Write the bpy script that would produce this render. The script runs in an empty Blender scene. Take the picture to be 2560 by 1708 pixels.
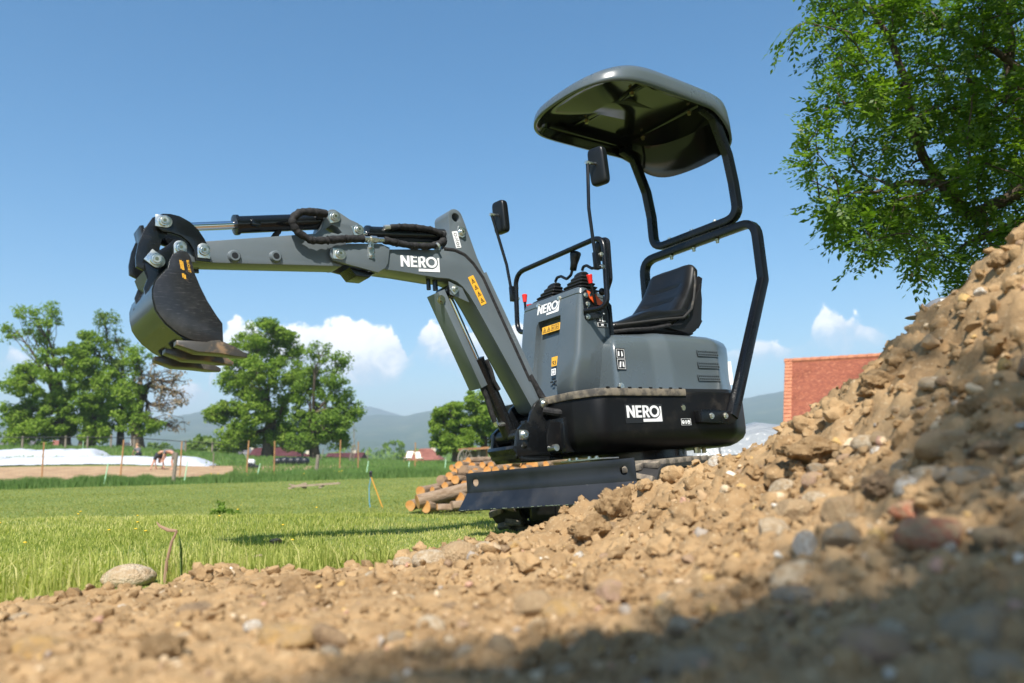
import bpy, bmesh, math, random
import numpy as np
from mathutils import Matrix, Vector

SC = bpy.context.scene
COL = SC.collection
R = math.radians
rng = np.random.default_rng(7)
random.seed(7)

# ------------------------------------------------------------------ camera
CAM_Z = 0.347
FPX = 1933.46                      # focal length in pixels of the 2560 px wide photograph
_t, _r = R(8.27), R(1.303)
_fw = np.array([0, math.cos(_t), math.sin(_t)])
_u0 = np.array([0, -math.sin(_t), math.cos(_t)])
_x0 = np.array([1.0, 0, 0])
_rt = _x0 * math.cos(_r) - _u0 * math.sin(_r)
_up = _u0 * math.cos(_r) + _x0 * math.sin(_r)
cd = bpy.data.cameras.new('camera')
cam = bpy.data.objects.new('camera', cd)
COL.objects.link(cam)
cam.matrix_world = Matrix(((_rt[0], _up[0], -_fw[0], 0), (_rt[1], _up[1], -_fw[1], 0), (_rt[2], _up[2], -_fw[2], CAM_Z), (0, 0, 0, 1)))
cd.sensor_width = 36
cd.lens = FPX / 2560 * 36
cd.clip_start = 0.05
cd.clip_end = 20000
cd.dof.use_dof = True
cd.dof.focus_distance = 3.55
cd.dof.aperture_fstop = 2.7
cd.dof.aperture_blades = 9
SC.camera = cam

def ray(px, py):
    return _fw + _rt * (px - 1280) / FPX - _up * (py - 854) / FPX

def at(px, py, d):
    """point seen at a pixel of the photograph, d metres away"""
    v = ray(px, py) * d
    return np.array([v[0], v[1], v[2] + CAM_Z])

# ------------------------------------------------------------------ light
SUN_AZ = math.atan2(-0.99, -0.10)   # direction towards the sun (behind the camera)
SUN_EL = R(51)
sdir = Vector((math.cos(SUN_AZ) * math.cos(SUN_EL), math.sin(SUN_AZ) * math.cos(SUN_EL), math.sin(SUN_EL)))
sl = bpy.data.lights.new('sun', 'SUN')
sl.energy = 5.0
sl.angle = R(0.53)
sl.color = (1.0, 0.95, 0.87)
so = bpy.data.objects.new('sun', sl)
COL.objects.link(so)
so.rotation_euler = sdir.to_track_quat('Z', 'Y').to_euler()

SC.view_settings.view_transform = 'Standard'
SC.view_settings.look = 'None'
SC.view_settings.gamma = 1
SC.view_settings.exposure = 0.78
SC.cycles.use_denoising = True
SC.cycles.max_bounces = 8
SC.cycles.transparent_max_bounces = 12
SC.cycles.volume_bounces = 0
SC.cycles.sample_clamp_indirect = 6

w = bpy.data.worlds.new('World')
SC.world = w
w.use_nodes = True
W = w.node_tree
W.nodes.clear()

def N(tree, kind, **kw):
    n = tree.nodes.new(kind)
    for k, v in kw.items():
        if k == 'ins':
            for i, val in v.items():
                n.inputs[i].default_value = val
        else:
            setattr(n, k, v)
    return n

def mth(t, op, a, b=None, c=None, clamp=False):
    n = t.nodes.new('ShaderNodeMath')
    n.operation = op
    n.use_clamp = clamp
    for i, x in enumerate((a, b, c)):
        if x is None:
            continue
        if isinstance(x, (int, float)):
            n.inputs[i].default_value = x
        else:
            t.links.new(x, n.inputs[i])
    return n.outputs[0]

def mapr(t, v, a, b, c=0.0, d=1.0, smooth=True):
    n = t.nodes.new('ShaderNodeMapRange')
    n.interpolation_type = 'SMOOTHSTEP' if smooth else 'LINEAR'
    t.links.new(v, n.inputs[0])
    for i, x in zip((1, 2, 3, 4), (a, b, c, d)):
        n.inputs[i].default_value = x
    return n.outputs[0]

sky = N(W, 'ShaderNodeTexSky', sky_type='NISHITA')
sky.sun_disc = False
sky.sun_elevation = SUN_EL
sky.sun_rotation = math.pi / 2 - SUN_AZ
sky.altitude = 400
sky.air_density = 1.0
sky.dust_density = 0.7
sky.ozone_density = 1.2
bg_sky = N(W, 'ShaderNodeBackground')
bg_sky.inputs['Strength'].default_value = 0.088
hs = N(W, 'ShaderNodeHueSaturation', ins={'Saturation': 1.38, 'Hue': .493, 'Value': 1.14})
W.links.new(sky.outputs[0], hs.inputs['Color'])
W.links.new(hs.outputs[0], bg_sky.inputs['Color'])

# cumulus clouds: soft banks in given directions of the sky, broken up by noise
tc = N(W, 'ShaderNodeTexCoord')
sep = N(W, 'ShaderNodeSeparateXYZ')
W.links.new(tc.outputs['Generated'], sep.inputs[0])
az = mth(W, 'ARCTAN2', sep.outputs[0], sep.outputs[1])
el = mth(W, 'ARCSINE', sep.outputs[2])
cmb = N(W, 'ShaderNodeCombineXYZ')
W.links.new(az, cmb.inputs[0])
W.links.new(el, cmb.inputs[1])
nz1 = N(W, 'ShaderNodeTexNoise', ins={'Scale': 30.0, 'Detail': 8.0, 'Roughness': 0.56, 'Distortion': 0.4})
W.links.new(cmb.outputs[0], nz1.inputs['Vector'])
# bank outline along the horizon: (photograph x, top y, bottom y); no cloud where top = bottom
BANK = [(-60, 880, 935), (30, 868, 930), (80, 905, 928), (150, 960, 960), (420, 990, 1010), (470, 948, 1030), (520, 955, 1025), (545, 850, 930), (590, 780, 960), (650, 815, 960),
        (700, 820, 965), (770, 800, 975), (840, 795, 985), (900, 790, 985), (960, 800, 975), (1000, 845, 940), (1022, 905, 905), (1040, 840, 885), (1075, 800, 915), (1150, 805, 930), (1215, 820, 930), (1300, 800, 930),
        (1390, 850, 930), (1460, 900, 900), (1830, 890, 890), (1880, 850, 910), (1950, 868, 905), (2020, 850, 850), (2052, 770, 855), (2110, 775, 885), (2200, 815, 860), (2240, 838, 838)]
ramp = N(W, 'ShaderNodeValToRGB')
AZ0 = 0.72
def px_az(px_, py_):
    d0 = ray(px_, py_); d0 = d0 / np.linalg.norm(d0)
    return math.atan2(d0[0], d0[1]), math.asin(d0[2])
els = ramp.color_ramp.elements
while len(els) < len(BANK): els.new(1.0)
for e_, (bx, bt, bb_) in zip(els, BANK):
    a0, e0 = px_az(bx, bt); _, e1 = px_az(bx, bb_)
    e_.position = (a0 + AZ0) / (2 * AZ0)
    e_.color = (e0, e1, 0, 1)
azn = mth(W, 'PINGPONG', mth(W, 'ADD', mth(W, 'DIVIDE', az, 2 * AZ0), 0.5), 1.0)
W.links.new(azn, ramp.inputs[0])
rs = N(W, 'ShaderNodeSeparateColor')
W.links.new(ramp.outputs[0], rs.inputs[0])
n1 = mth(W, 'SUBTRACT', nz1.outputs[0], 0.5)
up_ = mth(W, 'ADD', mth(W, 'SUBTRACT', rs.outputs[0], el), mth(W, 'MULTIPLY', n1, 0.075))
dn_ = mth(W, 'ADD', mth(W, 'SUBTRACT', el, rs.outputs[1]), mth(W, 'MULTIPLY', n1, 0.07))
m_up = mapr(W, up_, 0.0, 0.008)
m_dn = mapr(W, dn_, -0.012, 0.035)
mask = mth(W, 'MULTIPLY', mth(W, 'MULTIPLY', m_up, m_dn), 0.97)
shade = mapr(W, mth(W, 'ADD', dn_, mth(W, 'MULTIPLY', n1, .12)), 0.0, 0.075)
ccol = N(W, 'ShaderNodeMix', data_type='RGBA')
ccol.inputs[6].default_value = (0.56, 0.63, 0.72, 1)
ccol.inputs[7].default_value = (1.0, 0.99, 0.97, 1)
W.links.new(shade, ccol.inputs[0])
bg_cl = N(W, 'ShaderNodeBackground')
bg_cl.inputs['Strength'].default_value = 0.98
W.links.new(ccol.outputs[2], bg_cl.inputs['Color'])
mixw = N(W, 'ShaderNodeMixShader')
W.links.new(mask, mixw.inputs[0])
W.links.new(bg_sky.outputs[0], mixw.inputs[1])
W.links.new(bg_cl.outputs[0], mixw.inputs[2])
wo = N(W, 'ShaderNodeOutputWorld')
W.links.new(mixw.outputs[0], wo.inputs['Surface'])

# ------------------------------------------------------------------ noise in numpy
_perm = rng.permutation(512)
_perm = np.concatenate([_perm, _perm, _perm])
_vals = rng.random(2048)

def vnoise(x, y, z=0.0):
    x, y, z = np.broadcast_arrays(np.asarray(x, float), np.asarray(y, float), np.asarray(z, float))
    xi, yi, zi = np.floor(x).astype(int), np.floor(y).astype(int), np.floor(z).astype(int)
    fx, fy, fz = x - xi, y - yi, z - zi
    fx, fy, fz = [f * f * f * (f * (f * 6 - 15) + 10) for f in (fx, fy, fz)]
    def h(a, b, c):
        return _vals[_perm[_perm[_perm[a & 511] + (b & 511)] + (c & 511)]]
    o = 0
    for i in (0, 1):
        for j in (0, 1):
            for k in (0, 1):
                o = o + h(xi + i, yi + j, zi + k) * (fx if i else 1 - fx) * (fy if j else 1 - fy) * (fz if k else 1 - fz)
    return o * 2 - 1

def fbm(x, y, z=0.0, o=4, g=0.5):
    s, a = 0, 1.0
    for i in range(o):
        s = s + a * vnoise(x * 2 ** i + 17 * i, y * 2 ** i - 9 * i, z * 2 ** i + 5 * i)
        a *= g
    return s

def sstep(a, b, x):
    t = np.clip((x - a) / (b - a), 0, 1)
    return t * t * (3 - 2 * t)

# ------------------------------------------------------------------ mesh helpers
def tag(o, label=None, cat=None, group=None, kind=None):
    if label: o['label'] = label
    if cat: o['category'] = cat
    if group: o['group'] = group
    if kind: o['kind'] = kind
    return o

def empty(name, loc=(0, 0, 0), rz=0.0, parent=None):
    o = bpy.data.objects.new(name, None)
    COL.objects.link(o)
    o.empty_display_size = 0.1
    o.location = loc
    o.rotation_euler = (0, 0, rz)
    o.parent = parent
    return o

def link(name, me, mat=None, parent=None, smooth=True, angle=35):
    if mat is not None:
        for m in (mat if isinstance(mat, (list, tuple)) else [mat]):
            me.materials.append(m)
    if smooth:
        me.shade_smooth()
        me.set_sharp_from_angle(angle=R(angle))
    o = bpy.data.objects.new(name, me)
    COL.objects.link(o)
    o.parent = parent
    return o

def fast_mesh(name, V, F):
    """V (n,3), F (m,k) numpy, all faces with k corners"""
    V = np.ascontiguousarray(V, np.float32)
    F = np.ascontiguousarray(F, np.int32)
    k = F.shape[1]
    me = bpy.data.meshes.new(name)
    me.vertices.add(len(V))
    me.vertices.foreach_set('co', V.ravel())
    me.loops.add(F.size)
    me.loops.foreach_set('vertex_index', F.ravel())
    me.polygons.add(len(F))
    me.polygons.foreach_set('loop_start', np.arange(0, F.size, k, dtype=np.int32))
    me.update(calc_edges=True)
    return me

def fillet(pts, rad, seg=5, closed=False):
    """round the corners of a polyline"""
    P = [Vector(q) for q in pts]
    n = len(P)
    out = []
    for i, b in enumerate(P):
        if not closed and i in (0, n - 1):
            out.append(b.copy()); continue
        r_ = rad[i] if isinstance(rad, (list, tuple)) else rad
        a, c = P[i - 1], P[(i + 1) % n]
        da, dc = (a - b), (c - b)
        la, lc = da.length, dc.length
        if r_ <= 0 or la < 1e-6 or lc < 1e-6:
            out.append(b.copy()); continue
        ang = da.angle(dc)
        if ang > math.pi - 0.02:
            out.append(b.copy()); continue
        t = min(r_ / math.tan(ang / 2), la * .49, lc * .49)
        s, e = b + da / la * t, b + dc / lc * t
        for k in range(seg + 1):
            u = k / seg
            out.append((s * (1 - u) + b * u) * (1 - u) + (b * (1 - u) + e * u) * u)
    return out

def plate_data(loops, half, bevel=0.0, res=1):
    """filled 2D outline with holes, extruded; returns verts (x, y, h) and faces"""
    cu = bpy.data.curves.new('tmp', 'CURVE')
    cu.dimensions = '2D'
    cu.fill_mode = 'BOTH'
    cu.extrude = max(half - bevel, 0)
    cu.bevel_depth = bevel
    cu.bevel_resolution = res
    cu.offset = -bevel
    for lp in loops:
        s = cu.splines.new('POLY')
        s.points.add(len(lp) - 1)
        for p_, q in zip(s.points, lp):
            p_.co = (q[0], q[1], 0, 1)
        s.use_cyclic_u = True
    ob = bpy.data.objects.new('tmp', cu)
    me = bpy.data.meshes.new_from_object(ob)
    bm = bmesh.new(); bm.from_mesh(me)
    bmesh.ops.remove_doubles(bm, verts=bm.verts, dist=1e-5)
    bm.to_mesh(me); bm.free()
    V = [tuple(v.co) for v in me.vertices]
    Fc = [tuple(p.vertices) for p in me.polygons]
    bpy.data.objects.remove(ob); bpy.data.curves.remove(cu); bpy.data.meshes.remove(me)
    return V, Fc

def circle(cx, cy, r, n=16, a0=0.0, a1=None):
    if a1 is None:
        return [(cx + r * math.cos(2 * math.pi * i / n), cy + r * math.sin(2 * math.pi * i / n)) for i in range(n)]
    return [(cx + r * math.cos(a0 + (a1 - a0) * i / n), cy + r * math.sin(a0 + (a1 - a0) * i / n)) for i in range(n + 1)]

class MB:
    def __init__(s):
        s.v, s.f = [], []
    def add(s, V, Fc):
        o = len(s.v)
        s.v += [tuple(map(float, q)) for q in V]
        s.f += [tuple(i + o for i in q) for q in Fc]
        return s
    def box(s, c, d, rot=None, taper=1.0):
        V = []
        for k in (-.5, .5):
            t = taper if k > 0 else 1.0
            for i, j in ((-.5, -.5), (.5, -.5), (.5, .5), (-.5, .5)):
                q = Vector((i * d[0] * t, j * d[1] * t, k * d[2]))
                if rot is not None: q = rot @ q
                V.append(q + Vector(c))
        return s.add(V, [(3, 2, 1, 0), (4, 5, 6, 7), (0, 1, 5, 4), (1, 2, 6, 5), (2, 3, 7, 6), (3, 0, 4, 7)])
    def xz(s, outline, y0, y1, holes=(), bevel=0.0):
        """plate lying in a machine-fore-and-aft plane"""
        V, Fc = plate_data([outline] + list(holes), abs(y1 - y0) / 2, bevel)
        m = (y0 + y1) / 2
        return s.add([(x, m - h, z) for x, z, h in V], Fc)
    def yz(s, outline, x0, x1, holes=(), bevel=0.0):
        V, Fc = plate_data([outline] + list(holes), abs(x1 - x0) / 2, bevel)
        m = (x0 + x1) / 2
        return s.add([(m + h, y, z) for y, z, h in V], Fc)
    def xy(s, outline, z0, z1, holes=(), bevel=0.0):
        V, Fc = plate_data([outline] + list(holes), abs(z1 - z0) / 2, bevel)
        m = (z0 + z1) / 2
        return s.add([(x, y, m + h) for x, y, h in V], Fc)
    def loft(s, rings, cap0=True, cap1=True):
        n = len(rings[0])
        V = [q for r_ in rings for q in r_]
        Fc = []
        for k in range(len(rings) - 1):
            for i in range(n):
                j = (i + 1) % n
                Fc.append((k * n + i, k * n + j, (k + 1) * n + j, (k + 1) * n + i))
        if cap0: Fc.append(tuple(range(n - 1, -1, -1)))
        if cap1: Fc.append(tuple(range((len(rings) - 1) * n, len(rings) * n)))
        return s.add(V, Fc)
    def sweep(s, pts, prof, up=(0, 0, 1), caps=True, scale=None):
        P = [Vector(q) for q in pts]
        rings = []
        prev = None
        for i, p_ in enumerate(P):
            t = (P[min(i + 1, len(P) - 1)] - P[max(i - 1, 0)]).normalized()
            if prev is None:
                u = Vector(up)
                a = (u - t * u.dot(t))
                if a.length < 1e-3: a = Vector((1, 0, 0)) - t * t.x
                a.normalize()
            else:
                a = (prev - t * prev.dot(t)).normalized()
            prev = a
            b = t.cross(a)
            k = 1.0 if scale is None else scale[i]
            rings.append([p_ + a * (x * k) + b * (y * k) for x, y in prof])
        return s.loft(rings, caps, caps)
    def tube(s, pts, r, n=10, up=(0, 0, 1), caps=True):
        if isinstance(r, (int, float)): r = [r] * len(pts)
        return s.sweep(pts, circle(0, 0, 1, n), up, caps, r)
    def cyl(s, a, b, r, n=16, r2=None):
        return s.tube([a, b], [r, r if r2 is None else r2], n, up=(0.12, 0.31, 0.95))
    def lathe(s, a, b, prof, n=16):
        a, b = Vector(a), Vector(b)
        return s.tube([a + (b - a) * t for t, _ in prof], [max(q, 1e-4) for _, q in prof], n, up=(0.12, 0.31, 0.95))
    def ell(s, c, r, n=16, m=10, e=1.0, e2=1.0, rot=None):
        """(super)ellipsoid"""
        f = lambda t, k: math.copysign(abs(t) ** k, t)
        V, Fc = [], []
        for j in range(m + 1):
            ph = -math.pi / 2 + math.pi * j / m
            for i in range(n):
                th = 2 * math.pi * i / n
                q = Vector((r[0] * f(math.cos(ph), e) * f(math.cos(th), e2), r[1] * f(math.cos(ph), e) * f(math.sin(th), e2), r[2] * f(math.sin(ph), e)))
                if rot is not None: q = rot @ q
                V.append(q + Vector(c))
        for j in range(m):
            for i in range(n):
                k = (i + 1) % n
                Fc.append((j * n + i, j * n + k, (j + 1) * n + k, (j + 1) * n + i))
        return s.add(V, Fc)
    def build(s, name, mat=None, parent=None, smooth=True, angle=35, bevel=0.0, seg=2):
        me = bpy.data.meshes.new(name)
        me.from_pydata(s.v, [], s.f)
        bm = bmesh.new(); bm.from_mesh(me)
        bmesh.ops.remove_doubles(bm, verts=bm.verts, dist=2e-6)
        if bevel > 0:
            ed = [e for e in bm.edges if len(e.link_faces) == 2 and e.calc_face_angle(0) > R(30)]
            bmesh.ops.bevel(bm, geom=ed, offset=bevel, segments=seg, affect='EDGES', clamp_overlap=True, profile=.5)
        bmesh.ops.recalc_face_normals(bm, faces=bm.faces)
        bm.to_mesh(me); bm.free()
        return link(name, me, mat, parent, smooth, angle)

def rect(hx, hy, r=0.0, seg=3):
    """rounded rectangle outline"""
    pts = [(hx, hy), (-hx, hy), (-hx, -hy), (hx, -hy)]
    if r <= 0: return pts
    return [(q.x, q.y) for q in fillet([(a, b, 0) for a, b in pts], r, seg, True)]

def cut(ob, cutter):
    """subtract one mesh from another and drop the cutter"""
    md = ob.modifiers.new('b', 'BOOLEAN')
    md.operation = 'DIFFERENCE'; md.object = cutter; md.solver = 'EXACT'
    dg = bpy.context.evaluated_depsgraph_get()
    me = bpy.data.meshes.new_from_object(ob.evaluated_get(dg))
    ob.modifiers.clear()
    ob.data = me
    c = cutter.data
    bpy.data.objects.remove(cutter); bpy.data.meshes.remove(c)
    me.shade_smooth(); me.set_sharp_from_angle(angle=R(30))

def copy_tree(o, parent=None):
    c = o.copy(); COL.objects.link(c); c.parent = parent
    for ch in list(o.children): copy_tree(ch, c)
    return c

# ------------------------------------------------------------------ materials
def mat(name, col, rough=.5, metal=0.0, coat=0.0, spec=.5, col2=None, vs=8.0, va=(.35, .65), bump=None, rvar=0.0, detail=4.0, stretch=None, coat_rough=.05):
    m = bpy.data.materials.new(name)
    m.use_nodes = True
    t = m.node_tree
    b = t.nodes['Principled BSDF']
    b.inputs['Base Color'].default_value = (*col, 1)
    b.inputs['Roughness'].default_value = rough
    b.inputs['Metallic'].default_value = metal
    b.inputs['Coat Weight'].default_value = coat
    b.inputs['Coat Roughness'].default_value = coat_rough
    b.inputs['Specular IOR Level'].default_value = spec
    tc_ = t.nodes.new('ShaderNodeTexCoord')
    vec = tc_.outputs['Object']
    if stretch:
        mp = t.nodes.new('ShaderNodeMapping')
        mp.inputs['Scale'].default_value = stretch
        t.links.new(vec, mp.inputs[0]); vec = mp.outputs[0]
    if col2 is not None or rvar:
        nz = N(t, 'ShaderNodeTexNoise', ins={'Scale': vs, 'Detail': detail, 'Roughness': .6})
        t.links.new(vec, nz.inputs['Vector'])
        f = mapr(t, nz.outputs[0], va[0], va[1])
        if col2 is not None:
            mx = N(t, 'ShaderNodeMix', data_type='RGBA')
            mx.inputs[6].default_value = (*col, 1); mx.inputs[7].default_value = (*col2, 1)
            t.links.new(f, mx.inputs[0]); t.links.new(mx.outputs[2], b.inputs['Base Color'])
        if rvar:
            t.links.new(mth(t, 'ADD', mth(t, 'MULTIPLY', f, rvar), rough), b.inputs['Roughness'])
    if bump:
        nb = N(t, 'ShaderNodeTexNoise', ins={'Scale': bump[0], 'Detail': 4.0, 'Roughness': .6})
        t.links.new(vec, nb.inputs['Vector'])
        bp = t.nodes.new('ShaderNodeBump')
        bp.inputs['Strength'].default_value = bump[1]; bp.inputs['Distance'].default_value = bump[2]
        t.links.new(nb.outputs[0], bp.inputs['Height']); t.links.new(bp.outputs[0], b.inputs['Normal'])
    return m

GREY = mat('grey_paint', (.104, .125, .138), .30, 0, .3, col2=(.114, .136, .149), vs=3, rvar=.08, coat_rough=.12)
GREYP = mat('grey_plastic', (.080, .099, .109), .26, 0, .5, rvar=.1, vs=4, coat_rough=.08)
BLACKP = mat('black_gloss_paint', (.005, .006, .007), .2, 0, .1, spec=.4, col2=(.008, .009, .010), vs=5, rvar=.08)
FRAME = mat('black_frame_paint', (.005, .006, .008), .24, 0, 0, spec=.38, rvar=.1, vs=7)
LINING = mat('black_lining', (.006, .006, .005), .07, 0, 0, spec=.5, rvar=.05, vs=2)
SKIRT = mat('black_moulded_plastic', (.006, .006, .0065), .40, 0, 0, spec=.20, col2=(.013, .012, .011), vs=9, va=(.5, .8), rvar=.12, bump=(400, .12, .0006))
RUBBER = mat('black_rubber', (.022, .021, .02), .7, col2=(.10, .085, .065), vs=14, va=(.5, .75), bump=(120, .3, .002))
RUBBERD = mat('dusty_rubber', (.055, .05, .045), .85, col2=(.19, .16, .12), vs=22, va=(.35, .65), bump=(150, .4, .002))
PADW = mat('worn_track_face', (.27, .22, .16), .9, col2=(.13, .11, .09), vs=40, bump=(200, .5, .002))
VINYL = mat('black_vinyl', (.006, .0065, .007), .33, 0, 0, spec=.38, bump=(260, .12, .0008), rvar=.1, vs=6)
BOOT = mat('black_boot_rubber', (.010, .010, .011), .5, spec=.35)
CHROME = mat('chrome', (.75, .75, .76), .08, 1.0)
ZINC = mat('zinc_plated_steel', (.62, .65, .66), .26, 1.0, col2=(.75, .72, .62), vs=30, rvar=.15)
STEEL = mat('brass_tinted_bolt', (.45, .40, .24), .3, 1.0)
WHITE = mat('white_vinyl', (.80, .80, .80), .45)
BLACKV = mat('black_vinyl_label', (.012, .012, .013), .4)
YELLOW = mat('yellow_label', (.80, .42, .035), .45)
RED = mat('red_cap', (.72, .02, .015), .4)
ORANGE = mat('orange_lock', (.75, .10, .02), .35)
HOSE = mat('woven_hose_sleeve', (.010, .010, .011), .8, col2=(.028, .027, .027), vs=60, bump=(180, .6, .004), spec=.3)
BLADEP = mat('navy_black_blade_paint', (.008, .010, .014), .34, 0, .0, spec=.42, col2=(.018, .021, .027), vs=4, rvar=.14)
GLASS = mat('mirror_glass', (.8, .8, .8), .03, 1.0)

def dusty(m, amt, scale=5.0, lo=.52, hi=.78, col=(.30, .25, .19)):
    """a thin uneven film of dust that gathers on faces looking up"""
    t = m.node_tree; b = t.nodes['Principled BSDF']
    lk = b.inputs['Base Color'].links
    mx = N(t, 'ShaderNodeMix', data_type='RGBA'); mx.inputs[7].default_value = (*col, 1)
    if lk: t.links.new(lk[0].from_socket, mx.inputs[6])
    else: mx.inputs[6].default_value = b.inputs['Base Color'].default_value
    tcn = t.nodes.new('ShaderNodeTexCoord'); nz = N(t, 'ShaderNodeTexNoise', ins={'Scale': scale, 'Detail': 9.0, 'Roughness': .72}); t.links.new(tcn.outputs['Object'], nz.inputs['Vector'])
    g = t.nodes.new('ShaderNodeNewGeometry'); sp = t.nodes.new('ShaderNodeSeparateXYZ'); t.links.new(g.outputs['Normal'], sp.inputs[0])
    up = mapr(t, sp.outputs[2], -.2, .9, .35, 1.0)
    f = mth(t, 'MULTIPLY', mth(t, 'MULTIPLY', mapr(t, nz.outputs[0], lo, hi), up), amt)
    t.links.new(f, mx.inputs[0]); t.links.new(mx.outputs[2], b.inputs['Base Color'])
    r = b.inputs['Roughness']; src = r.links[0].from_socket if r.links else r.default_value
    t.links.new(mth(t, 'ADD', mth(t, 'MULTIPLY', f, .5), src), r)
dusty(GREY, .26, 6); dusty(GREYP, .18, 6); dusty(BLACKP, .16); dusty(FRAME, .06); dusty(SKIRT, .16, 7, .50, .74); dusty(BLADEP, .07, 9, .50, .75); dusty(VINYL, .04)

def bucket_material(name, base, dirt, rg=.34, scr=.55):
    m = mat(name, base, .42, 0, .05, col2=(base[0] * 2.2, base[1] * 2.1, base[2] * 2), vs=11, va=(.45, .8), rvar=.2)
    t = m.node_tree; b = t.nodes['Principled BSDF']
    old = b.inputs['Base Color'].links[0].from_socket
    tcn = t.nodes.new('ShaderNodeTexCoord')
    prev_ = old
    for rot_, sc_, k_ in ((.55, 150, .5), (-.5, 120, .35), (1.15, 170, .35)):
        mp = t.nodes.new('ShaderNodeMapping'); mp.inputs['Scale'].default_value = (14, 14, sc_); mp.inputs['Rotation'].default_value = (0, rot_, 0)
        t.links.new(tcn.outputs['Object'], mp.inputs[0])
        nz = N(t, 'ShaderNodeTexNoise', ins={'Scale': 1.6, 'Detail': 5.0, 'Roughness': .65}); t.links.new(mp.outputs[0], nz.inputs['Vector'])
        f = mapr(t, nz.outputs[0], .58, .74)
        mx = N(t, 'ShaderNodeMix', data_type='RGBA'); t.links.new(mth(t, 'MULTIPLY', f, scr * k_), mx.inputs[0]); t.links.new(prev_, mx.inputs[6]); mx.inputs[7].default_value = (.15, .145, .14, 1)
        prev_ = mx.outputs[2]
    n2 = N(t, 'ShaderNodeTexNoise', ins={'Scale': 9.0, 'Detail': 8.0, 'Roughness': .65}); t.links.new(tcn.outputs['Object'], n2.inputs['Vector'])
    f2 = mapr(t, n2.outputs[0], dirt, dirt + .12)
    mx2 = N(t, 'ShaderNodeMix', data_type='RGBA'); t.links.new(f2, mx2.inputs[0]); t.links.new(mx.outputs[2], mx2.inputs[6]); mx2.inputs[7].default_value = (.23, .15, .085, 1)
    t.links.new(mx2.outputs[2], b.inputs['Base Color'])
    t.links.new(mth(t, 'ADD', rg, mth(t, 'MULTIPLY', f2, .5)), b.inputs['Roughness'])
    return m
BUCKET = bucket_material('scratched_black_bucket', (.018, .018, .019), .62, .27, .85)
SHELL = bucket_material('muddy_bucket_shell', (.012, .012, .010), .60, .16)
TOOTH = bucket_material('muddy_tooth', (.06, .055, .048), .5)
# ================================================================== the mini excavator
def pose(yaw, pit, rol):
    c, s = math.cos, math.sin
    h = np.array([c(yaw), s(yaw), 0]); l = np.array([-s(yaw), c(yaw), 0]); u = np.array([0, 0, 1.0])
    h2 = h * c(pit) - u * s(pit); u2 = u * c(pit) + h * s(pit)
    l3 = l * c(rol) + u2 * s(rol); u3 = u2 * c(rol) - l * s(rol)
    return np.stack([h2, l3, u3], 1)
MROT = pose(R(-142.729), R(1.316), R(3.63))
MORG = np.array([0.665, 4.128, 0.0])
EX = empty('mini_excavator')
tag(EX, 'grey and black mini excavator with canopy, tracks and raised boom beside the soil mound', 'excavator')
EX.matrix_world = Matrix([[*MROT[i], MORG[i]] for i in range(3)] + [[0, 0, 0, 1]])

def bolt(name, p, axis, r=.011, parent=None, m=None, h=.010):
    a = Vector(p); d = Vector(axis).normalized()
    b = MB()
    b.cyl(a - d * .004, a + d * .003, r * 1.45, 14)
    b.cyl(a + d * .002, a + d * h, r, 6)
    return b.build(name, m or ZINC, parent or EX)

# ---- superstructure skirt and deck
def plan(corners, seg=5):
    pts = fillet([(x, y, 0) for x, y, _ in corners], [r_ for *_, r_ in corners], seg, True)
    return [(q.x, q.y) for q in pts]
def mirror_plan(half):
    return half + [(x, -y, r_) for x, y, r_ in reversed(half)]
SK = plan(mirror_plan([(.665, .27, .05), (.615, .408, .09), (-.33, .408, .16), (-.56, .31, .2), (-.66, .12, .2)]))
def ring(pl_, z, ins=0.0, zf=None, cx=0.0):
    sx, sy = .66, .408
    return [(cx + (x - cx) * (1 - ins / sx), y * (1 - ins / sy), z if zf is None else zf(x, y)) for x, y in pl_]
b = MB(); b.loft([ring(SK, .338, .085), ring(SK, .352, .05), ring(SK, .375, .018), ring(SK, .40, .004), ring(SK, .43, 0), ring(SK, .59, 0), ring(SK, .604, .004), ring(SK, .611, .014)])
skirt = b.build('skirt', SKIRT, EX, angle=50)
half = [q for q in SK if q[0] > .05]
i0 = min(range(len(half)), key=lambda i: (half[i][1] > 0, half[i][0])) 
front = sorted(half, key=lambda q: math.atan2(q[1], q[0] - .05))
lip = [(x * 1.014, y * 1.022) for x, y in front] 
lip = [(.045, lip[0][1])] + lip + [(.045, lip[-1][1])]
b = MB(); b.xy(lip, .585, .621, bevel=.005)
mat_deck = b.build('deck_mat', RUBBERD, EX)
for x in np.arange(.08, .62, .07):
    b = MB(); b.box((x, .4145, .623), (.018, .006, .006)); b.build('mat_stud', SKIRT, mat_deck)
# rear apron above the skirt, behind the hood
b = MB(); b.loft([ring(SK, .60, .012), ring(SK, .625, .02)]); b.build('hood_seal', BLACKV, EX)
# underside plate, swivel ring and studs
b = MB(); b.cyl((0, 0, .235), (0, 0, .345), .26, 40); b.cyl((0, 0, .255), (0, 0, .30), .29, 40)
b.build('swivel_ring', BLACKP, EX)
for (x, y) in ((-.20, .25), (-.33, .18), (-.36, .02), (-.30, -.18), (-.12, .30)):
    bolt('underside_bolt', (x, y, .34), (0, 0, -1), .012, EX, STEEL, .03)
# round socket with bolt in the skirt side
b = MB(); b.cyl((.068, .400, .528), (.068, .4095, .528), .019, 20); sk = b.build('socket_ring', BLACKP, EX)
b = MB(); b.cyl((.068, .40, .528), (.068, .4120, .528), .0135, 16); b.build('socket_bolt', STEEL, EX)
b = MB(); b.box((-.28, .36, .565), (.03, .09, .022)); b.build('skirt_slot', BLACKV, EX)

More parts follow.
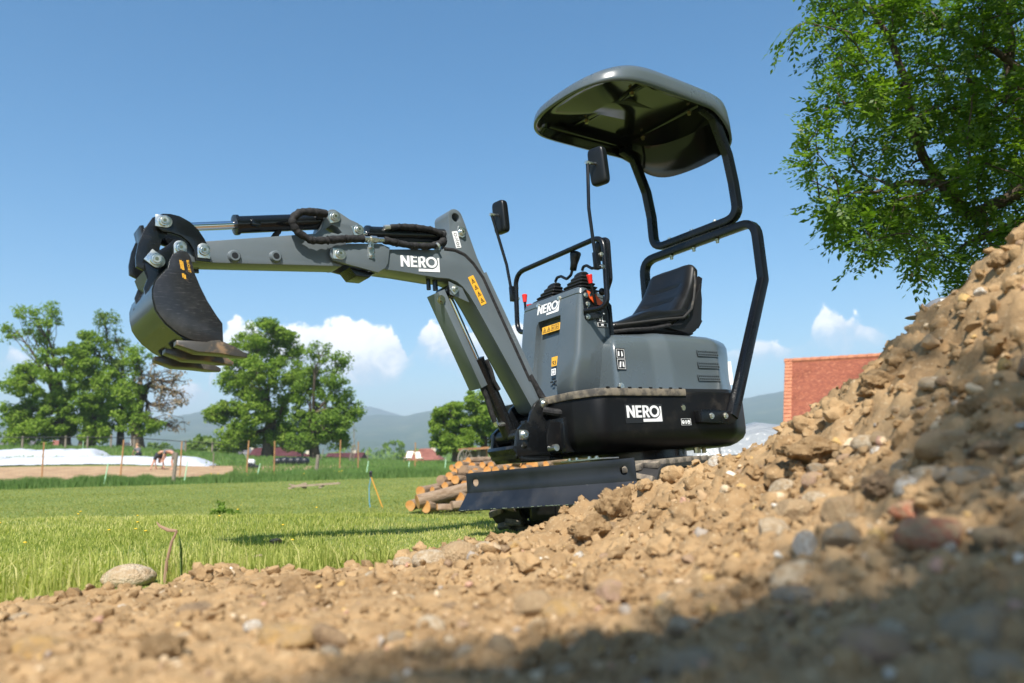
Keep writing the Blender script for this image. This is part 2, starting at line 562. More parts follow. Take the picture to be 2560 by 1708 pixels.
# ---- flat letters
LET = {
 'N': ([[(0, 0), (0, 1), (.20, 1), (.56, .42), (.56, 1), (.76, 1), (.76, 0), (.57, 0), (.20, .59), (.20, 0)]], .86),
 'E': ([[(0, 0), (0, 1), (.56, 1), (.56, .82), (.20, .82), (.20, .59), (.53, .59), (.53, .42), (.20, .42), (.20, .18), (.56, .18), (.56, 0)]], .66),
 'R': ([[(0, 0), (0, 1), (.34, 1), (.48, .97), (.58, .89), (.62, .77), (.62, .63), (.57, .50), (.44, .42), (.68, 0), (.45, 0), (.24, .39), (.20, .39), (.20, 0)],
        [(.20, .84), (.20, .55), (.33, .55), (.40, .59), (.43, .69), (.40, .79), (.33, .84)]], .68),
 'O': ([circle(.48, .5, .5, 28), circle(.48, .5, .305, 24)], .98),
}
def logo(name, place, w, h, parent, thick=.0012):
    """NERO with the corner bar; place(u, v, t) puts the flat mark on a surface"""
    loops = []
    x = 0.0
    for ch in 'NERO':
        ls, adv = LET[ch]
        for lp in ls: loops.append([(px_ + x, py_) for px_, py_ in lp])
        x += adv
    x += .02
    # corner bar: under "RO" and up on the right, following the O
    bar = [(1.52, -.36), (x + .18, -.36), (x + .18, .92), (x + .02, .92)]
    arc = circle(x - .52 + .0, .5, .60, 10, 0.25, -1.25)
    bar += [(x + .02, .80)] + [q for q in arc] + [(x - .40, -.12), (1.52, -.12)]
    loops.append(bar)
    V, Fc = plate_data(loops, thick / 2)
    sx = w / (x + .18); sy = h / 1.36
    bb = MB(); bb.add([place(px_ * sx, (py_ + .36) * sy, t + thick / 2) for px_, py_, t in V], Fc)
    return bb.build(name, WHITE, parent, smooth=False)
def on_left(x0, z0, y, lean=0.0, slope=0.0):
    return lambda u, v, t: (x0 - u - lean * v, y + t, z0 + v + slope * u)
def on_front(y0, z0, x, lean=0.0, back=0.0):
    return lambda u, v, t: (x + t - back * v, y0 + u + lean * v, z0 + v)

def label_rect(name, m, place, w, h, parent, thick=.001, r_=.003):
    V, Fc = plate_data([[(a + w / 2, b_ + h / 2) for a, b_ in rect(w / 2, h / 2, r_)]], thick / 2)
    bb = MB(); bb.add([place(a, c, t + thick / 2) for a, c, t in V], Fc)
    return bb.build(name, m, parent, smooth=False)
def ring_loops(lp, k):
    cx = sum(q[0] for q in lp) / len(lp); cy = sum(q[1] for q in lp) / len(lp)
    return [lp, [(cx + (a - cx) * k, cy + (c - cy) * k) for a, c in lp]]
def glyphs(name, loops_list, m, place, parent, lift=.0014):
    bb = MB()
    for loops in loops_list:
        V, Fc = plate_data(loops, .0003)
        bb.add([place(a, c, t + lift) for a, c, t in V], Fc)
    return bb.build(name, m, parent, smooth=False)
def warn_symbols(u0, v0, s, n, vertical=False, squares=0):
    out = []
    for i in range(n):
        ox, oy = (u0, v0 + i * s * 1.12) if vertical else (u0 + i * s * 1.12, v0)
        if i >= n - squares:
            out.append(ring_loops([(ox + s * .06, oy), (ox + s * .94, oy), (ox + s * .94, oy + s * .92), (ox + s * .06, oy + s * .92)], .84))
            out.append([[(ox + s * .3, oy + s * .2), (ox + s * .45, oy + s * .2), (ox + s * .48, oy + s * .65), (ox + s * .34, oy + s * .72)]])
            out.append([[(ox + s * .55, oy + s * .25), (ox + s * .75, oy + s * .3), (ox + s * .72, oy + s * .7)]])
        else:
            out.append(ring_loops([(ox, oy), (ox + s, oy), (ox + s / 2, oy + s * .92)], .74))
            out.append([[(ox + s * .45, oy + s * .16), (ox + s * .58, oy + s * .16), (ox + s * .57 + .1 * s * (i % 2), oy + s * .52), (ox + s * .43, oy + s * .5)]])
    return out
def text_loops(txt, size, u, v):
    cu = bpy.data.curves.new('t', 'FONT'); cu.body = txt; cu.size = size; cu.offset = size * .012
    ob = bpy.data.objects.new('t', cu)
    me = bpy.data.meshes.new_from_object(ob)
    V = [(q.co.x + u, q.co.y + v) for q in me.vertices]; Fc = [tuple(p.vertices) for p in me.polygons]
    bpy.data.objects.remove(ob); bpy.data.curves.remove(cu); bpy.data.meshes.remove(me)
    return V, Fc
def text(name, txt, size, u, v, m, place, parent, lift=.0015):
    V, Fc = text_loops(txt, size, u, v)
    bb = MB(); bb.add([place(a, c, lift) for a, c in V], Fc)
    return bb.build(name, m, parent, smooth=False)

pl_sk = on_left(.473, .459, .4085)
label_rect('name_plate', BLACKV, pl_sk, .252, .088, skirt, .0016)
logo('lettering', on_left(.462, .464, .4102), .232, .076, skirt)
pl_sm = on_left(.098, .441, .4085)
lb = label_rect('lock_label', BLACKV, pl_sm, .074, .036, skirt, .0014)
glyphs('pictogram', [ring_loops([(.002, .002), (.072, .002), (.072, .034), (.002, .034)], .94), [circle(.016, .017, .0095, 10), circle(.016, .02, .003, 6)], [circle(.056, .017, .0105, 10), circle(.056, .014, .004, 6)], [[(.032, .008), (.040, .008), (.040, .026), (.032, .026)]]], WHITE, pl_sm, skirt, .0020)

# ---- hood (engine cover under the seat)
HP = plan(mirror_plan([(.42, .20, .05), (.415, .325, .03), (.16, .328, .08), (.06, .372, .08), (-.30, .375, .12), (-.50, .29, .16), (-.595, .12, .2)]))
def hring(z, i, xs=0.0): 
    return [((x - .0) * (1 - i / .5) - xs * max(0, -x) * 1.3, y * (1 - i / .37), z - (.05 * max(0, (x - .1)) if z > .85 else 0)) for x, y in HP]
b = MB(); b.loft([hring(.618, .0), hring(.70, .004), hring(.76, .008, .02), hring(.82, .014, .05), hring(.87, .026, .09), hring(.90, .045, .12), hring(.92, .075, .15), hring(.932, .12, .17), hring(.936, .19, .17)])
hood = b.build('hood', GREYP, EX, angle=60)
def vent(z, x0, x1, y):
    bb = MB(); bb.box(((x0 + x1) / 2, y, z), (x1 - x0 + .006, .004, .031))
    v = bb.build('vent', BLACKV, hood)
    bb = MB()
    n = 11
    for i in range(n + 1):
        x = x0 + (x1 - x0) * i / n
        bb.box((x, y + .0025, z), (.0045, .003, .027), Matrix.Rotation(.35, 3, 'Y'))
    bb.box(((x0 + x1) / 2, y + .0026, z), (x1 - x0, .003, .005))
    for s_ in (-1, 1): bb.box(((x0 + x1) / 2, y + .0025, z + s_ * .0135), (x1 - x0, .003, .004))
    bb.build('vent_grille', GREYP, v)
vent(.815, -.305, -.145, .3635); vent(.752, -.295, -.133, .3695); vent(.685, -.283, -.117, .3735)
bolt('hood_bolt', (.40, .332, .640), (0, 1, 0), .013, EX)
pl_h = on_left(.405, .722, .3235)
label_rect('instruction_label', BLACKV, pl_h, .060, .105, hood, .0016)
glyphs('pictogram', [ring_loops([(.004, .055), (.056, .055), (.056, .10), (.004, .10)], .93), ring_loops([(.004, .004), (.056, .004), (.056, .050), (.004, .050)], .93),
    [[(.012, .066), (.022, .066), (.022, .09), (.014, .09)]], [[(.034, .064), (.046, .068), (.042, .088), (.036, .092)]], [[(.014, .012), (.024, .012), (.03, .04), (.02, .04)]], [[(.036, .016), (.048, .012), (.046, .036), (.04, .042)]]], WHITE, pl_h, hood, .0020)
bb = MB(); bb.box((-.50, .24, .735), (.10, .0016, .13), Matrix.Rotation(-.62, 3, 'Z')); bb.build('white_label', WHITE, hood)

# ---- console
def cring(z, x0, x1, hw, r_=.035, slope=0.0):
    cx, hx = (x0 + x1) / 2, (x1 - x0) / 2
    return [(cx + a, c, z + slope * (cx + a - .5)) for a, c in rect(hx, hw, r_, 4)]
b = MB(); b.loft([cring(.615, .33, .565, .185), cring(.66, .32, .585, .205), cring(.72, .315, .582, .218), cring(.785, .31, .572, .231), cring(.815, .312, .562, .234),
    cring(.95, .313, .540, .235), cring(1.108, .312, .512, .233, slope=.12), cring(1.112, .314, .509, .229, slope=.13), cring(1.116, .312, .511, .232, slope=.14), cring(1.14, .313, .503, .228, slope=.2), cring(1.152, .322, .493, .218, slope=.22), cring(1.157, .345, .475, .196, slope=.22)])
console = b.build('console', GREYP, EX, angle=50)
b = MB()
ro = [(.098, 1.035), (-.088, 1.035), (-.104, 1.01), (-.115, .83), (-.10, .63), (.085, .63), (.088, .83), (.10, 1.01)]
b.loft([[(.60, y, z) for y, z in ro], [(.512 + (1.03 - z) * .16 - .022 * (.12 + .88 * sstep(.80, 1.02, z)), y * .9 - .001, z - .004) for y, z in ro]])
cut(console, b.build('cutter', None, EX))
front_x = lambda z: .512 + (1.108 - z) * .155 + .0015
for (y, z) in ((-.092, 1.118), (.076, 1.118)): bolt('console_bolt', (front_x(z) - .004, y, z + .004), (1, 0, 0), .009, EX)
pl_c = lambda u, v, t: (front_x(1.055 + v) + t, -.098 + u + .12 * v, 1.055 + v)
logo('lettering', pl_c, .172, .062, console)
pl_y = lambda u, v, t: (front_x(.964 + v) - .0165 + t, -.070 + u, .964 + v)
label_rect('warning_label', YELLOW, pl_y, .141, .037, console)
glyphs('pictogram', warn_symbols(.006, .006, .029, 4, squares=2), BLACKV, pl_y, console)
pl_n = lambda u, v, t: (front_x(.780 + v) - .0010 + t, .032 + u, .780 + v)
label_rect('noise_label', YELLOW, pl_n, .045, .047, console)
text('lettering', '93', .030, .006, .006, BLACKV, pl_n, console)
pl_n2 = lambda u, v, t: (front_x(.735 + v) - .0010 + t, .032 + u, .735 + v)
label_rect('white_label', WHITE, pl_n2, .034, .033, console)
glyphs('pictogram', [ring_loops([(.006, .006), (.028, .006), (.028, .027), (.006, .027)], .8)], BLACKV, pl_n2, console)
bb = MB()
for (y, z) in ((.050, .716), (.034, .703), (.064, .703), (.049, .689)): bb.box((front_x(z) - .0035, y, z), (.004, .018, .007))
bb.build('console_slot', BLACKV, console)
b = MB(); b.xz([(.352, 1.098), (.318, 1.06), (.322, .89), (.362, .78), (.384, .63), (.414, .63), (.372, .80), (.342, .90), (.336, 1.02)], .232, .244, bevel=.002)
cp = b.build('console_side_plate', BLACKP, EX)
bolt('console_bolt', (.349, .244, .872), (0, 1, 0), .008, EX)
pl_s = on_left(.424, .945, .2355)
label_rect('instruction_label', BLACKV, pl_s, .075, .10, console)
glyphs('pictogram', [ring_loops([(.004, .004), (.071, .004), (.071, .024), (.004, .024)], .9), [[(.02, .032), (.026, .032), (.026, .06), (.02, .06)]], [[(.036, .03), (.06, .03), (.06, .036), (.042, .036), (.042, .06), (.036, .06)]], [[(.01, .072), (.06, .068), (.06, .074), (.01, .078)]], [[(.028, .01), (.044, .01), (.044, .018), (.028, .018)]]], WHITE, pl_s, console)
# mounting plate of the guard rail
b = MB(); b.xz([(.500, 1.115), (.480, 1.13), (.44, 1.11), (.375, 1.03), (.39, .995), (.47, .975), (.50, .985)], .233, .243, bevel=.002)
b.build('rail_plate', BLACKP, EX)
for (x, z) in ((.487, 1.10), (.463, 1.10), (.480, 1.055), (.486, .992)): bolt('rail_bolt', (x, .243, z), (0, 1, 0), .009, EX)

# ---- guard rail around the console
gp = fillet([(.500, .238, 1.02), (.455, .352, 1.015), (.437, .355, 1.375), (.437, -.352, 1.372), (.440, -.372, 1.04), (.47, -.23, 1.02)], [0, .07, .075, .085, .075, 0], 6)
b = MB(); b.tube(gp, .0135, 12); b.build('guard_rail', FRAME, EX)
gp2 = fillet([(.40, .30, 1.11), (.405, .34, 1.16), (.400, .345, 1.362), (.40, .30, 1.372)], .04, 5)
b = MB(); b.tube(gp2, .012, 10); b.build('guard_rail_brace', FRAME, EX)

# ---- mirrors
def mirror(side, stalk, head, yaw, tilt):
    root = empty('mirror', parent=EX)
    y = side * .365
    bb = MB(); bb.tube(fillet(stalk, .04, 4), .0085, 10); bb.build('stalk', FRAME, root)
    s0 = stalk[0]
    bb = MB(); bb.box((s0[0], s0[1], s0[2] + .035), (.030, .026, .085)); bb.build('clamp', FRAME, root, bevel=.003)
    for dz in (.005, .065): bolt('clamp_bolt', (s0[0] - .02, s0[1] + .014, s0[2] + dz), (0, 1, 0), .008, root)
    rot = Matrix.Rotation(yaw, 3, 'Z') @ Matrix.Rotation(tilt, 3, 'Y')
    bb = MB(); bb.ell(head, (.025, .047, .094), 24, 14, .32, .42, rot); bb.build('mirror_shell', VINYL, root, angle=80)
    g = Vector(head) + rot @ Vector((-.0238, 0, 0))
    bb = MB(); bb.ell(g, (.004, .039, .084), 20, 10, .4, .4, rot); bb.build('mirror_pane', GLASS, root, angle=80)
    e = stalk[-1]
    bb = MB(); bb.cyl(e, Vector(head) + rot @ Vector((.02, 0, .01)), .007, 8); bb.cyl(Vector(e) + Vector((.012, 0, 0)), Vector(e) - Vector((.012, 0, 0)), .010, 6); bb.build('mirror_joint', ZINC, root)
mirror(1, [(.510, .366, 1.20), (.520, .366, 1.33), (.536, .375, 1.49), (.514, .376, 1.725)], (.437, .372, 1.722), .25, .06)
mirror(-1, [(.452, -.372, 1.225), (.468, -.385, 1.43), (.508, -.392, 1.60), (.537, -.395, 1.715)], (.468, -.402, 1.712), .15, .04)

# ---- joysticks and levers
def joystick(cx, cy, sx, stick, grip):
    root = empty('joystick', parent=EX)
    z0 = 1.150 + .2 * (cx - .5) + .005
    bb = MB()
    n = 6
    rings = []
    ax, ay = stick[0][0], stick[0][1]
    top = stick[0][2]
    for k in range(n):
        u, u2 = k / n, (k + .55) / n
        for (uu, sc) in ((u, 1.0), (u + .02, 1.0), (u2, .84)):
            s_ = (1 - uu * .82) * sc
            rings.append([(cx + (ax - cx) * uu + a * s_, cy + (ay - cy) * uu + c * s_, z0 + (top - z0) * uu) for a, c in rect(.072, sx, .02, 3)])
    bb.loft(rings)
    bb.build('boot', BOOT, root, angle=30)
    bb = MB(); bb.tube(fillet(stick, .02, 4), .0075, 10); bb.build('stick', FRAME, root)
    a, c = Vector(grip[0]), Vector(grip[1])
    bb = MB(); bb.lathe(a, c, [(0, .010), (.02, .017), (.35, .019), (.62, .025), (.85, .029), (.95, .025), (1.0, .012)], 16); bb.build('grip', VINYL, root, angle=80)
joystick(.42, -.105, .098, [(.42, -.045, 1.247), (.42, -.028, 1.266), (.42, .004, 1.264), (.42, .045, 1.238), (.42, .080, 1.250), (.415, .093, 1.285)], [(.415, .093, 1.270), (.405, .118, 1.368)])
joystick(.42, .115, .098, [(.42, .165, 1.250), (.42, .175, 1.268), (.42, .20, 1.268), (.42, .235, 1.243), (.42, .262, 1.240), (.415, .285, 1.28)], [(.415, .285, 1.268), (.405, .305, 1.362)])
def lever(y, pts, cap):
    root = empty('travel_lever', parent=EX)
    bb = MB(); bb.tube(pts, .007, 10); bb.build('lever_rod', FRAME, root)
    bb = MB(); bb.lathe(cap[0], cap[1], [(0, .0105), (.5, .0125), (.92, .015), (1, .013)], 14); bb.build('lever_cap', RED, root)
lever(.27, [(.440, .26, 1.05), (.455, .262, 1.12), (.468, .264, 1.165)], [(.466, .264, 1.155), (.472, .266, 1.198)])
lever(-.28, [(.460, -.262, 1.10), (.449, -.275, 1.16), (.448, -.276, 1.20)], [(.448, -.276, 1.19), (.445, -.277, 1.233)])
b = MB(); b.xz([(.482, 1.122), (.462, 1.116), (.458, 1.10), (.44, 1.095), (.432, 1.11), (.38, 1.062), (.392, 1.05), (.445, 1.062), (.470, 1.085)], .246, .252, bevel=.001)
b.build('lock_plate', ORANGE, EX)
b = MB(); b.ell((.405, .275, 1.115), (.019, .016, .019), 14, 8); b.build('lever_knob', VINYL, EX)
b = MB(); b.cyl((.462, -.262, 1.085), (.462, -.225, 1.085), .012, 8); b.build('lever_pivot', STEEL, EX)
b = MB(); b.xz([(.475, 1.165), (.44, 1.172), (.435, 1.158), (.47, 1.150)], -.233, -.2315); b.build('red_label', RED, console)

# ---- seat
b = MB()
prof = []
for i in range(25):
    u = i / 24
    x = .275 - u * .60
    hw = .235 * (1 - .28 * (1 - u) ** 3)
    zt = .998 + .085 * sstep(0, .55, u) + .02 * sstep(.6, 1, u)
    zb = .952 + .075 * sstep(.15, .95, u)
    e = min(1, math.sqrt(max(1e-4, 1 - (1 - min(u, 1 - u) / .10) ** 2)) if min(u, 1 - u) < .10 else 1)
    cz, hz = (zt + zb) / 2, (zt - zb) / 2 * (.25 + .75 * e)
    rg = []
    for k in range(28):
        th = 2 * math.pi * k / 28
        cy_ = math.copysign(abs(math.cos(th)) ** .42, math.cos(th)); sy_ = math.copysign(abs(math.sin(th)) ** .55, math.sin(th))
        dip = -.018 * max(0, sy_) * math.exp(-(cy_ / .55) ** 4)
        rg.append((x, hw * (.7 + .3 * e) * cy_, cz + hz * sy_ + dip))
    prof.append(rg)
b.loft(prof)
seat = empty('seat', parent=EX)
b.build('cushion', VINYL, seat, angle=80)
b = MB()
prof = []
for i in range(65):
    u = i / 64
    base = Vector((-.235, 0, 1.045)); topv_ = Vector((-.478, 0, 1.392))
    c = base + (topv_ - base) * u + Vector((-.035 * math.sin(u * math.pi), 0, 0))
    hw = .225 * (1 - .25 * u) * (1 if u < .86 else math.sqrt(max(.02, 1 - ((u - .86) / .145) ** 2)) * .55 + .45)
    th_ = .058 * (1 - .35 * u) * (1 if u < .92 else max(.25, 1 - (u - .92) / .11))
    g = 1 - .42 * (math.exp(-((u - .32) / .028) ** 2) + math.exp(-((u - .58) / .028) ** 2))
    nrm = Vector((.82, 0, .57))
    rg = []
    for k in range(32):
        t_ = 2 * math.pi * k / 32
        cy_ = math.copysign(abs(math.cos(t_)) ** .5, math.cos(t_)); sy_ = math.copysign(abs(math.sin(t_)) ** .6, math.sin(t_))
        inner = math.exp(-(cy_ / .6) ** 6)
        dep = th_ * sy_ * ((1 - .30 * inner) * (g if inner > .4 else 1) if sy_ > 0 else .9)
        q = c + nrm * dep
        rg.append((q.x, hw * cy_, q.z))
    prof.append(rg)
b.loft(prof)
b.build('backrest', VINYL, seat, angle=80)
b = MB()
pp = [(.262, .20, .972), (.10, .236, .992), (-.08, .240, 1.018), (-.22, .240, 1.035), (-.305, .232, 1.09), (-.36, .214, 1.16), (-.412, .196, 1.26), (-.448, .168, 1.345), (-.468, .12, 1.388)]
for s_ in (1, -1):
    b.tube(fillet([(x, s_ * y, z) for x, y, z in pp], .05, 4), .007, 8)
b.build('piping', RUBBER, seat)
b = MB(); b.loft([[(x, y, z) for x, y in [(a - .08, c) for a, c in rect(.30 * k, .19 * k, .06, 4)]] for z, k in ((.935, .62), (.945, .85), (.965, 1.0), (.99, 1.0))])
for s_ in (-1, 1): b.xz([(-.12, .98), (-.30, .955), (-.345, .975), (-.405, 1.03), (-.435, 1.16), (-.44, 1.25), (-.34, 1.10), (-.22, 1.03)], s_ * .205 - .006, s_ * .205 + .006, bevel=.002)
b.box((-.37, 0, 1.05), (.10, .40, .06), Matrix.Rotation(-.75, 3, 'Y')); b.box((-.430, 0, 1.20), (.03, .40, .20), Matrix.Rotation(-.30, 3, 'Y'))
b.build('seat_shell', BOOT, seat)
for x in (-.20, .10): 
    b = MB(); b.cyl((x, .13, .925), (x, .13, .95), .012, 10); b.build('seat_mount', BOOT, seat)
b = MB(); b.tube(fillet([(.30, .20, .935), (.20, .235, .945), (.05, .243, .958), (-.10, .245, .985)], .05, 4), .010, 8); b.build('seat_cable', HOSE, seat)

# ---- roll-over frame and canopy frame
PROF = rect(.0275, .0235, .008, 2)
hf = [(-.275, .428, .478), (-.335, .432, .585), (-.700, .438, 1.245), (-.712, .435, 1.592)]
pts = fillet(hf + [(x, -y, z) for x, y, z in reversed(hf)], [0, .03, .03, .095, .095, .03, .03, 0], 6)
b = MB(); b.sweep(pts, PROF, up=(1, 0, .4)); frame = b.build('rollover_frame', FRAME, EX)
for s_ in (1, -1):
    b = MB(); b.xz([(-.02, .50), (-.03, .515), (-.08, .515), (-.255, .505), (-.285, .545), (-.335, .60), (-.37, .58), (-.325, .495), (-.285, .452), (-.24, .442), (-.02, .452)], s_ * .437 - .006, s_ * .437 + .006, bevel=.002)
    b.build('frame_foot', FRAME, frame)
    b = MB(); b.box((-.035, s_ * .42, .482), (.05, .04, .06)); b.build('foot_block', SKIRT, frame, bevel=.004)
    for (x, z) in ((-.095, .482), (-.205, .482), (-.335, .588)): bolt('frame_bolt', (x, s_ * .443, z), (0, s_, 0), .011, EX)
hc = [(-.50, .325, 2.292), (-.60, .325, 2.255), (-.690, .325, 2.03), (-.712, .325, 1.86), (-.712, .33, 1.648)]
pts = fillet(hc + [(x, -y, z) for x, y, z in reversed(hc)], [0, .05, .08, .05, .085, .085, .05, .08, .05, 0], 6)
b = MB(); b.sweep(pts, PROF, up=(1, 0, .4)); b.build('canopy_frame', FRAME, EX)
for y in (-.20, -.02, .16):
    bolt('bar_bolt', (-.712, y, 1.563), (0, 0, -1), .010, EX, STEEL, .020)
    bolt('bar_bolt', (-.712, y, 1.676), (0, 0, 1), .010, EX)

# ---- canopy roof
CH = [(.335, 0), (.328, .12), (.302, .215), (.252, .30), (.168, .362), (.05, .386), (-.15, .389), (-.35, .387), (-.55, .380), (-.68, .362), (-.77, .318), (-.835, .24), (-.872, .13), (-.886, 0)]
CL_ = CH + [(x, -y) for x, y in reversed(CH[1:-1])]
CP = []
for i in range(len(CL_)):
    p0, p1, p2, p3 = [Vector(CL_[(i + k) % len(CL_)]) for k in (-1, 0, 1, 2)]
    for k in range(4):
        u = k / 4
        q = .5 * ((2 * p1) + (p2 - p0) * u + (2 * p0 - 5 * p1 + 4 * p2 - p3) * u * u + (3 * p1 - p0 - 3 * p2 + p3) * u ** 3)
        CP.append((q.x, q.y))
CPX = -.28
def rim(x): return 2.262 - .135 * sstep(-.52, -.86, x) * 1.0 if False else 2.262 - .135 * float(1 - sstep(-.86, -.52, x))
def cr(ins, zf): 
    return [(CPX + (x - CPX) * (1 - ins / .61), y * (1 - ins / .388), zf(x, y)) for x, y in CP]
crown = lambda z: (lambda x, y: z - .16 * max(0, x + .1) ** 2 * 2)
blend = lambda k, z: (lambda x, y: rim(x) * (1 - k) + (z - .16 * max(0, x + .1) ** 2 * 2) * k)
b = MB(); b.loft([cr(.012, blend(0, 2.3)), cr(0, blend(.04, 2.3)), cr(.001, blend(.5, 2.34)), cr(.005, blend(.75, 2.365)), cr(.014, blend(.92, 2.378)), cr(.030, crown(2.388)), cr(.050, crown(2.396)), cr(.075, crown(2.402)), cr(.12, crown(2.409)), cr(.22, crown(2.415)), cr(.34, crown(2.417))], cap0=False)
roof = b.build('canopy_roof', GREYP, EX, angle=180)
b = MB(); b.loft([cr(.012, blend(0, 2.3)), cr(.020, blend(.25, 2.32)), cr(.030, blend(.7, 2.335)), cr(.055, crown(2.345)), cr(.10, crown(2.350)), cr(.30, crown(2.352))], cap0=False)
b.build('canopy_lining', LINING, EX, angle=40)
for x in (-.074, -.561):
    b = MB(); b.box((x, 0, 2.342), (.045, .64, .014)); cb = b.build('canopy_beam', LINING, EX, bevel=.003)
    for y in (-.19, .19): bolt('canopy_bolt', (x, y, 2.335), (0, 0, -1), .010, cb, STEEL, .018)
for s_ in (-1, 1):
    b = MB(); b.box((-.24, s_ * .325, 2.322), (.70, .032, .036)); b.build('canopy_rail', LINING, EX, bevel=.004)

# ---- boom swing bracket
BR = [(.742, .590), (.718, .606), (.692, .613), (.672, .598), (.672, .557), (.650, .504), (.662, .350), (.875, .350), (.873, .40), (.858, .470), (.83, .492), (.785, .506), (.770, .548)]
brk = empty('swing_bracket', parent=EX)
for s_ in (-1, 1):
    b = MB(); b.xz(BR, s_ * .082, s_ * .104, bevel=.003); b.build('bracket_cheek', BLACKP, brk)
b = MB(); b.box((.745, 0, .362), (.26, .19, .045)); b.cyl((.69, 0, .33), (.69, 0, .52), .06, 24); b.box((.675, 0, .45), (.05, .17, .18)); b.build('bracket_web', BLACKP, brk, bevel=.003)
b = MB(); b.xz([(.885, .40), (.84, .352), (.60, .338), (.60, .325), (.85, .325), (.895, .385)], -.10, .10, bevel=.002); b.build('bracket_base', BLACKP, brk)
b = MB(); b.cyl((.825, -.125, .446), (.825, .10, .446), .032, 20); b.build('bracket_tube', BLACKP, brk)
for s_ in (1,):
    b = MB(); b.xz([(.763, .434), (.742, .492), (.674, .492), (.66, .41), (.655, .335), (.672, .341), (.706, .385), (.766, .386)], .185, .197, bevel=.002); b.build('frame_plate', SKIRT, EX)
b = MB(); b.box((.655, .05, .43), (.06, .34, .16)); b.build('front_frame', BLACKP, EX, bevel=.005)
b = MB(); b.cyl((.735, .17, .375), (.735, .22, .375), .016, 12); b.build('ram_stud', ZINC, EX)
b = MB(); b.lathe((.83, .085, .412), (.83, .085, .352), [(0, .020), (.3, .026), (1, .004)], 14); b.build('grease_lump', SHELL, brk)

def pin(x, z, y, ang=0.0, s_=1.0, parent=None):
    """flat retaining plate with a round pin head and socket"""
    root = empty('pin', parent=EX)
    c, sn = math.cos(ang), math.sin(ang)
    lp = [(-.030, -.023)] + [(-.030, .023)] + circle(.006, 0, .024, 10, math.pi / 2, -math.pi / 2)
    bb = MB(); bb.xz([(x + (a * c - q * sn) * s_, z + (a * sn + q * c) * s_) for a, q in lp], y, y + .007, bevel=.001); bb.build('pin_plate', ZINC, root)
    bb = MB(); bb.lathe((x, y + .005, z), (x, y + .020, z), [(0, .021 * s_), (.45, .021 * s_), (.6, .019 * s_), (.62, .014 * s_), (1.0, .013 * s_)], 18); hd = bb.build('pin_head', ZINC, root)
    bb = MB(); bb.cyl((x, y + .018, z), (x, y + .0212, z), .0065 * s_, 6); bb.build('pin_socket', STEEL, root)
    bb = MB(); bb.cyl((x, -y - .006, z), (x, y, z), .015 * s_, 14); bb.build('pin_shaft', ZINC, root)

# ---- boom
BO = [(1.513, 1.157), (1.50, 1.276), (1.489, 1.279), (1.443, 1.267), (1.30, 1.285), (1.192, 1.295), (1.165, 1.305), (1.146, 1.330), (1.128, 1.388), (1.131, 1.464)]
BO += circle(1.092, 1.466, .040, 8, .05, math.pi - .25) + [(1.039, 1.440), (.985, 1.285), (.962, 1.236), (.924, 1.165), (.716, .735), (.664, .624)]
BO += circle(.695, .592, .040, 8, math.pi - .2, 2 * math.pi - .5) + [(1.012, 1.049), (1.045, 1.098), (1.078, 1.135), (1.11, 1.155), (1.150, 1.165), (1.215, 1.163), (1.388, 1.172), (1.478, 1.174)]
b = MB(); b.xz(BO, -.052, .052, holes=[circle(1.090, 1.465, .021, 18)], bevel=.002)
boom = b.build('boom', GREY, EX, angle=30)
for s_ in (-1, 1):
    b = MB(); b.xz(BO, s_ * .0515, s_ * .0605, holes=[circle(1.090, 1.465, .021, 18)], bevel=.002); b.build('boom_side_plate', GREY, boom, angle=30)
FK = [(1.477, 1.176), (1.513, 1.153), (1.706, 1.182)] + circle(1.688, 1.214, .038, 8, -.9, 1.75) + [(1.645, 1.264), (1.49, 1.283), (1.45, 1.270), (1.462, 1.20)]
for s_ in (-1, 1):
    b = MB(); b.xz(FK, s_ * .058, s_ * .072, bevel=.002); b.build('fork_plate', GREY, boom, angle=30)
b = MB(); b.xz([(1.52, 1.158), (1.63, 1.170), (1.60, 1.135), (1.54, 1.135)], -.058, .045, bevel=.001); b.build('fork_stop', BLACKP, boom)
# hose cover along the back of the boom
cv = [(1.172, 1.300), (1.115, 1.301), (1.06, 1.285), (1.015, 1.248), (.965, 1.185), (.93, 1.11), (.735, .70)]
b = MB(); b.tube(fillet([(x - .006, .054, z + .004) for x, z in cv], .05, 4), .011, 8); b.build('boom_hose', HOSE, EX)
b = MB(); b.tube(fillet([(x - .020, .030, z + .010) for x, z in cv], .05, 4), .011, 8); b.build('boom_hose', HOSE, EX)
b = MB(); b.xz([(.945, 1.215), (.93, 1.222), (.700, .748), (.690, .70), (.704, .70), (.718, .735)], -.045, .050, bevel=.001); b.build('hose_cover', GREY, boom)
b = MB(); b.tube(fillet([(.725, .052, .73), (.690, .06, .665), (.660, .075, .60), (.64, .09, .545)], .04, 4), .016, 10); b.tube(fillet([(.715, .02, .72), (.680, .03, .655), (.650, .05, .59), (.625, .13, .545), (.62, .22, .535)], .04, 4), .017, 10); b.build('boom_hose', HOSE, EX)
b = MB(); b.tube(fillet([(.70, .105, .56), (.66, .16, .54), (.62, .22, .53), (.60, .26, .53)], .04, 4), [.016] * 12, 10) if False else b.tube([(.70, .11, .555), (.67, .16, .540), (.635, .21, .532), (.61, .25, .53)], .018, 10); b.build('boom_hose', HOSE, EX)
pl_b = lambda u, v, t: (1.395 - u + .0 * v, .0612 + t, 1.176 + v + .075 * u * .9)
logo('lettering', pl_b, .198, .070, boom)
def pl_w(u, v, t):   # strip of warning signs along the boom
    o_, d, n_ = (1.046, 1.180), (-.4446, -.8957), (-.8957, .4446)
    return (o_[0] + d[0] * v + n_[0] * u, .0612 + t, o_[1] + d[1] * v + n_[1] * u)
label_rect('warning_label', YELLOW, pl_w, .034, .145, boom)
gl = []
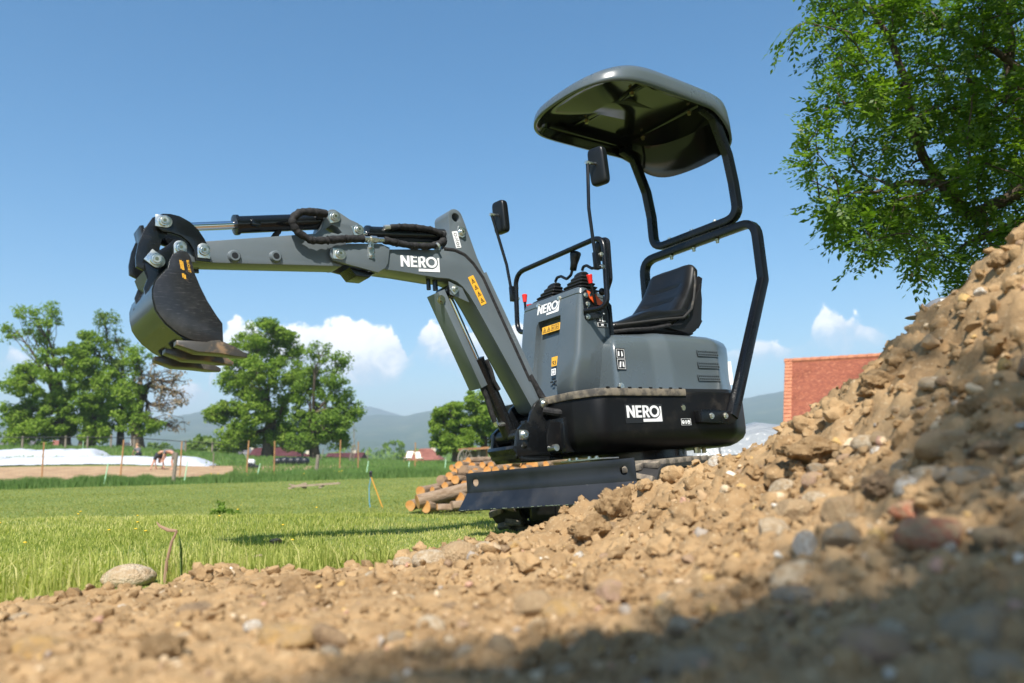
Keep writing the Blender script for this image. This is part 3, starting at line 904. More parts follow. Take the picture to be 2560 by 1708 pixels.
for i in range(4):
    oy = .010 + i * .033
    gl.append(ring_loops([(.006, oy + .024), (.028, oy + .024), (.017, oy)], .7)); gl.append([[(.015, oy + .010), (.019, oy + .010), (.0195, oy + .019), (.0145, oy + .019)]])
glyphs('pictogram', gl, BLACKV, pl_w, boom)
def pl_l(u, v, t):
    o_, d, n_ = (1.118, 1.392), (-.23, -.973), (-.973, .23)
    return (o_[0] + d[0] * v + n_[0] * u, .0612 + t, o_[1] + d[1] * v + n_[1] * u)
label_rect('lift_label', WHITE, pl_l, .030, .080, boom)
glyphs('pictogram', [[circle(.015, .016, .009, 12), circle(.015, .016, .0065, 12)], [circle(.016, .034, .006, 10, .2, 4.4) + circle(.016, .034, .0035, 10, 4.4, .2)], [[(.004, .045), (.026, .045), (.026, .047), (.004, .047)]], [circle(.015, .060, .008, 10), circle(.015, .060, .005, 10)], [[(.006, .072), (.024, .072), (.024, .0745), (.006, .0745)]]], BLACKV, pl_l, boom)
b = MB(); b.box((1.541, .0735, 1.248), (.026, .005, .075)); ht = b.build('hose_tab', ZINC, EX)
for z in (1.262, 1.226): bolt('tab_bolt', (1.541, .076, z), (0, 1, 0), .008, ht)
pin(.695, .588, .104, -math.pi / 2 - .05, .85); pin(.825, .446, .100, math.pi, .95); pin(1.066, 1.394, .0605, -1.35, .85); pin(1.688, 1.212, .072, math.pi, .95)
for (x, z, r_) in ((1.20, 1.150, .012), (1.235, 1.150, .010)):
    b = MB(); b.cyl((x, .02, z - .035), (x, .02, z + .02), r_, 8); b.build('boom_underside_fitting', BLACKP, boom)

# ---- boom ram with its guard channel
ram = empty('boom_ram', parent=EX)
A0, A1 = Vector((.825, 0, .446)), Vector((1.127, 0, 1.115))
dA = (A1 - A0).normalized()
b = MB(); b.lathe(A0, A0 + dA * .40, [(0, .030), (.02, .036), (.1, .036), (.97, .036), (.99, .040), (1, .03)], 20); b.build('ram_barrel', BLACKP, ram)
b = MB(); b.cyl(A0 + dA * .38, A1, .017, 14); b.build('ram_rod', CHROME, ram)
b = MB(); b.cyl((1.127, -.052, 1.115), (1.127, .052, 1.115), .030, 16); b.build('ram_eye', BLACKP, ram)
g0, g1 = Vector((1.205, 0, 1.100)), Vector((1.005, 0, .667)); back = Vector((-.905, 0, .42)) * .038
b = MB()
sec = [(0, .050), (0, -.050), (1, -.050), (1, -.046), (.06, -.046), (.06, .046), (1, .046), (1, .050)]
b.loft([[(q + back * u + Vector((0, y, 0))) for u, y in sec] for q in (g0, g1)])
b.build('ram_guard', GREY, ram, bevel=.0015)
bolt('guard_bolt', (1.192, .051, 1.066), (0, 1, 0), .014, EX, STEEL)
b = MB(); b.xz([(1.155, 1.150), (1.085, 1.125), (1.05, 1.06), (1.10, 1.075), (1.15, 1.09)], .060, .066, bevel=.001); b.build('ram_bracket', GREY, boom)
pin(1.127, 1.115, .064, 2.4, .75)
b = MB(); b.tube(fillet([(1.00, .03, .70), (.965, .03, .625), (.945, .03, .55), (.93, .03, .515)], .03, 4), .012, 10); b.build('ram_hose', HOSE, EX)
b = MB(); b.cyl((.933, .03, .53), (.922, .03, .500), .012, 6); b.cyl((.925, .03, .500), (.87, .02, .505), .011, 10); b.build('ram_fitting', ZINC, EX)
b = MB(); b.tube(fillet([(.965, .045, .80), (.945, .047, .755), (.93, .045, .70), (.905, .045, .66)], .03, 4), .010, 8); b.build('ram_hose', HOSE, EX)

# ---- dipper arm
DI = [(2.335, 1.172), (2.30, 1.188), (2.203, 1.209), (1.856, 1.281), (1.775, 1.297), (1.748, 1.325), (1.738, 1.36), (1.733, 1.385)]
DI += circle(1.694, 1.380, .034, 6, .4, 2.0) + [(1.62, 1.380), (1.585, 1.370)] + circle(1.588, 1.337, .030, 6, 1.9, 4.2) + [(1.615, 1.302), (1.645, 1.29), (1.640, 1.24)] + circle(1.687, 1.212, .046, 8, 2.8, 4.9) + [(2.252, 1.121), (2.335, 1.122)] + circle(2.315, 1.147, .032, 6, -.8, .9)
DIH = [(1.70, 1.333), (1.675, 1.325), (1.655, 1.305), (1.67, 1.296), (1.71, 1.300), (1.728, 1.31)]
b = MB(); b.xz(DI, -.050, .050, holes=[[(x + .005, z + .012) for x, z in DIH]], bevel=.003)
dip = b.build('dipper_arm', GREY, EX, angle=30)
for (x, z) in ((2.108, 1.160), (1.948, 1.177)):
    b = MB(); b.lathe((x, .045, z), (x, .064, z), [(0, .026), (.7, .024), (1, .019)], 18); tb = b.build('cross_tube', GREY, dip)
    b = MB(); b.cyl((x, .060, z), (x, .0645, z), .0125, 16); b.build('tube_bore', BLACKV, tb)
pin(1.694, 1.378, .050, math.pi - .35, .95); pin(1.588, 1.337, .050, math.pi - .35, .9)

# ---- rams on the boom and the dipper
ram2 = empty('dipper_ram', parent=EX)
B0, B1 = Vector((1.064, 0, 1.394)), Vector((1.588, 0, 1.337)); dB = (B1 - B0).normalized()
b = MB(); b.lathe(B0, B0 + dB * .465, [(0, .02), (.03, .034), (.95, .034), (.96, .038), (.99, .038), (1, .02)], 20); b.build('ram_barrel', BLACKP, ram2)
b = MB(); b.cyl(B0 + dB * .45, B1, .015, 14); b.build('ram_rod', CHROME, ram2)
b = MB(); b.cyl((1.588, -.045, 1.337), (1.588, .045, 1.337), .026, 16); b.cyl((1.064, -.045, 1.394), (1.064, .05, 1.394), .028, 16); b.build('ram_eye', BLACKP, ram2)
ram3 = empty('bucket_ram', parent=EX)
C0, C1 = Vector((1.694, 0, 1.378)), Vector((2.366, 0, 1.252)); dC = (C1 - C0).normalized()
b = MB(); b.lathe(C0, C0 + dC * .405, [(0, .02), (.04, .034), (.95, .034), (.955, .040), (.99, .040), (1, .02)], 20); b.build('ram_barrel', BLACKP, ram3)
b = MB(); b.cyl(C0 + dC * .39, C1, .0165, 16); b.build('ram_rod', CHROME, ram3)
b = MB(); b.cyl((1.694, -.045, 1.378), (1.694, .045, 1.378), .030, 16); b.cyl((2.366, -.06, 1.252), (2.366, .06, 1.252), .028, 16); b.build('ram_eye', BLACKP, ram3)
b = MB(); p0 = C0 + dC * .33; b.box(p0 + Vector((0, .034, -.006)), (.034, .03, .026)); p1 = C0 + dC * .06; b.box(p1 + Vector((0, .022, .02)), (.03, .05, .045)); b.build('ram_port', BLACKP, ram3, bevel=.003)

def hose(pts, r_=.016, wob=.18):
    P = fillet(pts, .05, 6)
    # resample and make the sleeve uneven
    Q = []
    for i in range(len(P) - 1):
        n = max(1, int((P[i + 1] - P[i]).length / .012))
        Q += [P[i].lerp(P[i + 1], k / n) for k in range(n)]
    Q.append(P[-1])
    rr = [r_ * (1 + wob * float(vnoise(i * .55, r_ * 900, 3.3)) + .10 * math.sin(i * 1.9)) for i in range(len(Q))]
    bb = MB(); bb.tube(Q, rr, 10); return bb.build('hydraulic_hose', HOSE, EX, angle=80)
hose([(1.74, .075, 1.378), (1.80, .088, 1.372), (1.856, .092, 1.364), (1.898, .092, 1.325), (1.872, .088, 1.278), (1.81, .086, 1.250), (1.74, .085, 1.262), (1.66, .082, 1.280), (1.578, .080, 1.290)])
hose([(1.478, .074, 1.300), (1.417, .074, 1.295), (1.34, .074, 1.292), (1.26, .072, 1.300), (1.20, .062, 1.318), (1.15, .04, 1.35)])
hose([(1.425, .035, 1.376), (1.38, .04, 1.386), (1.30, .045, 1.392), (1.22, .048, 1.392), (1.16, .045, 1.38), (1.135, .03, 1.35)], .014)
hose([(1.93, -.02, 1.272), (1.915, .0, 1.30), (1.90, .0, 1.33)], .012, .05)
b = MB(); b.cyl((1.580, .080, 1.290), (1.545, .078, 1.293), .012, 6); b.cyl((1.545, .078, 1.293), (1.515, .077, 1.295), .016, 6); b.cyl((1.515, .077, 1.295), (1.480, .075, 1.299), .0115, 6); b.box((1.541, .077, 1.285), (.012, .012, .03)); b.build('hose_coupling', ZINC, EX)
b = MB(); b.cyl((1.760, .070, 1.376), (1.735, .066, 1.38), .013, 6); b.build('hose_coupling', ZINC, EX)
b = MB(); b.cyl((1.452, .034, 1.372), (1.425, .036, 1.377), .012, 6); b.build('hose_coupling', ZINC, EX)
b = MB(); b.cyl((1.215, .071, 1.302), (1.205, .071, 1.308), .019, 10); b.build('hose_clip', ZINC, EX)

# ---- bucket linkage
LK1 = [(2.392, 1.268), (2.368, 1.281), (2.341, 1.284), (2.310, 1.280), (2.275, 1.264), (2.246, 1.238), (2.222, 1.202), (2.207, 1.165), (2.203, 1.118), (2.255, 1.118), (2.262, 1.16), (2.278, 1.185), (2.305, 1.205), (2.335, 1.213), (2.368, 1.213), (2.388, 1.23)]
LK2 = [(2.366, 1.284), (2.398, 1.268), (2.424, 1.222), (2.444, 1.165), (2.452, 1.115), (2.450, 1.080), (2.425, 1.068), (2.372, 1.080), (2.364, 1.108), (2.374, 1.155), (2.366, 1.19), (2.345, 1.215), (2.336, 1.25)]
link_ = empty('bucket_link', parent=EX)
for s_ in (-1, 1):
    b = MB(); b.xz(LK1, s_ * .066, s_ * .082, bevel=.002); b.build('curved_link', BLACKP, link_)
    b = MB(); b.xz(LK2, s_ * .048, s_ * .064, bevel=.002); b.build('push_link', BLACKP, link_)
b = MB(); b.box((2.415, 0, 1.165), (.014, .10, .15), Matrix.Rotation(.22, 3, 'Y')); b.build('link_web', BLACKP, link_, bevel=.002)
pin(2.366, 1.250, .083, math.pi, .95); pin(2.229, 1.157, .083, math.pi / 2, .95); pin(2.392, 1.104, .083, 3.75, 1.05)

# ---- bucket
bucket = empty('bucket', parent=EX)
HB = .185
BK = [(2.413, .999), (2.421, .970), (2.420, .940), (2.412, .901), (2.398, .878), (2.378, .853), (2.339, .821), (2.310, .806), (2.283, .798), (2.245, .794), (2.205, .794)]
SP = [(2.335, 1.118), (2.360, 1.100), (2.370, 1.075), (2.374, 1.050), (2.400, 1.018)] + BK + [(2.192, .800), (2.194, .866), (2.215, .895), (2.245, .944), (2.268, .992), (2.286, 1.037), (2.300, 1.095), (2.312, 1.115)]
for s_ in (1, -1):
    b = MB(); b.xz(SP, s_ * HB, s_ * (HB - .011), bevel=.002); b.build('bucket_side', BUCKET, bucket)
shell = [(2.374, 1.050), (2.400, 1.018)] + BK
def inset(lp, d):
    out = []
    for i, q in enumerate(lp):
        a, c = Vector(lp[max(0, i - 1)]), Vector(lp[min(len(lp) - 1, i + 1)])
        t_ = (c - a).normalized(); n_ = Vector((-t_.y, t_.x))
        out.append((q[0] - n_.x * d, q[1] - n_.y * d))
    return out
oo, ii = inset(shell, -.004), inset(shell, .007)
if oo[6][1] > ii[6][1]: oo, ii = inset(shell, .004), inset(shell, -.007)
b = MB()
sec = oo + list(reversed(ii))
b.loft([[(x, y, z) for x, z in sec] for y in np.linspace(-HB + .008, HB - .008, 7)])
b.build('bucket_shell', SHELL, bucket, angle=40)
b = MB(); b.box((2.235, 0, .7955), (.075, .368, .014)); b.build('bucket_lip', SHELL, bucket, bevel=.002)
for s_ in (-1, 1):
    b = MB(); b.xz([(2.290, 1.185), (2.330, 1.190), (2.352, 1.165), (2.385, 1.138), (2.420, 1.120), (2.426, 1.085), (2.415, 1.04), (2.428, 1.0), (2.419, .955), (2.36, .98), (2.35, 1.08), (2.288, 1.135)], s_ * .066, s_ * .080, bevel=.002)
    b.build('bucket_ear', BLACKP, bucket)
b = MB(); b.box((2.402, 0, 1.01), (.012, .15, .12), Matrix.Rotation(.35, 3, 'Y')); b.build('ear_web', BLACKP, bucket)
pin(2.31, 1.157, .082, math.pi / 2, .95)
for y in (.155, 0, -.155):
    b = MB()
    rings = []
    for (x, z, hw, hh) in ((2.345, .792, .024, .008), (2.28, .780, .032, .019), (2.205, .782, .034, .024), (2.15, .768, .026, .017), (2.103, .756, .013, .006)):
        rings.append([(x, y - hw, z - hh), (x, y + hw, z - hh), (x, y + hw * .9, z + hh), (x, y - hw * .9, z + hh)])
    b.loft(rings); b.build('tooth', TOOTH, bucket, bevel=.002)
b = MB(); b.cyl((2.424, -.10, .955), (2.405, -.10, .957), .014, 14); b.build('drain_hole', BLACKV, bucket)
V, Fc = text_loops('BUCHET', .0125, 0, 0)
b = MB(); b.add([(2.3155 - .16 * u - v * .95, HB + .0012, 1.084 - u * .95 + v * .1) for u, v in V], Fc); b.build('lettering', YELLOW, bucket, smooth=False)
for (u0, n_) in ((0, 6), (.045, 3)):
    for i in range(3):
        b = MB(); b.box((2.337 - .16 * (u0 + .015) - i * .0045, HB + .0012, 1.078 - u0 - .004 * n_ / 2 - .002 * i), (.0028, .0006, .0052 * n_ + .004 * (i == 1)), Matrix.Rotation(.16, 3, 'Y')); b.build('small_print', YELLOW, bucket)

# ---- undercarriage (turned against the upper structure)
UC = empty('undercarriage', parent=EX)
UC.rotation_euler = (0, 0, R(14.268))
b = MB(); b.box((0, 0, .175), (.62, .40, .10)); b.cyl((0, 0, .18), (0, 0, .25), .24, 32)
for s_ in (-1, 1): b.box((0, s_ * .355, .15), (1.02, .07, .09))
b.build('track_frame', BLACKP, UC, bevel=.006)
TR, X0, X1, ZC = .118, .565, -.60, .142
def track_path(r_):
    P = []
    P += [(x, ZC + r_ + .004 * math.sin(8 * x)) for x in np.linspace(X1, X0, 22)[:-1]]
    P += [(X0 + r_ * math.sin(a), ZC + r_ * math.cos(a)) for a in np.linspace(0, math.pi, 14)[:-1]]
    P += [(x, ZC - r_) for x in np.linspace(X0, X1, 22)[:-1]]
    P += [(X1 - r_ * math.sin(a), ZC - r_ * math.cos(a)) for a in np.linspace(0, math.pi, 14)[:-1]]
    return P
bb = MB()
L = [(.012, -.040, .024, .080, .0), (-.012, .040, .024, .080, .0)]
for (ox, oy, lx, ly, _) in L:
    w0, w1, h_ = .019, .013, .024
    sgn = 1 if oy > 0 else -1
    V = []
    for (hx, z) in ((w0, 0), (w1, h_)):
        V += [(ox - hx, oy - .042 * 1, z), (ox + hx, oy - .042, z), (ox + hx, oy + .042, z), (ox - hx, oy + .042, z)]
    # chevron skew
    V = [(x + sgn * (y - oy) * .25, y, z) for x, y, z in V]
    bb.add(V, [(3, 2, 1, 0), (4, 5, 6, 7), (0, 1, 5, 4), (1, 2, 6, 5), (2, 3, 7, 6), (3, 0, 4, 7)])
pad_src = bb.build('track_pad', RUBBERD, None, bevel=.003)
pad_src.data.materials.append(PADW)
for pg in pad_src.data.polygons:
    if pg.normal.z > .8 and pg.center.z > .02: pg.material_index = 1
pad_mesh = pad_src.data
bpy.data.objects.remove(pad_src)
for s_ in (-1, 1):
    tr = empty('track', (0, s_ * .375, 0), parent=UC)
    Po, Pi = track_path(TR + .004), track_path(TR - .014)
    bb = MB()
    n = len(Po)
    rings = []
    for i in range(n):
        (x, z), (x2, z2) = Po[i], Pi[i]
        rings.append([(x, -.09, z), (x, .09, z), (x2, .09, z2), (x2, -.09, z2)])
    rings.append(rings[0])
    bb.loft(rings, False, False)
    bb.build('track_belt', RUBBER, tr, angle=40)
    # pads spaced evenly round the loop
    P = np.array(Po + [Po[0]]); seg = np.hypot(*np.diff(P, axis=0).T); cum = np.concatenate([[0], np.cumsum(seg)])
    for k in range(38):
        d = cum[-1] * k / 38
        i = min(np.searchsorted(cum, d, side='right') - 1, n - 1)
        u = (d - cum[i]) / seg[i]; q = P[i] * (1 - u) + P[i + 1] * u
        t_ = (P[i + 1] - P[i]) / seg[i]
        o = bpy.data.objects.new('track_pad', pad_mesh); COL.objects.link(o); o.parent = tr
        nx, nz = -t_[1], t_[0]
        o.matrix_local = Matrix(((t_[0], 0, nx, q[0]), (0, 1, 0, 0), (t_[1], 0, nz, q[1]), (0, 0, 0, 1)))
    bb = MB()
    for k in range(46):
        d = cum[-1] * k / 46
        i = min(np.searchsorted(cum, d, side='right') - 1, n - 1)
        u = (d - cum[i]) / seg[i]; a = np.array(Pi + [Pi[0]]); q = a[i] * (1 - u) + a[i + 1] * u
        t_ = (P[i + 1] - P[i]) / seg[i]; ang = math.atan2(t_[1], t_[0])
        for yy in (-.03, .03): bb.box((q[0] + t_[1] * .010, yy, q[1] - t_[0] * .010), (.018, .022, .022), Matrix.Rotation(-ang, 3, 'Y'))
    bb.build('drive_lug', RUBBER, tr)
    for (x, z, r_) in ((X0, ZC, .100), (X1, ZC, .100)):
        bb = MB(); bb.lathe((x, -.04, z), (x, .04, z), [(0, r_ * .5), (.05, r_ * .9), (.3, r_), (.45, r_), (.5, r_ * .8), (.55, r_), (.7, r_), (.95, r_ * .9), (1, r_ * .5)], 28); bb.cyl((x, -.06, z), (x, .06, z), .028, 16); bb.build('idler_wheel', BLACKP, tr)
    for x in (-.30, .03, .36):
        bb = MB(); bb.lathe((x, -.05, .068), (x, .05, .068), [(0, .034), (.3, .040), (.5, .028), (.7, .040), (1, .034)], 18); bb.build('track_roller', BLACKP, tr)
blade = empty('dozer_blade', parent=UC)
b = MB(); b.yz([(-.462, .198), (.462, .198), (.462, .296), (-.456, .296), (-.462, .290)], .833, .841, holes=[circle(-.406, .250, .0195, 20), circle(.408, .248, .0195, 20)], bevel=.001)
b.build('blade_face', BLADEP, blade)
b = MB(); b.xz([(.8405, .203), (.833, .200), (.897, .1235), (.908, .122), (.909, .126)], -.464, .464, bevel=.0008); b.build('blade_edge', BLADEP, blade)
b = MB()
rr = random.Random(3)
for k in range(46):
    y = -.46 + .92 * rr.random(); b.box((.9080, y, .1255 + .002 * rr.random()), (.003, .004 + .014 * rr.random() ** 2, .0022))
tag(b.build('chipped_edge', ZINC, blade), kind='stuff')
for s_ in (-1, 1):
    b = MB(); b.xz([(.833, .27), (.833, .17), (.60, .12), (.20, .13), (.20, .19), (.58, .20)], s_ * .16 - .02, s_ * .16 + .02, bevel=.003); b.build('blade_arm', BLACKP, blade)
b = MB(); b.box((.56, .02, .115), (.22, .50, .17)); b.build('belly_frame', BLACKP, UC, bevel=.008)
b = MB(); b.box((.676, -.14, .085), (.012, .135, .065)); b.build('belly_plate', SKIRT, UC, bevel=.003)
bolt('belly_bolt', (.672, .05, .085), (1, 0, 0), .014, UC)
b = MB(); b.box((.55, .06, .312), (.16, .22, .006)); gpl = b.build('grease_plate', ZINC, UC)
for y in (-.02, .02, .09, .13): bolt('plate_bolt', (.60, y, .316), (0, 0, 1), .009, gpl)
# ================================================================== the ground
UPV = MROT[:, 2]
def gh(x, y):
    """height of the ground"""
    x = np.asarray(x, float); y = np.asarray(y, float)
    tilt = -(UPV[0] * (x - MORG[0]) + UPV[1] * (y - MORG[1])) / UPV[2]
    dd = np.hypot(x - MORG[0], y - MORG[1])
    plateau = tilt * np.exp(-(dd / 1.5) ** 4) + .012 * vnoise(x * 1.3, y * 1.3, 2.2)
    ye = 4.75 + 2.2 * sstep(.2, 1.6, x) + .25 * vnoise(x * .7, 3.1)
    k = 1 - sstep(ye, ye + 3.2, y)
    t = x / np.maximum(np.abs(y), 1e-3)
    rise = np.interp(t, [-.75, -.62, -.5, -.35, -.22, -.12, .3, .6], [2.6, 2.4, 2.15, 1.15, .75, .25, .1, .1])
    s = sstep(33, 72, y) * (1 - sstep(82, 140, y))
    lawn = -.5 + rise * s - 2.2 * sstep(110, 400, np.hypot(x, y)) + .02 * vnoise(x * .35, y * .35, 7.7)
    return lawn + k * (plateau - lawn)

def green(name, c1, c2, c3, s1, s2, bumpd=.03):
    m = mat(name, c1, .95, spec=.15)
    t = m.node_tree; b_ = t.nodes['Principled BSDF']
    tcn = t.nodes.new('ShaderNodeTexCoord')
    n1_ = N(t, 'ShaderNodeTexNoise', ins={'Scale': s1, 'Detail': 6.0, 'Roughness': .65}); t.links.new(tcn.outputs['Object'], n1_.inputs['Vector'])
    n2_ = N(t, 'ShaderNodeTexNoise', ins={'Scale': s2, 'Detail': 5.0, 'Roughness': .7}); t.links.new(tcn.outputs['Object'], n2_.inputs['Vector'])
    m1 = N(t, 'ShaderNodeMix', data_type='RGBA'); m1.inputs[6].default_value = (*c1, 1); m1.inputs[7].default_value = (*c2, 1)
    t.links.new(mapr(t, n1_.outputs[0], .35, .65), m1.inputs[0])
    m2 = N(t, 'ShaderNodeMix', data_type='RGBA'); m2.inputs[7].default_value = (*c3, 1); t.links.new(m1.outputs[2], m2.inputs[6])
    t.links.new(mapr(t, n2_.outputs[0], .48, .72), m2.inputs[0]); t.links.new(m2.outputs[2], b_.inputs['Base Color'])
    bp = t.nodes.new('ShaderNodeBump'); bp.inputs['Strength'].default_value = .6; bp.inputs['Distance'].default_value = bumpd
    t.links.new(n2_.outputs[0], bp.inputs['Height']); t.links.new(bp.outputs[0], b_.inputs['Normal'])
    return m
LAWN = green('lawn_turf', (.16, .205, .050), (.12, .17, .038), (.24, .225, .085), .35, 14)
ang = np.concatenate([np.arange(-48, 48, .8), np.arange(48, 312, 4.0)]) * math.pi / 180
rad = .25 * 1.066 ** np.arange(157)
A_, Rr_ = np.meshgrid(ang, rad)
gx, gy = Rr_ * np.sin(A_), Rr_ * np.cos(A_)
gz = gh(gx, gy)
na, nr = len(ang), len(rad)
idx = np.arange(na * nr).reshape(nr, na)
nxt = np.roll(idx, -1, axis=1)
Fq = np.stack([idx[:-1], nxt[:-1], nxt[1:], idx[1:]], -1).reshape(-1, 4)
g = link('ground', fast_mesh('ground', np.stack([gx, gy, gz], -1).reshape(-1, 3), Fq[:, ::-1]), LAWN, angle=80)
tag(g, kind='structure')

# ================================================================== the soil mound
CTRL = [(-400, 1708, .66), (0, 1708, .58), (640, 1708, .53), (1280, 1708, .49), (1920, 1708, .46), (2560, 1708, .43), (2900, 1708, .43),
        (0, 1600, .95), (640, 1600, .84), (1280, 1600, .74), (1920, 1560, .65), (2560, 1480, .62),
        (500, 1500, 1.30), (1000, 1500, 1.18), (1500, 1480, 1.02), (2000, 1380, .97), (2560, 1250, .87),
        (1500, 1350, 1.9), (1700, 1250, 2.1), (1950, 1200, 1.7), (2200, 1200, 1.25), (2350, 1000, 1.5), (2560, 900, 1.25)]
CREST = [(1395, 1325, 2.75), (1500, 1275, 2.7), (1600, 1232, 2.70), (1743, 1180, 2.6), (1850, 1142, 2.5), (1960, 1108, 2.4), (2070, 1040, 2.3), (2180, 992, 2.2), (2238, 920, 2.14), (2262, 835, 2.1), (2330, 768, 2.02), (2420, 700, 1.95), (2470, 640, 1.9), (2560, 592, 1.82), (2760, 520, 1.7)]
EDGE = [(-300, 1575, 1.70), (0, 1524, 1.92), (300, 1476, 2.08), (520, 1436, 2.26), (870, 1420, 2.2), (1090, 1374, 2.5), (1285, 1350, 2.72)]
SP_ = [at(*q) for q in CTRL + CREST + EDGE]
for q in CREST:
    P = at(*q); k = 1 / np.hypot(P[0], P[1])
    SP_.append(np.array([P[0] * (1 + .22 * k), P[1] * (1 + .22 * k), P[2] - .07]))
    SP_.append(np.array([P[0] * (1 + .75 * k), P[1] * (1 + .75 * k), max(P[2] * .25 - .05, -.06)]))
for q in EDGE:
    P = at(*q); k = 1 / np.hypot(P[0], P[1])
    SP_.append(np.array([P[0] * (1 + .35 * k), P[1] * (1 + .35 * k), -.06]))
    SP_.append(np.array([P[0] * (1 + 1.1 * k), P[1] * (1 + 1.1 * k), -.12]))
SP_ += [np.array(q) for q in ((2.3, 1.5, 1.0), (3.0, 1.9, .85), (2.6, .5, .8), (1.6, -.35, .42), (.6, -.5, .2), (-.5, -.4, .17), (-1.5, .1, .12), (-2.2, 1.1, -.02), (3.8, 1.2, .2), (3.2, 3.4, -.05), (-2.6, .2, -.05), (0, 4.2, -.15), (1.6, 3.6, -.1))]
SP_ = np.array(SP_)
def tps(r2): return np.where(r2 > 1e-12, .5 * r2 * np.log(np.maximum(r2, 1e-12)), 0)
_n = len(SP_)
_K = tps(((SP_[:, None, :2] - SP_[None, :, :2]) ** 2).sum(-1)) + .0006 * np.eye(_n)
_Pm = np.concatenate([np.ones((_n, 1)), SP_[:, :2]], 1)
_sol = np.linalg.solve(np.block([[_K, _Pm], [_Pm.T, np.zeros((3, 3))]]), np.concatenate([SP_[:, 2], np.zeros(3)]))
def soil_base(x, y):
    x = np.asarray(x, float); y = np.asarray(y, float); sh = x.shape
    q = np.stack([x.ravel(), y.ravel()], -1)
    out = np.empty(len(q))
    for i in range(0, len(q), 20000):
        c = q[i:i + 20000]
        out[i:i + 20000] = tps(((c[:, None] - SP_[None, :, :2]) ** 2).sum(-1)) @ _sol[:_n] + _sol[_n] + c @ _sol[_n + 1:]
    return out.reshape(sh) - .016
def soil_rough(x, y):
    r_ = np.hypot(x, y)
    far = sstep(.5, 2.2, r_)
    lump = np.abs(vnoise(x * 9, y * 9, .7))
    a = .020 * fbm(x * 4.5, y * 4.5, .3, 3) * (.5 + .8 * far) + .023 * (fbm(x * 14, y * 14, 1.1, 4, .6)) * (.5 + .7 * far) + .008 * fbm(x * 55, y * 55, 2.4, 3, .65)
    return (a + .012 * (1 - lump) ** 3 * far) * (.55 + .45 * sstep(-.45, .45, x))
def soil(x, y): return soil_base(x, y) + soil_rough(x, y)

def soil_material(name):
    m = mat(name, (.34, .225, .125), .95, spec=.12)
    t = m.node_tree; b_ = t.nodes['Principled BSDF']
    tcn = t.nodes.new('ShaderNodeTexCoord')
    def nz_(s, d=6.0, r_=.65):
        q = N(t, 'ShaderNodeTexNoise', ins={'Scale': s, 'Detail': d, 'Roughness': r_}); t.links.new(tcn.outputs['Object'], q.inputs['Vector']); return q.outputs[0]
    n1_, n2_, n3_ = nz_(3.0, 9, .75), nz_(11, 8, .75), nz_(90, 5, .7)
    m1 = N(t, 'ShaderNodeMix', data_type='RGBA'); m1.inputs[6].default_value = (.275, .174, .085, 1); m1.inputs[7].default_value = (.415, .275, .142, 1); t.links.new(mapr(t, n1_, .35, .65), m1.inputs[0])
    m2 = N(t, 'ShaderNodeMix', data_type='RGBA'); m2.inputs[7].default_value = (.155, .098, .052, 1); t.links.new(m1.outputs[2], m2.inputs[6]); t.links.new(mth(t, 'MULTIPLY', mapr(t, n2_, .50, .75), .8), m2.inputs[0])
    m3 = N(t, 'ShaderNodeMix', data_type='RGBA'); m3.inputs[7].default_value = (.60, .47, .30, 1); t.links.new(m2.outputs[2], m3.inputs[6]); t.links.new(mth(t, 'MULTIPLY', mapr(t, n3_, .56, .70), .6), m3.inputs[0])
    t.links.new(m3.outputs[2], b_.inputs['Base Color'])
    bp = t.nodes.new('ShaderNodeBump'); bp.inputs['Strength'].default_value = .75; bp.inputs['Distance'].default_value = .006
    t.links.new(mth(t, 'ADD', n3_, mth(t, 'MULTIPLY', n2_, 1.5)), bp.inputs['Height']); t.links.new(bp.outputs[0], b_.inputs['Normal'])
    return m
SOIL = soil_material('dry_brown_soil')
ang = np.linspace(R(-80), R(80), 620); rad = .16 * (4.6 / .16) ** np.linspace(0, 1, 480)
A_, Rr_ = np.meshgrid(ang, rad)
sx, sy = Rr_ * np.sin(A_), Rr_ * np.cos(A_) - .04
sz = soil(sx, sy)
keep = sz > gh(sx, sy) - .03
idx = np.arange(sx.size).reshape(sx.shape)
Fq = np.stack([idx[:-1, :-1], idx[:-1, 1:], idx[1:, 1:], idx[1:, :-1]], -1).reshape(-1, 4)
Fq = Fq[keep.ravel()[Fq].any(1)]
def compact(V, F):
    u, inv = np.unique(F, return_inverse=True)
    return V[u], inv.reshape(F.shape)
V_, F_ = compact(np.stack([sx, sy, sz], -1).reshape(-1, 3), Fq[:, ::-1])
o = link('soil_mound', fast_mesh('soil_mound', V_, F_), SOIL, angle=180)
tag(o, kind='structure')
# coarser soil behind and beside the camera
ang = np.linspace(R(80), R(280), 60); rad = .16 * (3.6 / .16) ** np.linspace(0, 1, 50)
A_, Rr_ = np.meshgrid(ang, rad); sx, sy = Rr_ * np.sin(A_), Rr_ * np.cos(A_) - .04
sz = soil_base(sx, sy) - .004
sz = np.where(np.hypot(sx, sy) < .5, np.minimum(sz, .2), sz)
idx = np.arange(sx.size).reshape(sx.shape); Fq = np.stack([idx[:-1, :-1], idx[:-1, 1:], idx[1:, 1:], idx[1:, :-1]], -1).reshape(-1, 4)
tag(link('soil_mound', fast_mesh('soil_back', np.stack([sx, sy, sz], -1).reshape(-1, 3), Fq[:, ::-1]), SOIL, angle=180), kind='structure')

def soil_hit(px_, py_, edge=False):
    d = np.linspace(.3, 4.2, 300)
    r0 = ray(px_, py_)
    x, y, z = r0[0] * d, r0[1] * d, r0[2] * d + CAM_Z
    hit = np.nonzero(z < np.maximum(soil_base(x, y) + .3 * soil_rough(x, y), gh(x, y) if edge else -9))[0]
    if len(hit) == 0: return None
    i = hit[0]
    return np.array([x[i], y[i], z[i]]), d[i]

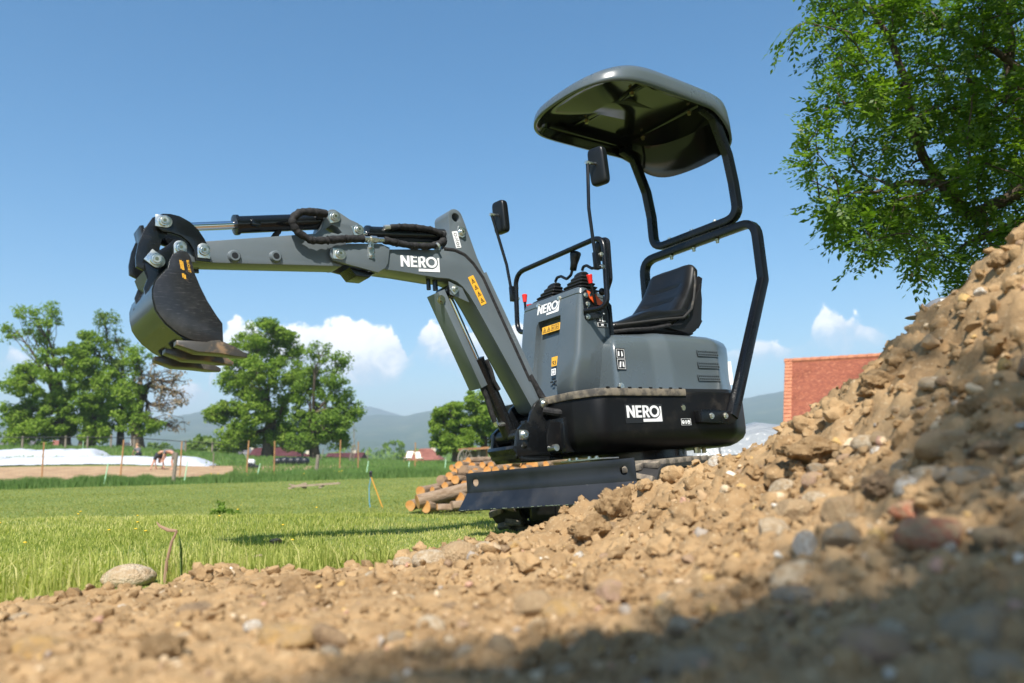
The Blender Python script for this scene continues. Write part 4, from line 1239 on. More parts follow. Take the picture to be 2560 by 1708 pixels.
# ---- stone shapes
def rock_mesh(name, seed, sub=3, ang_=.75, cuts=9, rough=.06, squash=.7):
    rr = np.random.default_rng(seed)
    bm = bmesh.new(); bmesh.ops.create_icosphere(bm, subdivisions=sub, radius=1)
    V = np.array([v.co[:] for v in bm.verts])
    V *= np.array([1, rr.uniform(.65, .95), squash * rr.uniform(.8, 1.1)])
    for k in range(cuts):
        n_ = rr.normal(size=3); n_ /= np.linalg.norm(n_)
        ext = (V @ n_).max(); d_ = ext * rr.uniform(ang_, .97)
        ov = np.maximum(V @ n_ - d_, 0)
        V -= ov[:, None] * n_ * .92
    V *= (1 + rough * fbm(V[:, 0] * 1.6 + seed, V[:, 1] * 1.6, V[:, 2] * 1.6, 5 if rough > .15 else 4, .6))[:, None]
    V /= np.abs(V).max()
    for v, q in zip(bm.verts, V): v.co = q
    me = bpy.data.meshes.new(name); bm.to_mesh(me); bm.free()
    me.shade_smooth(); me.set_sharp_from_angle(angle=R(38))
    return me
ROCKS = [rock_mesh('rock', 11 + i, 4, .50 + .05 * (i % 5), 9 + i % 6, .05 + .01 * (i % 3)) for i in range(10)]
ROUND = [rock_mesh('cobble', 41 + i, 4, .86, 5, .05, .66) for i in range(5)]
CLOD = [rock_mesh('clod', 71 + i, 5, .70, 6, .30, .85) for i in range(4)]
def stonemat(name, c, c2, s=22):
    m = mat(name, c, .88, spec=.2, col2=c2, vs=s, va=(.35, .7), bump=(9, .6, .05), detail=8)
    dusty(m, .9, 2.6, .40, .62, (.42, .29, .165))
    return m
ST = dict(tan=stonemat('tan_stone', (.46, .33, .19), (.36, .24, .13), 3), pale=stonemat('pale_stone', (.60, .50, .36), (.44, .33, .21), 3), white=stonemat('white_stone', (.76, .72, .64), (.58, .51, .41), 3),
          grey=stonemat('grey_stone', (.34, .29, .22), (.40, .30, .19), 3), blue=stonemat('blue_grey_stone', (.32, .295, .25), (.40, .31, .21), 3), pink=stonemat('pink_stone', (.46, .30, .21), (.40, .27, .17), 3),
          brick=stonemat('brick_fragment', (.44, .17, .10), (.42, .29, .18), 3), orange=stonemat('orange_stone', (.52, .32, .12), (.42, .28, .13), 3), brown=stonemat('brown_stone', (.27, .18, .105), (.19, .125, .075), 3))
for m_ in ST.values():   # rocks share unit meshes, so scale the grain to the stone
    pass
def dup_mesh(me, m):
    key = (me.name, m.name)
    if key not in dup_mesh.c:
        q = me.copy(); q.materials.clear(); q.materials.append(m); dup_mesh.c[key] = q
    return dup_mesh.c[key]
dup_mesh.c = {}
def stone(px_, py_, w_px, h_px, me, m, label, group=None, rz=None, sink=.25, tilt=0.0, name='stone', cat='stone'):
    h = soil_hit(px_, py_ + h_px * .5, True)
    if h is None: return None
    P, d = h
    w = w_px / FPX * d / 2; hh = h_px / FPX * d / 2
    o = bpy.data.objects.new(name, dup_mesh(me, m)); COL.objects.link(o)
    zr = max(abs(v.co.z) for v in me.vertices)
    o.scale = (w, w * 1.0, hh / zr)
    o.rotation_euler = (tilt, .0, random.uniform(-.6, .6) if rz is None else rz)
    o.location = (P[0], P[1], P[2] + hh * (1 - 2 * sink))
    EDGE_ST.append((P[0], P[1], w))
    return tag(o, label, cat, group)
EDGE_ST = []
C_ = CLOD; K_ = ROCKS; G_ = ROUND
SPEC = [
 (1545, 1240, 118, 104, C_[0], SOIL, 'big crumbly soil clod standing on the mound in front of the blade', 'clod'),
 (1556, 1232, 44, 40, K_[1], ST['orange'], 'small amber stone stuck in the big clod by the blade', 'stone'),
 (1480, 1305, 120, 90, C_[1], SOIL, 'lumpy soil clod at the foot of the big clod by the blade', 'clod'),
 (320, 1430, 138, 66, G_[0], ST['pale'], 'pale sandy boulder at the grass edge on the left', 'stone'),
 (1075, 1388, 92, 50, G_[1], ST['pale'], 'smooth pale cobble beside the grey one at the grass edge', 'stone'),
 (1150, 1372, 104, 66, G_[2], ST['tan'], 'rounded brownish cobble standing highest at the grass edge', 'stone'),
 (1008, 1400, 60, 28, G_[3], ST['pale'], 'flat cream cobble left of the two larger cobbles', 'stone'),
 (1258, 1374, 60, 44, K_[2], ST['brown'], 'squarish brown stone right of the cobbles at the grass edge', 'stone'),
 (92, 1608, 138, 74, K_[3], ST['orange'], 'orange tan sharp-edged stone at the lower left corner', 'stone'),
 (715, 1578, 170, 70, K_[4], ST['orange'], 'long orange stone lying in the soil left of centre', 'stone'),
 (795, 1572, 74, 52, K_[5], ST['orange'], 'short orange stone touching the long orange one', 'stone'),
 (632, 1560, 56, 32, G_[4], ST['white'], 'small whitish stone just left of the long orange stone', 'stone'),
 (400, 1610, 150, 80, C_[2], SOIL, 'rough brown clod in the left foreground soil', 'clod'),
 (1338, 1502, 104, 84, K_[6], ST['tan'], 'blocky tan rock in the middle of the foreground soil', 'stone'),
 (1530, 1466, 84, 60, K_[3], ST['pink'], 'chunky pink stone right of the blocky tan rock', 'stone'),
 (1300, 1360, 66, 48, K_[7], ST['orange'], 'angular orange stone below the track at the soil edge', 'stone'),
 (1452, 1390, 46, 40, K_[0], ST['white'], 'small bright stone below the clods by the blade', 'stone'),
 (1935, 1318, 98, 86, K_[8], ST['pale'], 'pale pointed rock left of the white stone', 'stone'),
 (2015, 1348, 58, 78, K_[9], ST['white'], 'bright white stone standing upright on the mound', 'stone'),
 (2122, 1328, 124, 92, K_[0], ST['grey'], 'large grey brown stone right of the white stone', 'stone'),
 (2330, 1318, 205, 96, K_[1], ST['brick'], 'dusty red brick fragment on the right slope', 'brick fragment'),
 (2280, 1265, 110, 50, K_[3], ST['brick'], 'red corner of brick poking out above the brick fragment', 'brick fragment'),
 (1990, 1270, 112, 92, K_[2], ST['tan'], 'tan boulder above the pale pointed rock', 'stone'),
 (2110, 1262, 104, 84, K_[4], ST['tan'], 'yellowish boulder above the grey brown stone', 'stone'),
 (2205, 1200, 130, 96, C_[3], ST['brown'], 'dark brown lump in the shade of the right slope', 'stone'),
 (2385, 1178, 90, 50, K_[6], ST['blue'], 'blue grey pebble in the shade on the right slope', 'stone'),
 (1985, 1478, 110, 46, K_[9], ST['blue'], 'flat blue grey stone at the edge of the foreground shade', 'stone'),
 (2455, 1545, 190, 150, K_[7], ST['grey'], 'large blurred grey rock in the shade at the lower right', 'stone'),
 (2190, 1588, 200, 120, K_[5], ST['pink'], 'large blurred brownish pink rock in the shade near the bottom', 'stone'),
 (2500, 1665, 160, 120, K_[8], ST['blue'], 'blurred blue grey rock in the bottom right corner', 'stone'),
 (1730, 1650, 150, 90, K_[6], ST['grey'], 'blurred dark stone in the bottom shade right of centre', 'stone'),
 (2030, 1108, 165, 84, C_[1], SOIL, 'wide overhanging clod under the mound crest beside the roof', 'clod'),
 (2165, 1100, 70, 48, G_[1], ST['pale'], 'smooth pale stone right of the overhanging clod', 'stone'),
 (2200, 1124, 46, 34, G_[2], ST['white'], 'small creamy stone below the smooth pale stone', 'stone'),
 (2368, 1095, 160, 92, K_[7], ST['tan'], 'broad flat tan slab on the right slope', 'stone'),
 (2040, 1195, 70, 56, K_[8], ST['pink'], 'pinkish cube-like stone below the overhanging clod', 'stone'),
 (1960, 1215, 66, 66, K_[9], ST['pale'], 'pale broken stone left of the pinkish one', 'stone'),
 (2455, 726, 40, 30, K_[0], ST['white'], 'white stone on the skyline of the mound at the right', 'stone'),
 (2510, 640, 80, 60, C_[0], SOIL, 'clod on the highest skyline of the mound', 'clod'),
 (2180, 950, 90, 60, C_[2], SOIL, 'clod jutting from the skyline in front of the tiled roof', 'clod'),
 (1790, 1148, 42, 34, K_[3], ST['white'], 'whitish stone on the skyline behind the rear of the tracks', 'stone'),
 (2480, 1115, 110, 60, K_[2], ST['brown'], 'long dark stone at the right edge below the slab', 'stone'),
 (2440, 1010, 90, 70, C_[3], SOIL, 'dark clod in the upper shade of the right slope', 'clod'),
 (1210, 1362, 50, 30, G_[4], ST['pale'], 'pale pebble between the cobbles and the brown stone', 'stone'),
]
for i, (px_, py_, w_, h_, me, m_, lab, cat_) in enumerate(SPEC):
    stone(px_, py_, w_, h_, me, m_, lab, rz=random.uniform(-.5, .5), sink=.22, name='brick_fragment' if 'brick' in cat_ else ('soil_clod' if cat_ == 'clod' else 'stone'), cat=cat_)
rs_ = random.Random(5)
kinds = [('tan', 'tan'), ('pale', 'pale'), ('brown', 'brown'), ('grey', 'grey'), ('orange', 'orange'), ('pink', 'pinkish'), ('white', 'white')]
wts = [30, 26, 20, 7, 9, 6, 4]
cnt = 0
while cnt < 230:
    px_ = rs_.uniform(-60, 2620); py_ = rs_.uniform(640, 1690)
    h = soil_hit(px_, py_)
    if h is None or h[0][2] < gh(h[0][0], h[0][1]) - .005: continue
    P, d = h
    if rs_.random() > (1.0 if px_ > 1100 else .45): continue
    kd, word = rs_.choices(kinds, wts)[0]
    sz_ = min(.034, .0095 * math.exp(rs_.gauss(.2, .55))) * (1 if d > .8 else .6)
    me = rs_.choice(ROCKS)
    o = bpy.data.objects.new('stone', dup_mesh(me, ST[kd])); COL.objects.link(o)
    o.scale = (sz_, sz_ * rs_.uniform(.7, 1), sz_ * rs_.uniform(.6, .9)); o.rotation_euler = (rs_.uniform(-.4, .4), rs_.uniform(-.4, .4), rs_.uniform(0, 6.3))
    o.location = (P[0], P[1], P[2] + sz_ * .12)
    if px_ < 520: zone = 'in the far left foreground soil'
    elif px_ < 1000: zone = 'in the foreground soil under the lawn and boom shadow'
    elif px_ < 1450: zone = 'in the bottom foreground below the blade' if py_ > 1480 else 'just below the blade and front track'
    elif px_ < 1850: zone = 'in the bottom shade right of centre' if py_ > 1500 else ('on the slope under the black skirt' if py_ > 1300 else 'near the mound crest behind the tracks')
    elif px_ < 2200: zone = 'in the shade at the lower right' if py_ > 1450 else ('on the slope around the upright white stone' if py_ > 1230 else 'high on the slope below the tiled roof')
    else: zone = 'in the shaded lower right corner' if py_ > 1450 else ('beside the red brick fragment at right' if py_ > 1180 else ('at the right edge above the flat slab' if py_ > 930 else 'near the highest skyline of the mound'))
    tag(o, f'small loose {word} stone {zone}', 'stone', f'small {word} stones strewn over the mound'); cnt += 1

def scatter_lumps(name, label, n, size, mats, seed, sub, where=None):
    """many small lumps as one mesh"""
    rr = np.random.default_rng(seed)
    bm = bmesh.new(); bmesh.ops.create_icosphere(bm, subdivisions=sub, radius=1)
    B = np.array([v.co[:] for v in bm.verts]); Fb = np.array([[v.index for v in f.verts] for f in bm.faces]); bm.free()
    pos = []
    while len(pos) < n:
        m_ = n * 3
        a = rr.uniform(R(-62), R(62), m_); r_ = .32 * (4.2 / .32) ** rr.random(m_)
        x, y = r_ * np.sin(a), r_ * np.cos(a)
        z = soil_base(x, y)
        ok = (z > gh(x, y) - .012) & (rr.random(m_) < (.35 + .65 * sstep(-.5, .35, x) if sub > 1 else .8 + .2 * sstep(-.5, .35, x)))
        z = z + soil_rough(x, y)
        for q in np.stack([x, y, z, r_], -1)[ok]: pos.append(q)
    pos = np.array(pos[:n])
    s = np.minimum(size * np.exp(rr.normal(0, .5, n)), size * 2.4) * np.clip(pos[:, 3] / 1.6, .35, 1.3)
    sc = np.stack([s, s * rr.uniform(.6, 1, n), s * rr.uniform(.5, .9, n)], -1)
    th = rr.uniform(0, 6.28, n); ph = rr.uniform(-.7, .7, n)
    c, sn = np.cos(th), np.sin(th); c2, s2 = np.cos(ph), np.sin(ph)
    if sub == 1: bump_ = 1 + .24 * rr.normal(size=(n, len(B)))
    else:
        off = rr.uniform(0, 50, (n, 1, 3)); Q_ = B[None] * 1.7 + off
        bump_ = 1 + .34 * fbm(Q_[..., 0], Q_[..., 1], Q_[..., 2], 3, .65)
    V = B[None] * sc[:, None] * np.clip(bump_, .55, 1.6)[:, :, None]
    x = V[..., 0] * c2[:, None] + V[..., 2] * s2[:, None]; z = -V[..., 0] * s2[:, None] + V[..., 2] * c2[:, None]
    V = np.stack([x * c[:, None] - V[..., 1] * sn[:, None], x * sn[:, None] + V[..., 1] * c[:, None], z], -1) + pos[:, None, :3] + np.array([0, 0, 1]) * (s * .15)[:, None, None]
    F = (Fb[None] + (np.arange(n) * len(B))[:, None, None]).reshape(-1, 3)
    o = link(name, fast_mesh(name, V.reshape(-1, 3), F), mats, angle=50)
    return tag(o, label, 'soil' if 'crumb' in name else 'gravel', kind='stuff')
scatter_lumps('soil_crumbs', 'crumbs of dry brown soil covering the mound', 13000, .0072, SOIL, 3, 1)
scatter_lumps('soil_lumps', 'broken lumps of soil all over the mound', 2400, .0125, SOIL, 9, 3)
PEB = mat('mixed_pebbles', (.42, .30, .18), .85, spec=.2)
t = PEB.node_tree; gi = t.nodes.new('ShaderNodeNewGeometry'); cr_ = t.nodes.new('ShaderNodeValToRGB')
cr_.color_ramp.interpolation = 'CONSTANT'
for k, (p_, c_) in enumerate(((0, (.40, .27, .15)), (.3, (.52, .40, .26)), (.5, (.27, .18, .11)), (.64, (.46, .30, .12)), (.80, (.32, .27, .22)), (.86, (.44, .26, .18)), (.965, (.62, .56, .47)))):
    e_ = cr_.color_ramp.elements[k] if k < 2 else cr_.color_ramp.elements.new(p_)
    e_.position = p_; e_.color = (*c_, 1)
t.links.new(gi.outputs['Random Per Island'], cr_.inputs[0]); t.links.new(cr_.outputs[0], t.nodes['Principled BSDF'].inputs['Base Color'])
scatter_lumps('pebbles', 'small mixed pebbles scattered through the soil', 2600, .0066, PEB, 4, 2)
# ================================================================== helpers for living things and small builds
def on_ground(px_, d, dz=0.0):
    """stand something on the ground in the direction of a photograph column"""
    v = ray(px_, 1140) * d
    return np.array([v[0], v[1], float(gh(v[0], v[1])) + dz])

def skin_mesh(name, pts, edges, rad, m, parent=None, sub=1):
    me = bpy.data.meshes.new(name)
    me.from_pydata(pts, edges, [])
    ob = bpy.data.objects.new(name, me); COL.objects.link(ob)
    sk_ = ob.modifiers.new('s', 'SKIN'); sk_.use_smooth_shade = True
    for v, r_ in zip(me.skin_vertices[0].data, rad): v.radius = (r_, r_) if isinstance(r_, (int, float)) else r_
    me.skin_vertices[0].data[0].use_root = True
    sb = ob.modifiers.new('d', 'SUBSURF'); sb.levels = sub; sb.render_levels = sub
    dg = bpy.context.evaluated_depsgraph_get()
    nm = bpy.data.meshes.new_from_object(ob.evaluated_get(dg))
    bpy.data.objects.remove(ob); bpy.data.meshes.remove(me)
    nm.materials.clear()
    return link(name, nm, m, parent, True, 180)

SKIN = mat('skin', (.52, .27, .18), .5)
HAIR = mat('blond_hair', (.35, .20, .09), .7)
GREYT = mat('grey_cotton', (.13, .13, .135), .9, bump=(90, .4, .01))
DARKT = mat('dark_cotton', (.020, .024, .032), .9, bump=(90, .4, .01))
KHAKI = mat('khaki_cotton', (.16, .125, .09), .9, bump=(90, .4, .01))
CAPM = mat('grey_cap_cloth', (.16, .165, .18), .85, bump=(120, .4, .01))

def person(loc, rz, J, clothes, label, group=None, hair=HAIR, sc=1.0):
    """J: joints; the body is one skinned mesh, clothing and hair are its children"""
    names = list(J); ix = {n: i for i, n in enumerate(names)}
    E_ = [('hip', 'belly'), ('belly', 'chest'), ('chest', 'neck'), ('neck', 'head'), ('head', 'crown')]
    for s in 'LR':
        E_ += [('chest', 'sh' + s), ('sh' + s, 'el' + s), ('el' + s, 'wr' + s), ('hip', 'th' + s), ('th' + s, 'kn' + s), ('kn' + s, 'an' + s), ('an' + s, 'to' + s)]
        for k in range(5): E_.append(('wr' + s, f'f{k}{s}'))
    RAD = dict(hip=.135, belly=.125, chest=.135, neck=.055, head=.085, crown=.07, sh=.062, el=.042, wr=.030, th=.085, kn=.058, an=.040, to=.035)
    for s in 'LR':   # five fingers of unequal length off each wrist
        w = Vector(J['wr' + s]); d = (w - Vector(J['el' + s])).normalized(); side = d.cross(Vector((1, .2, .1))).normalized()
        for k in range(5):
            ln = (.10, .165, .18, .17, .145)[k]
            J[f'f{k}{s}'] = tuple(w + d * ln + side * (.035 * (k - 2)) + (side * -.03 if k == 0 else Vector()))
    names = list(J); ix = {n: i for i, n in enumerate(names)}
    def rad(n):
        if n in RAD: return RAD[n]
        if n[0] == 'f': return .0095
        return RAD[n[:2]]
    body = skin_mesh('person', [J[n] for n in names], [(ix[a], ix[b_]) for a, b_ in E_], [rad(n) for n in names], SKIN)
    body.location = loc; body.rotation_euler = (0, 0, rz); body.scale = (sc, sc, sc)
    tag(body, label, 'person', group)
    for (nm, chain, k, m) in clothes:
        nn = []
        for a, b_ in chain:
            for q in (a, b_):
                if q not in nn: nn.append(q)
        def pos(q):
            if isinstance(q, str): return J[q]
            a, b_, t_ = q; return tuple(Vector(J[a]).lerp(Vector(J[b_]), t_))
        def rd(q):
            if isinstance(q, str): return rad(q) * k + .012
            a, b_, t_ = q; return (rad(a) * (1 - t_) + rad(b_) * t_) * k + .014
        iy = {q: i for i, q in enumerate(nn)}
        skin_mesh(nm, [pos(q) for q in nn], [(iy[a], iy[b_]) for a, b_ in chain], [rd(q) for q in nn], m, body)
    h = Vector(J['head']); c = Vector(J['crown']); n_ = Vector(J['neck'])
    upv = (c - h).normalized()
    fwd = Vector((1, 0, 0)); fwd = (fwd - upv * fwd.dot(upv)).normalized(); lft = upv.cross(fwd)
    fm = MB()
    fm.lathe(h + fwd * .075 + upv * .01, h + fwd * .118 - upv * .02, [(0, .016), (.6, .017), (1, .006)], 8)
    for s in (-1, 1): fm.ell(h + lft * .088 * s, (.014, .010, .028), 8, 6)
    fm.build('face', SKIN, body)
    em = MB()
    for s in (-1, 1): em.ell(h + fwd * .083 + lft * .032 * s + upv * .022, (.009, .009, .007), 8, 6)
    em.ell(h + fwd * .088 - upv * .048, (.006, .024, .005), 8, 6)
    em.build('eyes_and_mouth', DARKT, body)
    if hair is not None:
        hm = MB(); hm.ell((h + c) / 2 - fwd * .018 + upv * .028, (.098, .092, .085), 14, 10); hm.build('hair', hair, body)
    return body, (h, c, fwd, upv, lft)

SHORTS = [('hip', ('hip', 'belly', .5)), ('hip', 'thL'), ('hip', 'thR'), ('thL', ('thL', 'knL', .8)), ('thR', ('thR', 'knR', .8))]
SHIRT = [(('hip', 'belly', .3), 'belly'), ('belly', 'chest'), ('chest', 'shL'), ('chest', 'shR'), ('shL', ('shL', 'elL', .6)), ('shR', ('shR', 'elR', .6)), ('chest', ('chest', 'neck', .4))]
SHOES = lambda s: [(('an' + s, 'to' + s, 0.0), 'to' + s)]
BENT = dict(hip=(0, 0, .86), belly=(.16, 0, 1.00), chest=(.40, 0, 1.06), neck=(.57, 0, 1.02), head=(.68, 0, .97), crown=(.76, 0, .95),
    shL=(.46, .17, 1.03), elL=(.50, .20, .74), wrL=(.60, .17, .52), shR=(.46, -.17, 1.03), elR=(.48, -.20, .74), wrR=(.56, -.17, .50),
    thL=(.0, .10, .82), knL=(.10, .13, .47), anL=(-.04, .14, .09), toL=(.12, .15, .04), thR=(0, -.10, .82), knR=(.16, -.14, .48), anR=(.06, -.15, .09), toR=(.22, -.16, .04))
DEEP = dict(hip=(0, 0, .88), belly=(.18, 0, .90), chest=(.38, 0, .76), neck=(.48, 0, .64), head=(.54, 0, .55), crown=(.58, 0, .47),
    shL=(.40, .17, .72), elL=(.46, .21, .44), wrL=(.52, .18, .20), shR=(.40, -.17, .72), elR=(.46, -.21, .44), wrR=(.50, -.18, .18),
    thL=(-.02, .12, .84), knL=(-.06, .26, .46), anL=(-.14, .36, .08), toL=(.02, .40, .04), thR=(-.02, -.12, .84), knR=(.04, -.22, .46), anR=(-.04, -.30, .08), toR=(.12, -.34, .04))
Pp = on_ground(436, 44)
person(Pp, math.pi + .25, BENT, [('shirt', SHIRT, 1.06, GREYT), ('shorts', SHORTS, 1.08, KHAKI)], 'person in grey shirt and shorts bending forward beside the wooden stake', sc=1.06)
Pp = on_ground(397, 44)
person(Pp, 1.9, DEEP, [('shirt', SHIRT, 1.06, DARKT), ('shorts', SHORTS, 1.1, DARKT)], 'person in dark clothes bent double with legs apart by the white cover', sc=1.02)
Pp = on_ground(348, 52)
KNEEL = dict(DEEP, hip=(0, 0, .42), belly=(.12, 0, .55), chest=(.2, 0, .72), neck=(.26, 0, .86), head=(.30, 0, .95), crown=(.31, 0, 1.03), shL=(.2, .17, .74), shR=(.2, -.17, .74), elL=(.36, .2, .55), elR=(.36, -.2, .55), wrL=(.5, .14, .4), wrR=(.5, -.14, .4),
    thL=(0, .1, .4), thR=(0, -.1, .4), knL=(.34, .13, .30), knR=(.34, -.13, .3), anL=(.10, .14, .08), anR=(.1, -.14, .08), toL=(.26, .15, .04), toR=(.26, -.15, .04))
person(Pp, 2.6, KNEEL, [('shirt', SHIRT, 1.06, GREYT), ('trousers', SHORTS, 1.08, DARKT)], 'small figure crouching behind the far edge of the white cover')
# the person behind the mound: only the cap and an elbow show over the crest
Hc = at(2368, 806, 4.25); El = at(2249, 889, 4.12)
base = np.array([Hc[0] + .12, Hc[1] + .10, 0.0]); base[2] = gh(base[0], base[1])
loc_ = lambda P: tuple(np.array([-(P[0] - base[0]), -(P[1] - base[1]), P[2] - base[2]]))
hx = loc_(Hc)
CR = dict(hip=(-.18, 0, .42), belly=(-.10, 0, .58), chest=(.0, 0, .76), neck=(.06, 0, hx[2] - .13), head=hx, crown=(hx[0] + .01, hx[1], hx[2] + .075),
    shL=(.02, .17, .78), elL=(.22, .22, .60), wrL=(.42, .15, .52), shR=(.03, -.10, .80), elR=loc_(El), wrR=(loc_(El)[0] + .02, loc_(El)[1] + .06, loc_(El)[2] - .25),
    thL=(-.15, .1, .40), thR=(-.15, -.1, .40), knL=(.28, .16, .45), knR=(.28, -.16, .12), anL=(.16, .16, .08), anR=(-.12, -.16, .08), toL=(.32, .17, .04), toR=(-.02, -.17, .04))
bd, (h, c, fwd, upv, lft) = person(base, math.pi, CR, [('shirt', SHIRT, 1.05, GREYT), ('trousers', SHORTS, 1.08, DARKT)], 'person in a grey cap crouching behind the mound crest, elbow showing', hair=None)
b = MB(); b.ell(h + upv * .055, (.112, .102, .085), 20, 10); b.ell(h + fwd * .13 + upv * .05, (.09, .075, .012), 16, 6); b.build('cap', CAPM, bd, angle=80)
b = MB(); b.box(h + fwd * .02 + upv * .11 - lft * .0 + Vector((0, .075, 0)), (.07, .012, .02)); b.build('cap_badge', WHITE, bd)

# ================================================================== trees
def leafmat(name, c1, c2, c3, trans=.35, gloss=.0):
    m = bpy.data.materials.new(name); m.use_nodes = True
    t = m.node_tree; t.nodes.clear()
    gi = t.nodes.new('ShaderNodeNewGeometry'); tcn = t.nodes.new('ShaderNodeTexCoord')
    nz = N(t, 'ShaderNodeTexNoise', ins={'Scale': .45, 'Detail': 3.0}); t.links.new(tcn.outputs['Object'], nz.inputs['Vector'])
    r_ = t.nodes.new('ShaderNodeValToRGB'); els_ = r_.color_ramp.elements
    els_[0].color = (*c1, 1); els_[1].color = (*c3, 1); e = els_.new(.55); e.color = (*c2, 1)
    t.links.new(mth(t, 'ADD', mth(t, 'MULTIPLY', gi.outputs['Random Per Island'], .7), mth(t, 'MULTIPLY', mapr(t, nz.outputs[0], .35, .65), .3)), r_.inputs[0])
    d = t.nodes.new('ShaderNodeBsdfDiffuse'); tr = t.nodes.new('ShaderNodeBsdfTranslucent'); gl = t.nodes.new('ShaderNodeBsdfGlossy'); gl.inputs['Roughness'].default_value = .45
    gl.inputs['Color'].default_value = (.6, .6, .6, 1)
    t.links.new(r_.outputs[0], d.inputs[0])
    mx0 = N(t, 'ShaderNodeMix', data_type='RGBA', blend_type='MULTIPLY'); mx0.inputs[0].default_value = 1.0; mx0.inputs[7].default_value = (1.5, 1.7, .5, 1); t.links.new(r_.outputs[0], mx0.inputs[6]); t.links.new(mx0.outputs[2], tr.inputs[0])
    a = t.nodes.new('ShaderNodeMixShader'); a.inputs[0].default_value = trans; t.links.new(d.outputs[0], a.inputs[1]); t.links.new(tr.outputs[0], a.inputs[2])
    b_ = t.nodes.new('ShaderNodeMixShader'); b_.inputs[0].default_value = gloss; t.links.new(a.outputs[0], b_.inputs[1]); t.links.new(gl.outputs[0], b_.inputs[2])
    out = t.nodes.new('ShaderNodeOutputMaterial'); t.links.new(b_.outputs[0], out.inputs[0])
    return m
LEAF = leafmat('broadleaf', (.115, .19, .026), (.18, .265, .042), (.27, .35, .07))
LEAFD = leafmat('dark_broadleaf', (.10, .17, .026), (.15, .23, .040), (.22, .305, .062))
LEAFP = leafmat('pale_broadleaf', (.11, .165, .040), (.15, .215, .055), (.21, .27, .085))
LEAFB = leafmat('withered_leaf', (.17, .125, .085), (.24, .18, .12), (.32, .25, .17), .2)
LEAFA = leafmat('ash_leaf', (.05, .10, .012), (.095, .165, .02), (.20, .28, .045), .45, .03)
BARK = mat('bark', (.075, .055, .040), .95, col2=(.13, .10, .075), vs=9, bump=(30, .8, .03), spec=.1)

def leaf_cloud(cent, rad, per, size, rr, flat=.7):
    """quads scattered round clump centres; returns V, F"""
    n = len(cent) * per
    c = np.repeat(cent, per, 0); r_ = np.repeat(rad, per)
    d = rr.normal(size=(n, 3)); d /= np.linalg.norm(d, axis=1)[:, None]
    rad_ = r_ * rr.random(n) ** .45
    p = c + d * rad_[:, None] * np.array([1, 1, flat])
    nrm = rr.normal(size=(n, 3)) * .7 + d * .6 + np.array([0, 0, .7]); nrm /= np.linalg.norm(nrm, axis=1)[:, None]
    a = np.cross(nrm, rr.normal(size=(n, 3))); a /= np.linalg.norm(a, axis=1)[:, None]
    b_ = np.cross(nrm, a)
    s = size * rr.uniform(.6, 1.35, n)[:, None]
    a, b_ = a * s, b_ * s * .55
    V = np.stack([p - a, p - b_ + a * .1, p + a, p + b_ + a * .1], 1).reshape(-1, 3)
    F = np.arange(n * 4).reshape(-1, 4)
    return V, F

def limb(mb, a, b_, r0, r1, rr, n=7, sag=.0, wob=.06):
    a, b_ = np.array(a, float), np.array(b_, float)
    L_ = np.linalg.norm(b_ - a)
    pts = []
    off = rr.normal(size=3) * wob * L_
    for i in range(n):
        u = i / (n - 1)
        pts.append(a + (b_ - a) * u + off * math.sin(u * math.pi) + np.array([0, 0, sag * L_ * math.sin(u * math.pi)]) + rr.normal(size=3) * wob * .12 * L_ * (0 < i < n - 1))
    mb.tube([tuple(q) for q in pts], [r0 + (r1 - r0) * i / (n - 1) for i in range(n)], 7)
    return pts

def broad_tree(label, base, trunks, lobes, seed, leaf=.125, per=190, m=LEAF, group=None, dead=None, clump=.85, dens=1.0):
    """trunks: (x offset, radius, lean); lobes: (x, y, z, rx, rz, clumps, leafiness)"""
    rr = np.random.default_rng(seed)
    root = empty('broadleaf_tree', tuple(base)); tag(root, label, 'tree', group)
    tm = MB()
    tops = []
    for (ox, r_, ln, ht) in trunks:
        top = np.array([ox + ln, rr.normal() * .15, ht])
        pts = limb(tm, (ox, 0, -.4), top, r_ * 1.25, r_ * .6, rr, 8, 0, .03)
        tops.append((top, r_ * .6, pts))
    VV, FF, nv = [], [], 0
    V2, F2, nv2 = [], [], 0
    for li, (x, y, z, rx, rz, nc, lf) in enumerate(lobes):
        if lf >= .8: nc, lf = int(nc * 1.45), lf * .72
        c0 = np.array([x, y, z])
        top, tr_, pts = min(tops, key=lambda q: np.linalg.norm(q[0][:2] - c0[:2]))
        st = pts[rr.integers(4, 8)]
        q = limb(tm, st, c0, tr_ * .62, .05, rr, 8, .06, .08)
        d = rr.normal(size=(nc, 3)); d /= np.linalg.norm(d, axis=1)[:, None]
        cen = c0 + d * (rr.random(nc) ** .38)[:, None] * np.array([rx, rx * .9, rz])
        for k in range(min(nc, 12)):
            limb(tm, q[rr.integers(3, 8)], cen[k], .045, .012, rr, 5, .03, .1)
        rad_ = clump * rr.uniform(.40, 1.05, nc)
        v, f = leaf_cloud(cen, rad_, max(3, int(per * lf * dens)), leaf, rr)
        if dead and li in dead:
            V2.append(v); F2.append(f + nv2); nv2 += len(v)
            for k in range(nc): limb(tm, q[rr.integers(2, 8)], cen[k] + rr.normal(size=3) * .3, .04, .008, rr, 6, .05, .14)
        else:
            VV.append(v); FF.append(f + nv); nv += len(v)
    tm.build('trunk', BARK, root, angle=80)
    link('crown', fast_mesh('crown', np.concatenate(VV), np.concatenate(FF)), m, root, smooth=False)
    if V2: link('withered_crown', fast_mesh('withered', np.concatenate(V2), np.concatenate(F2)), LEAFB, root, smooth=False)
    return root

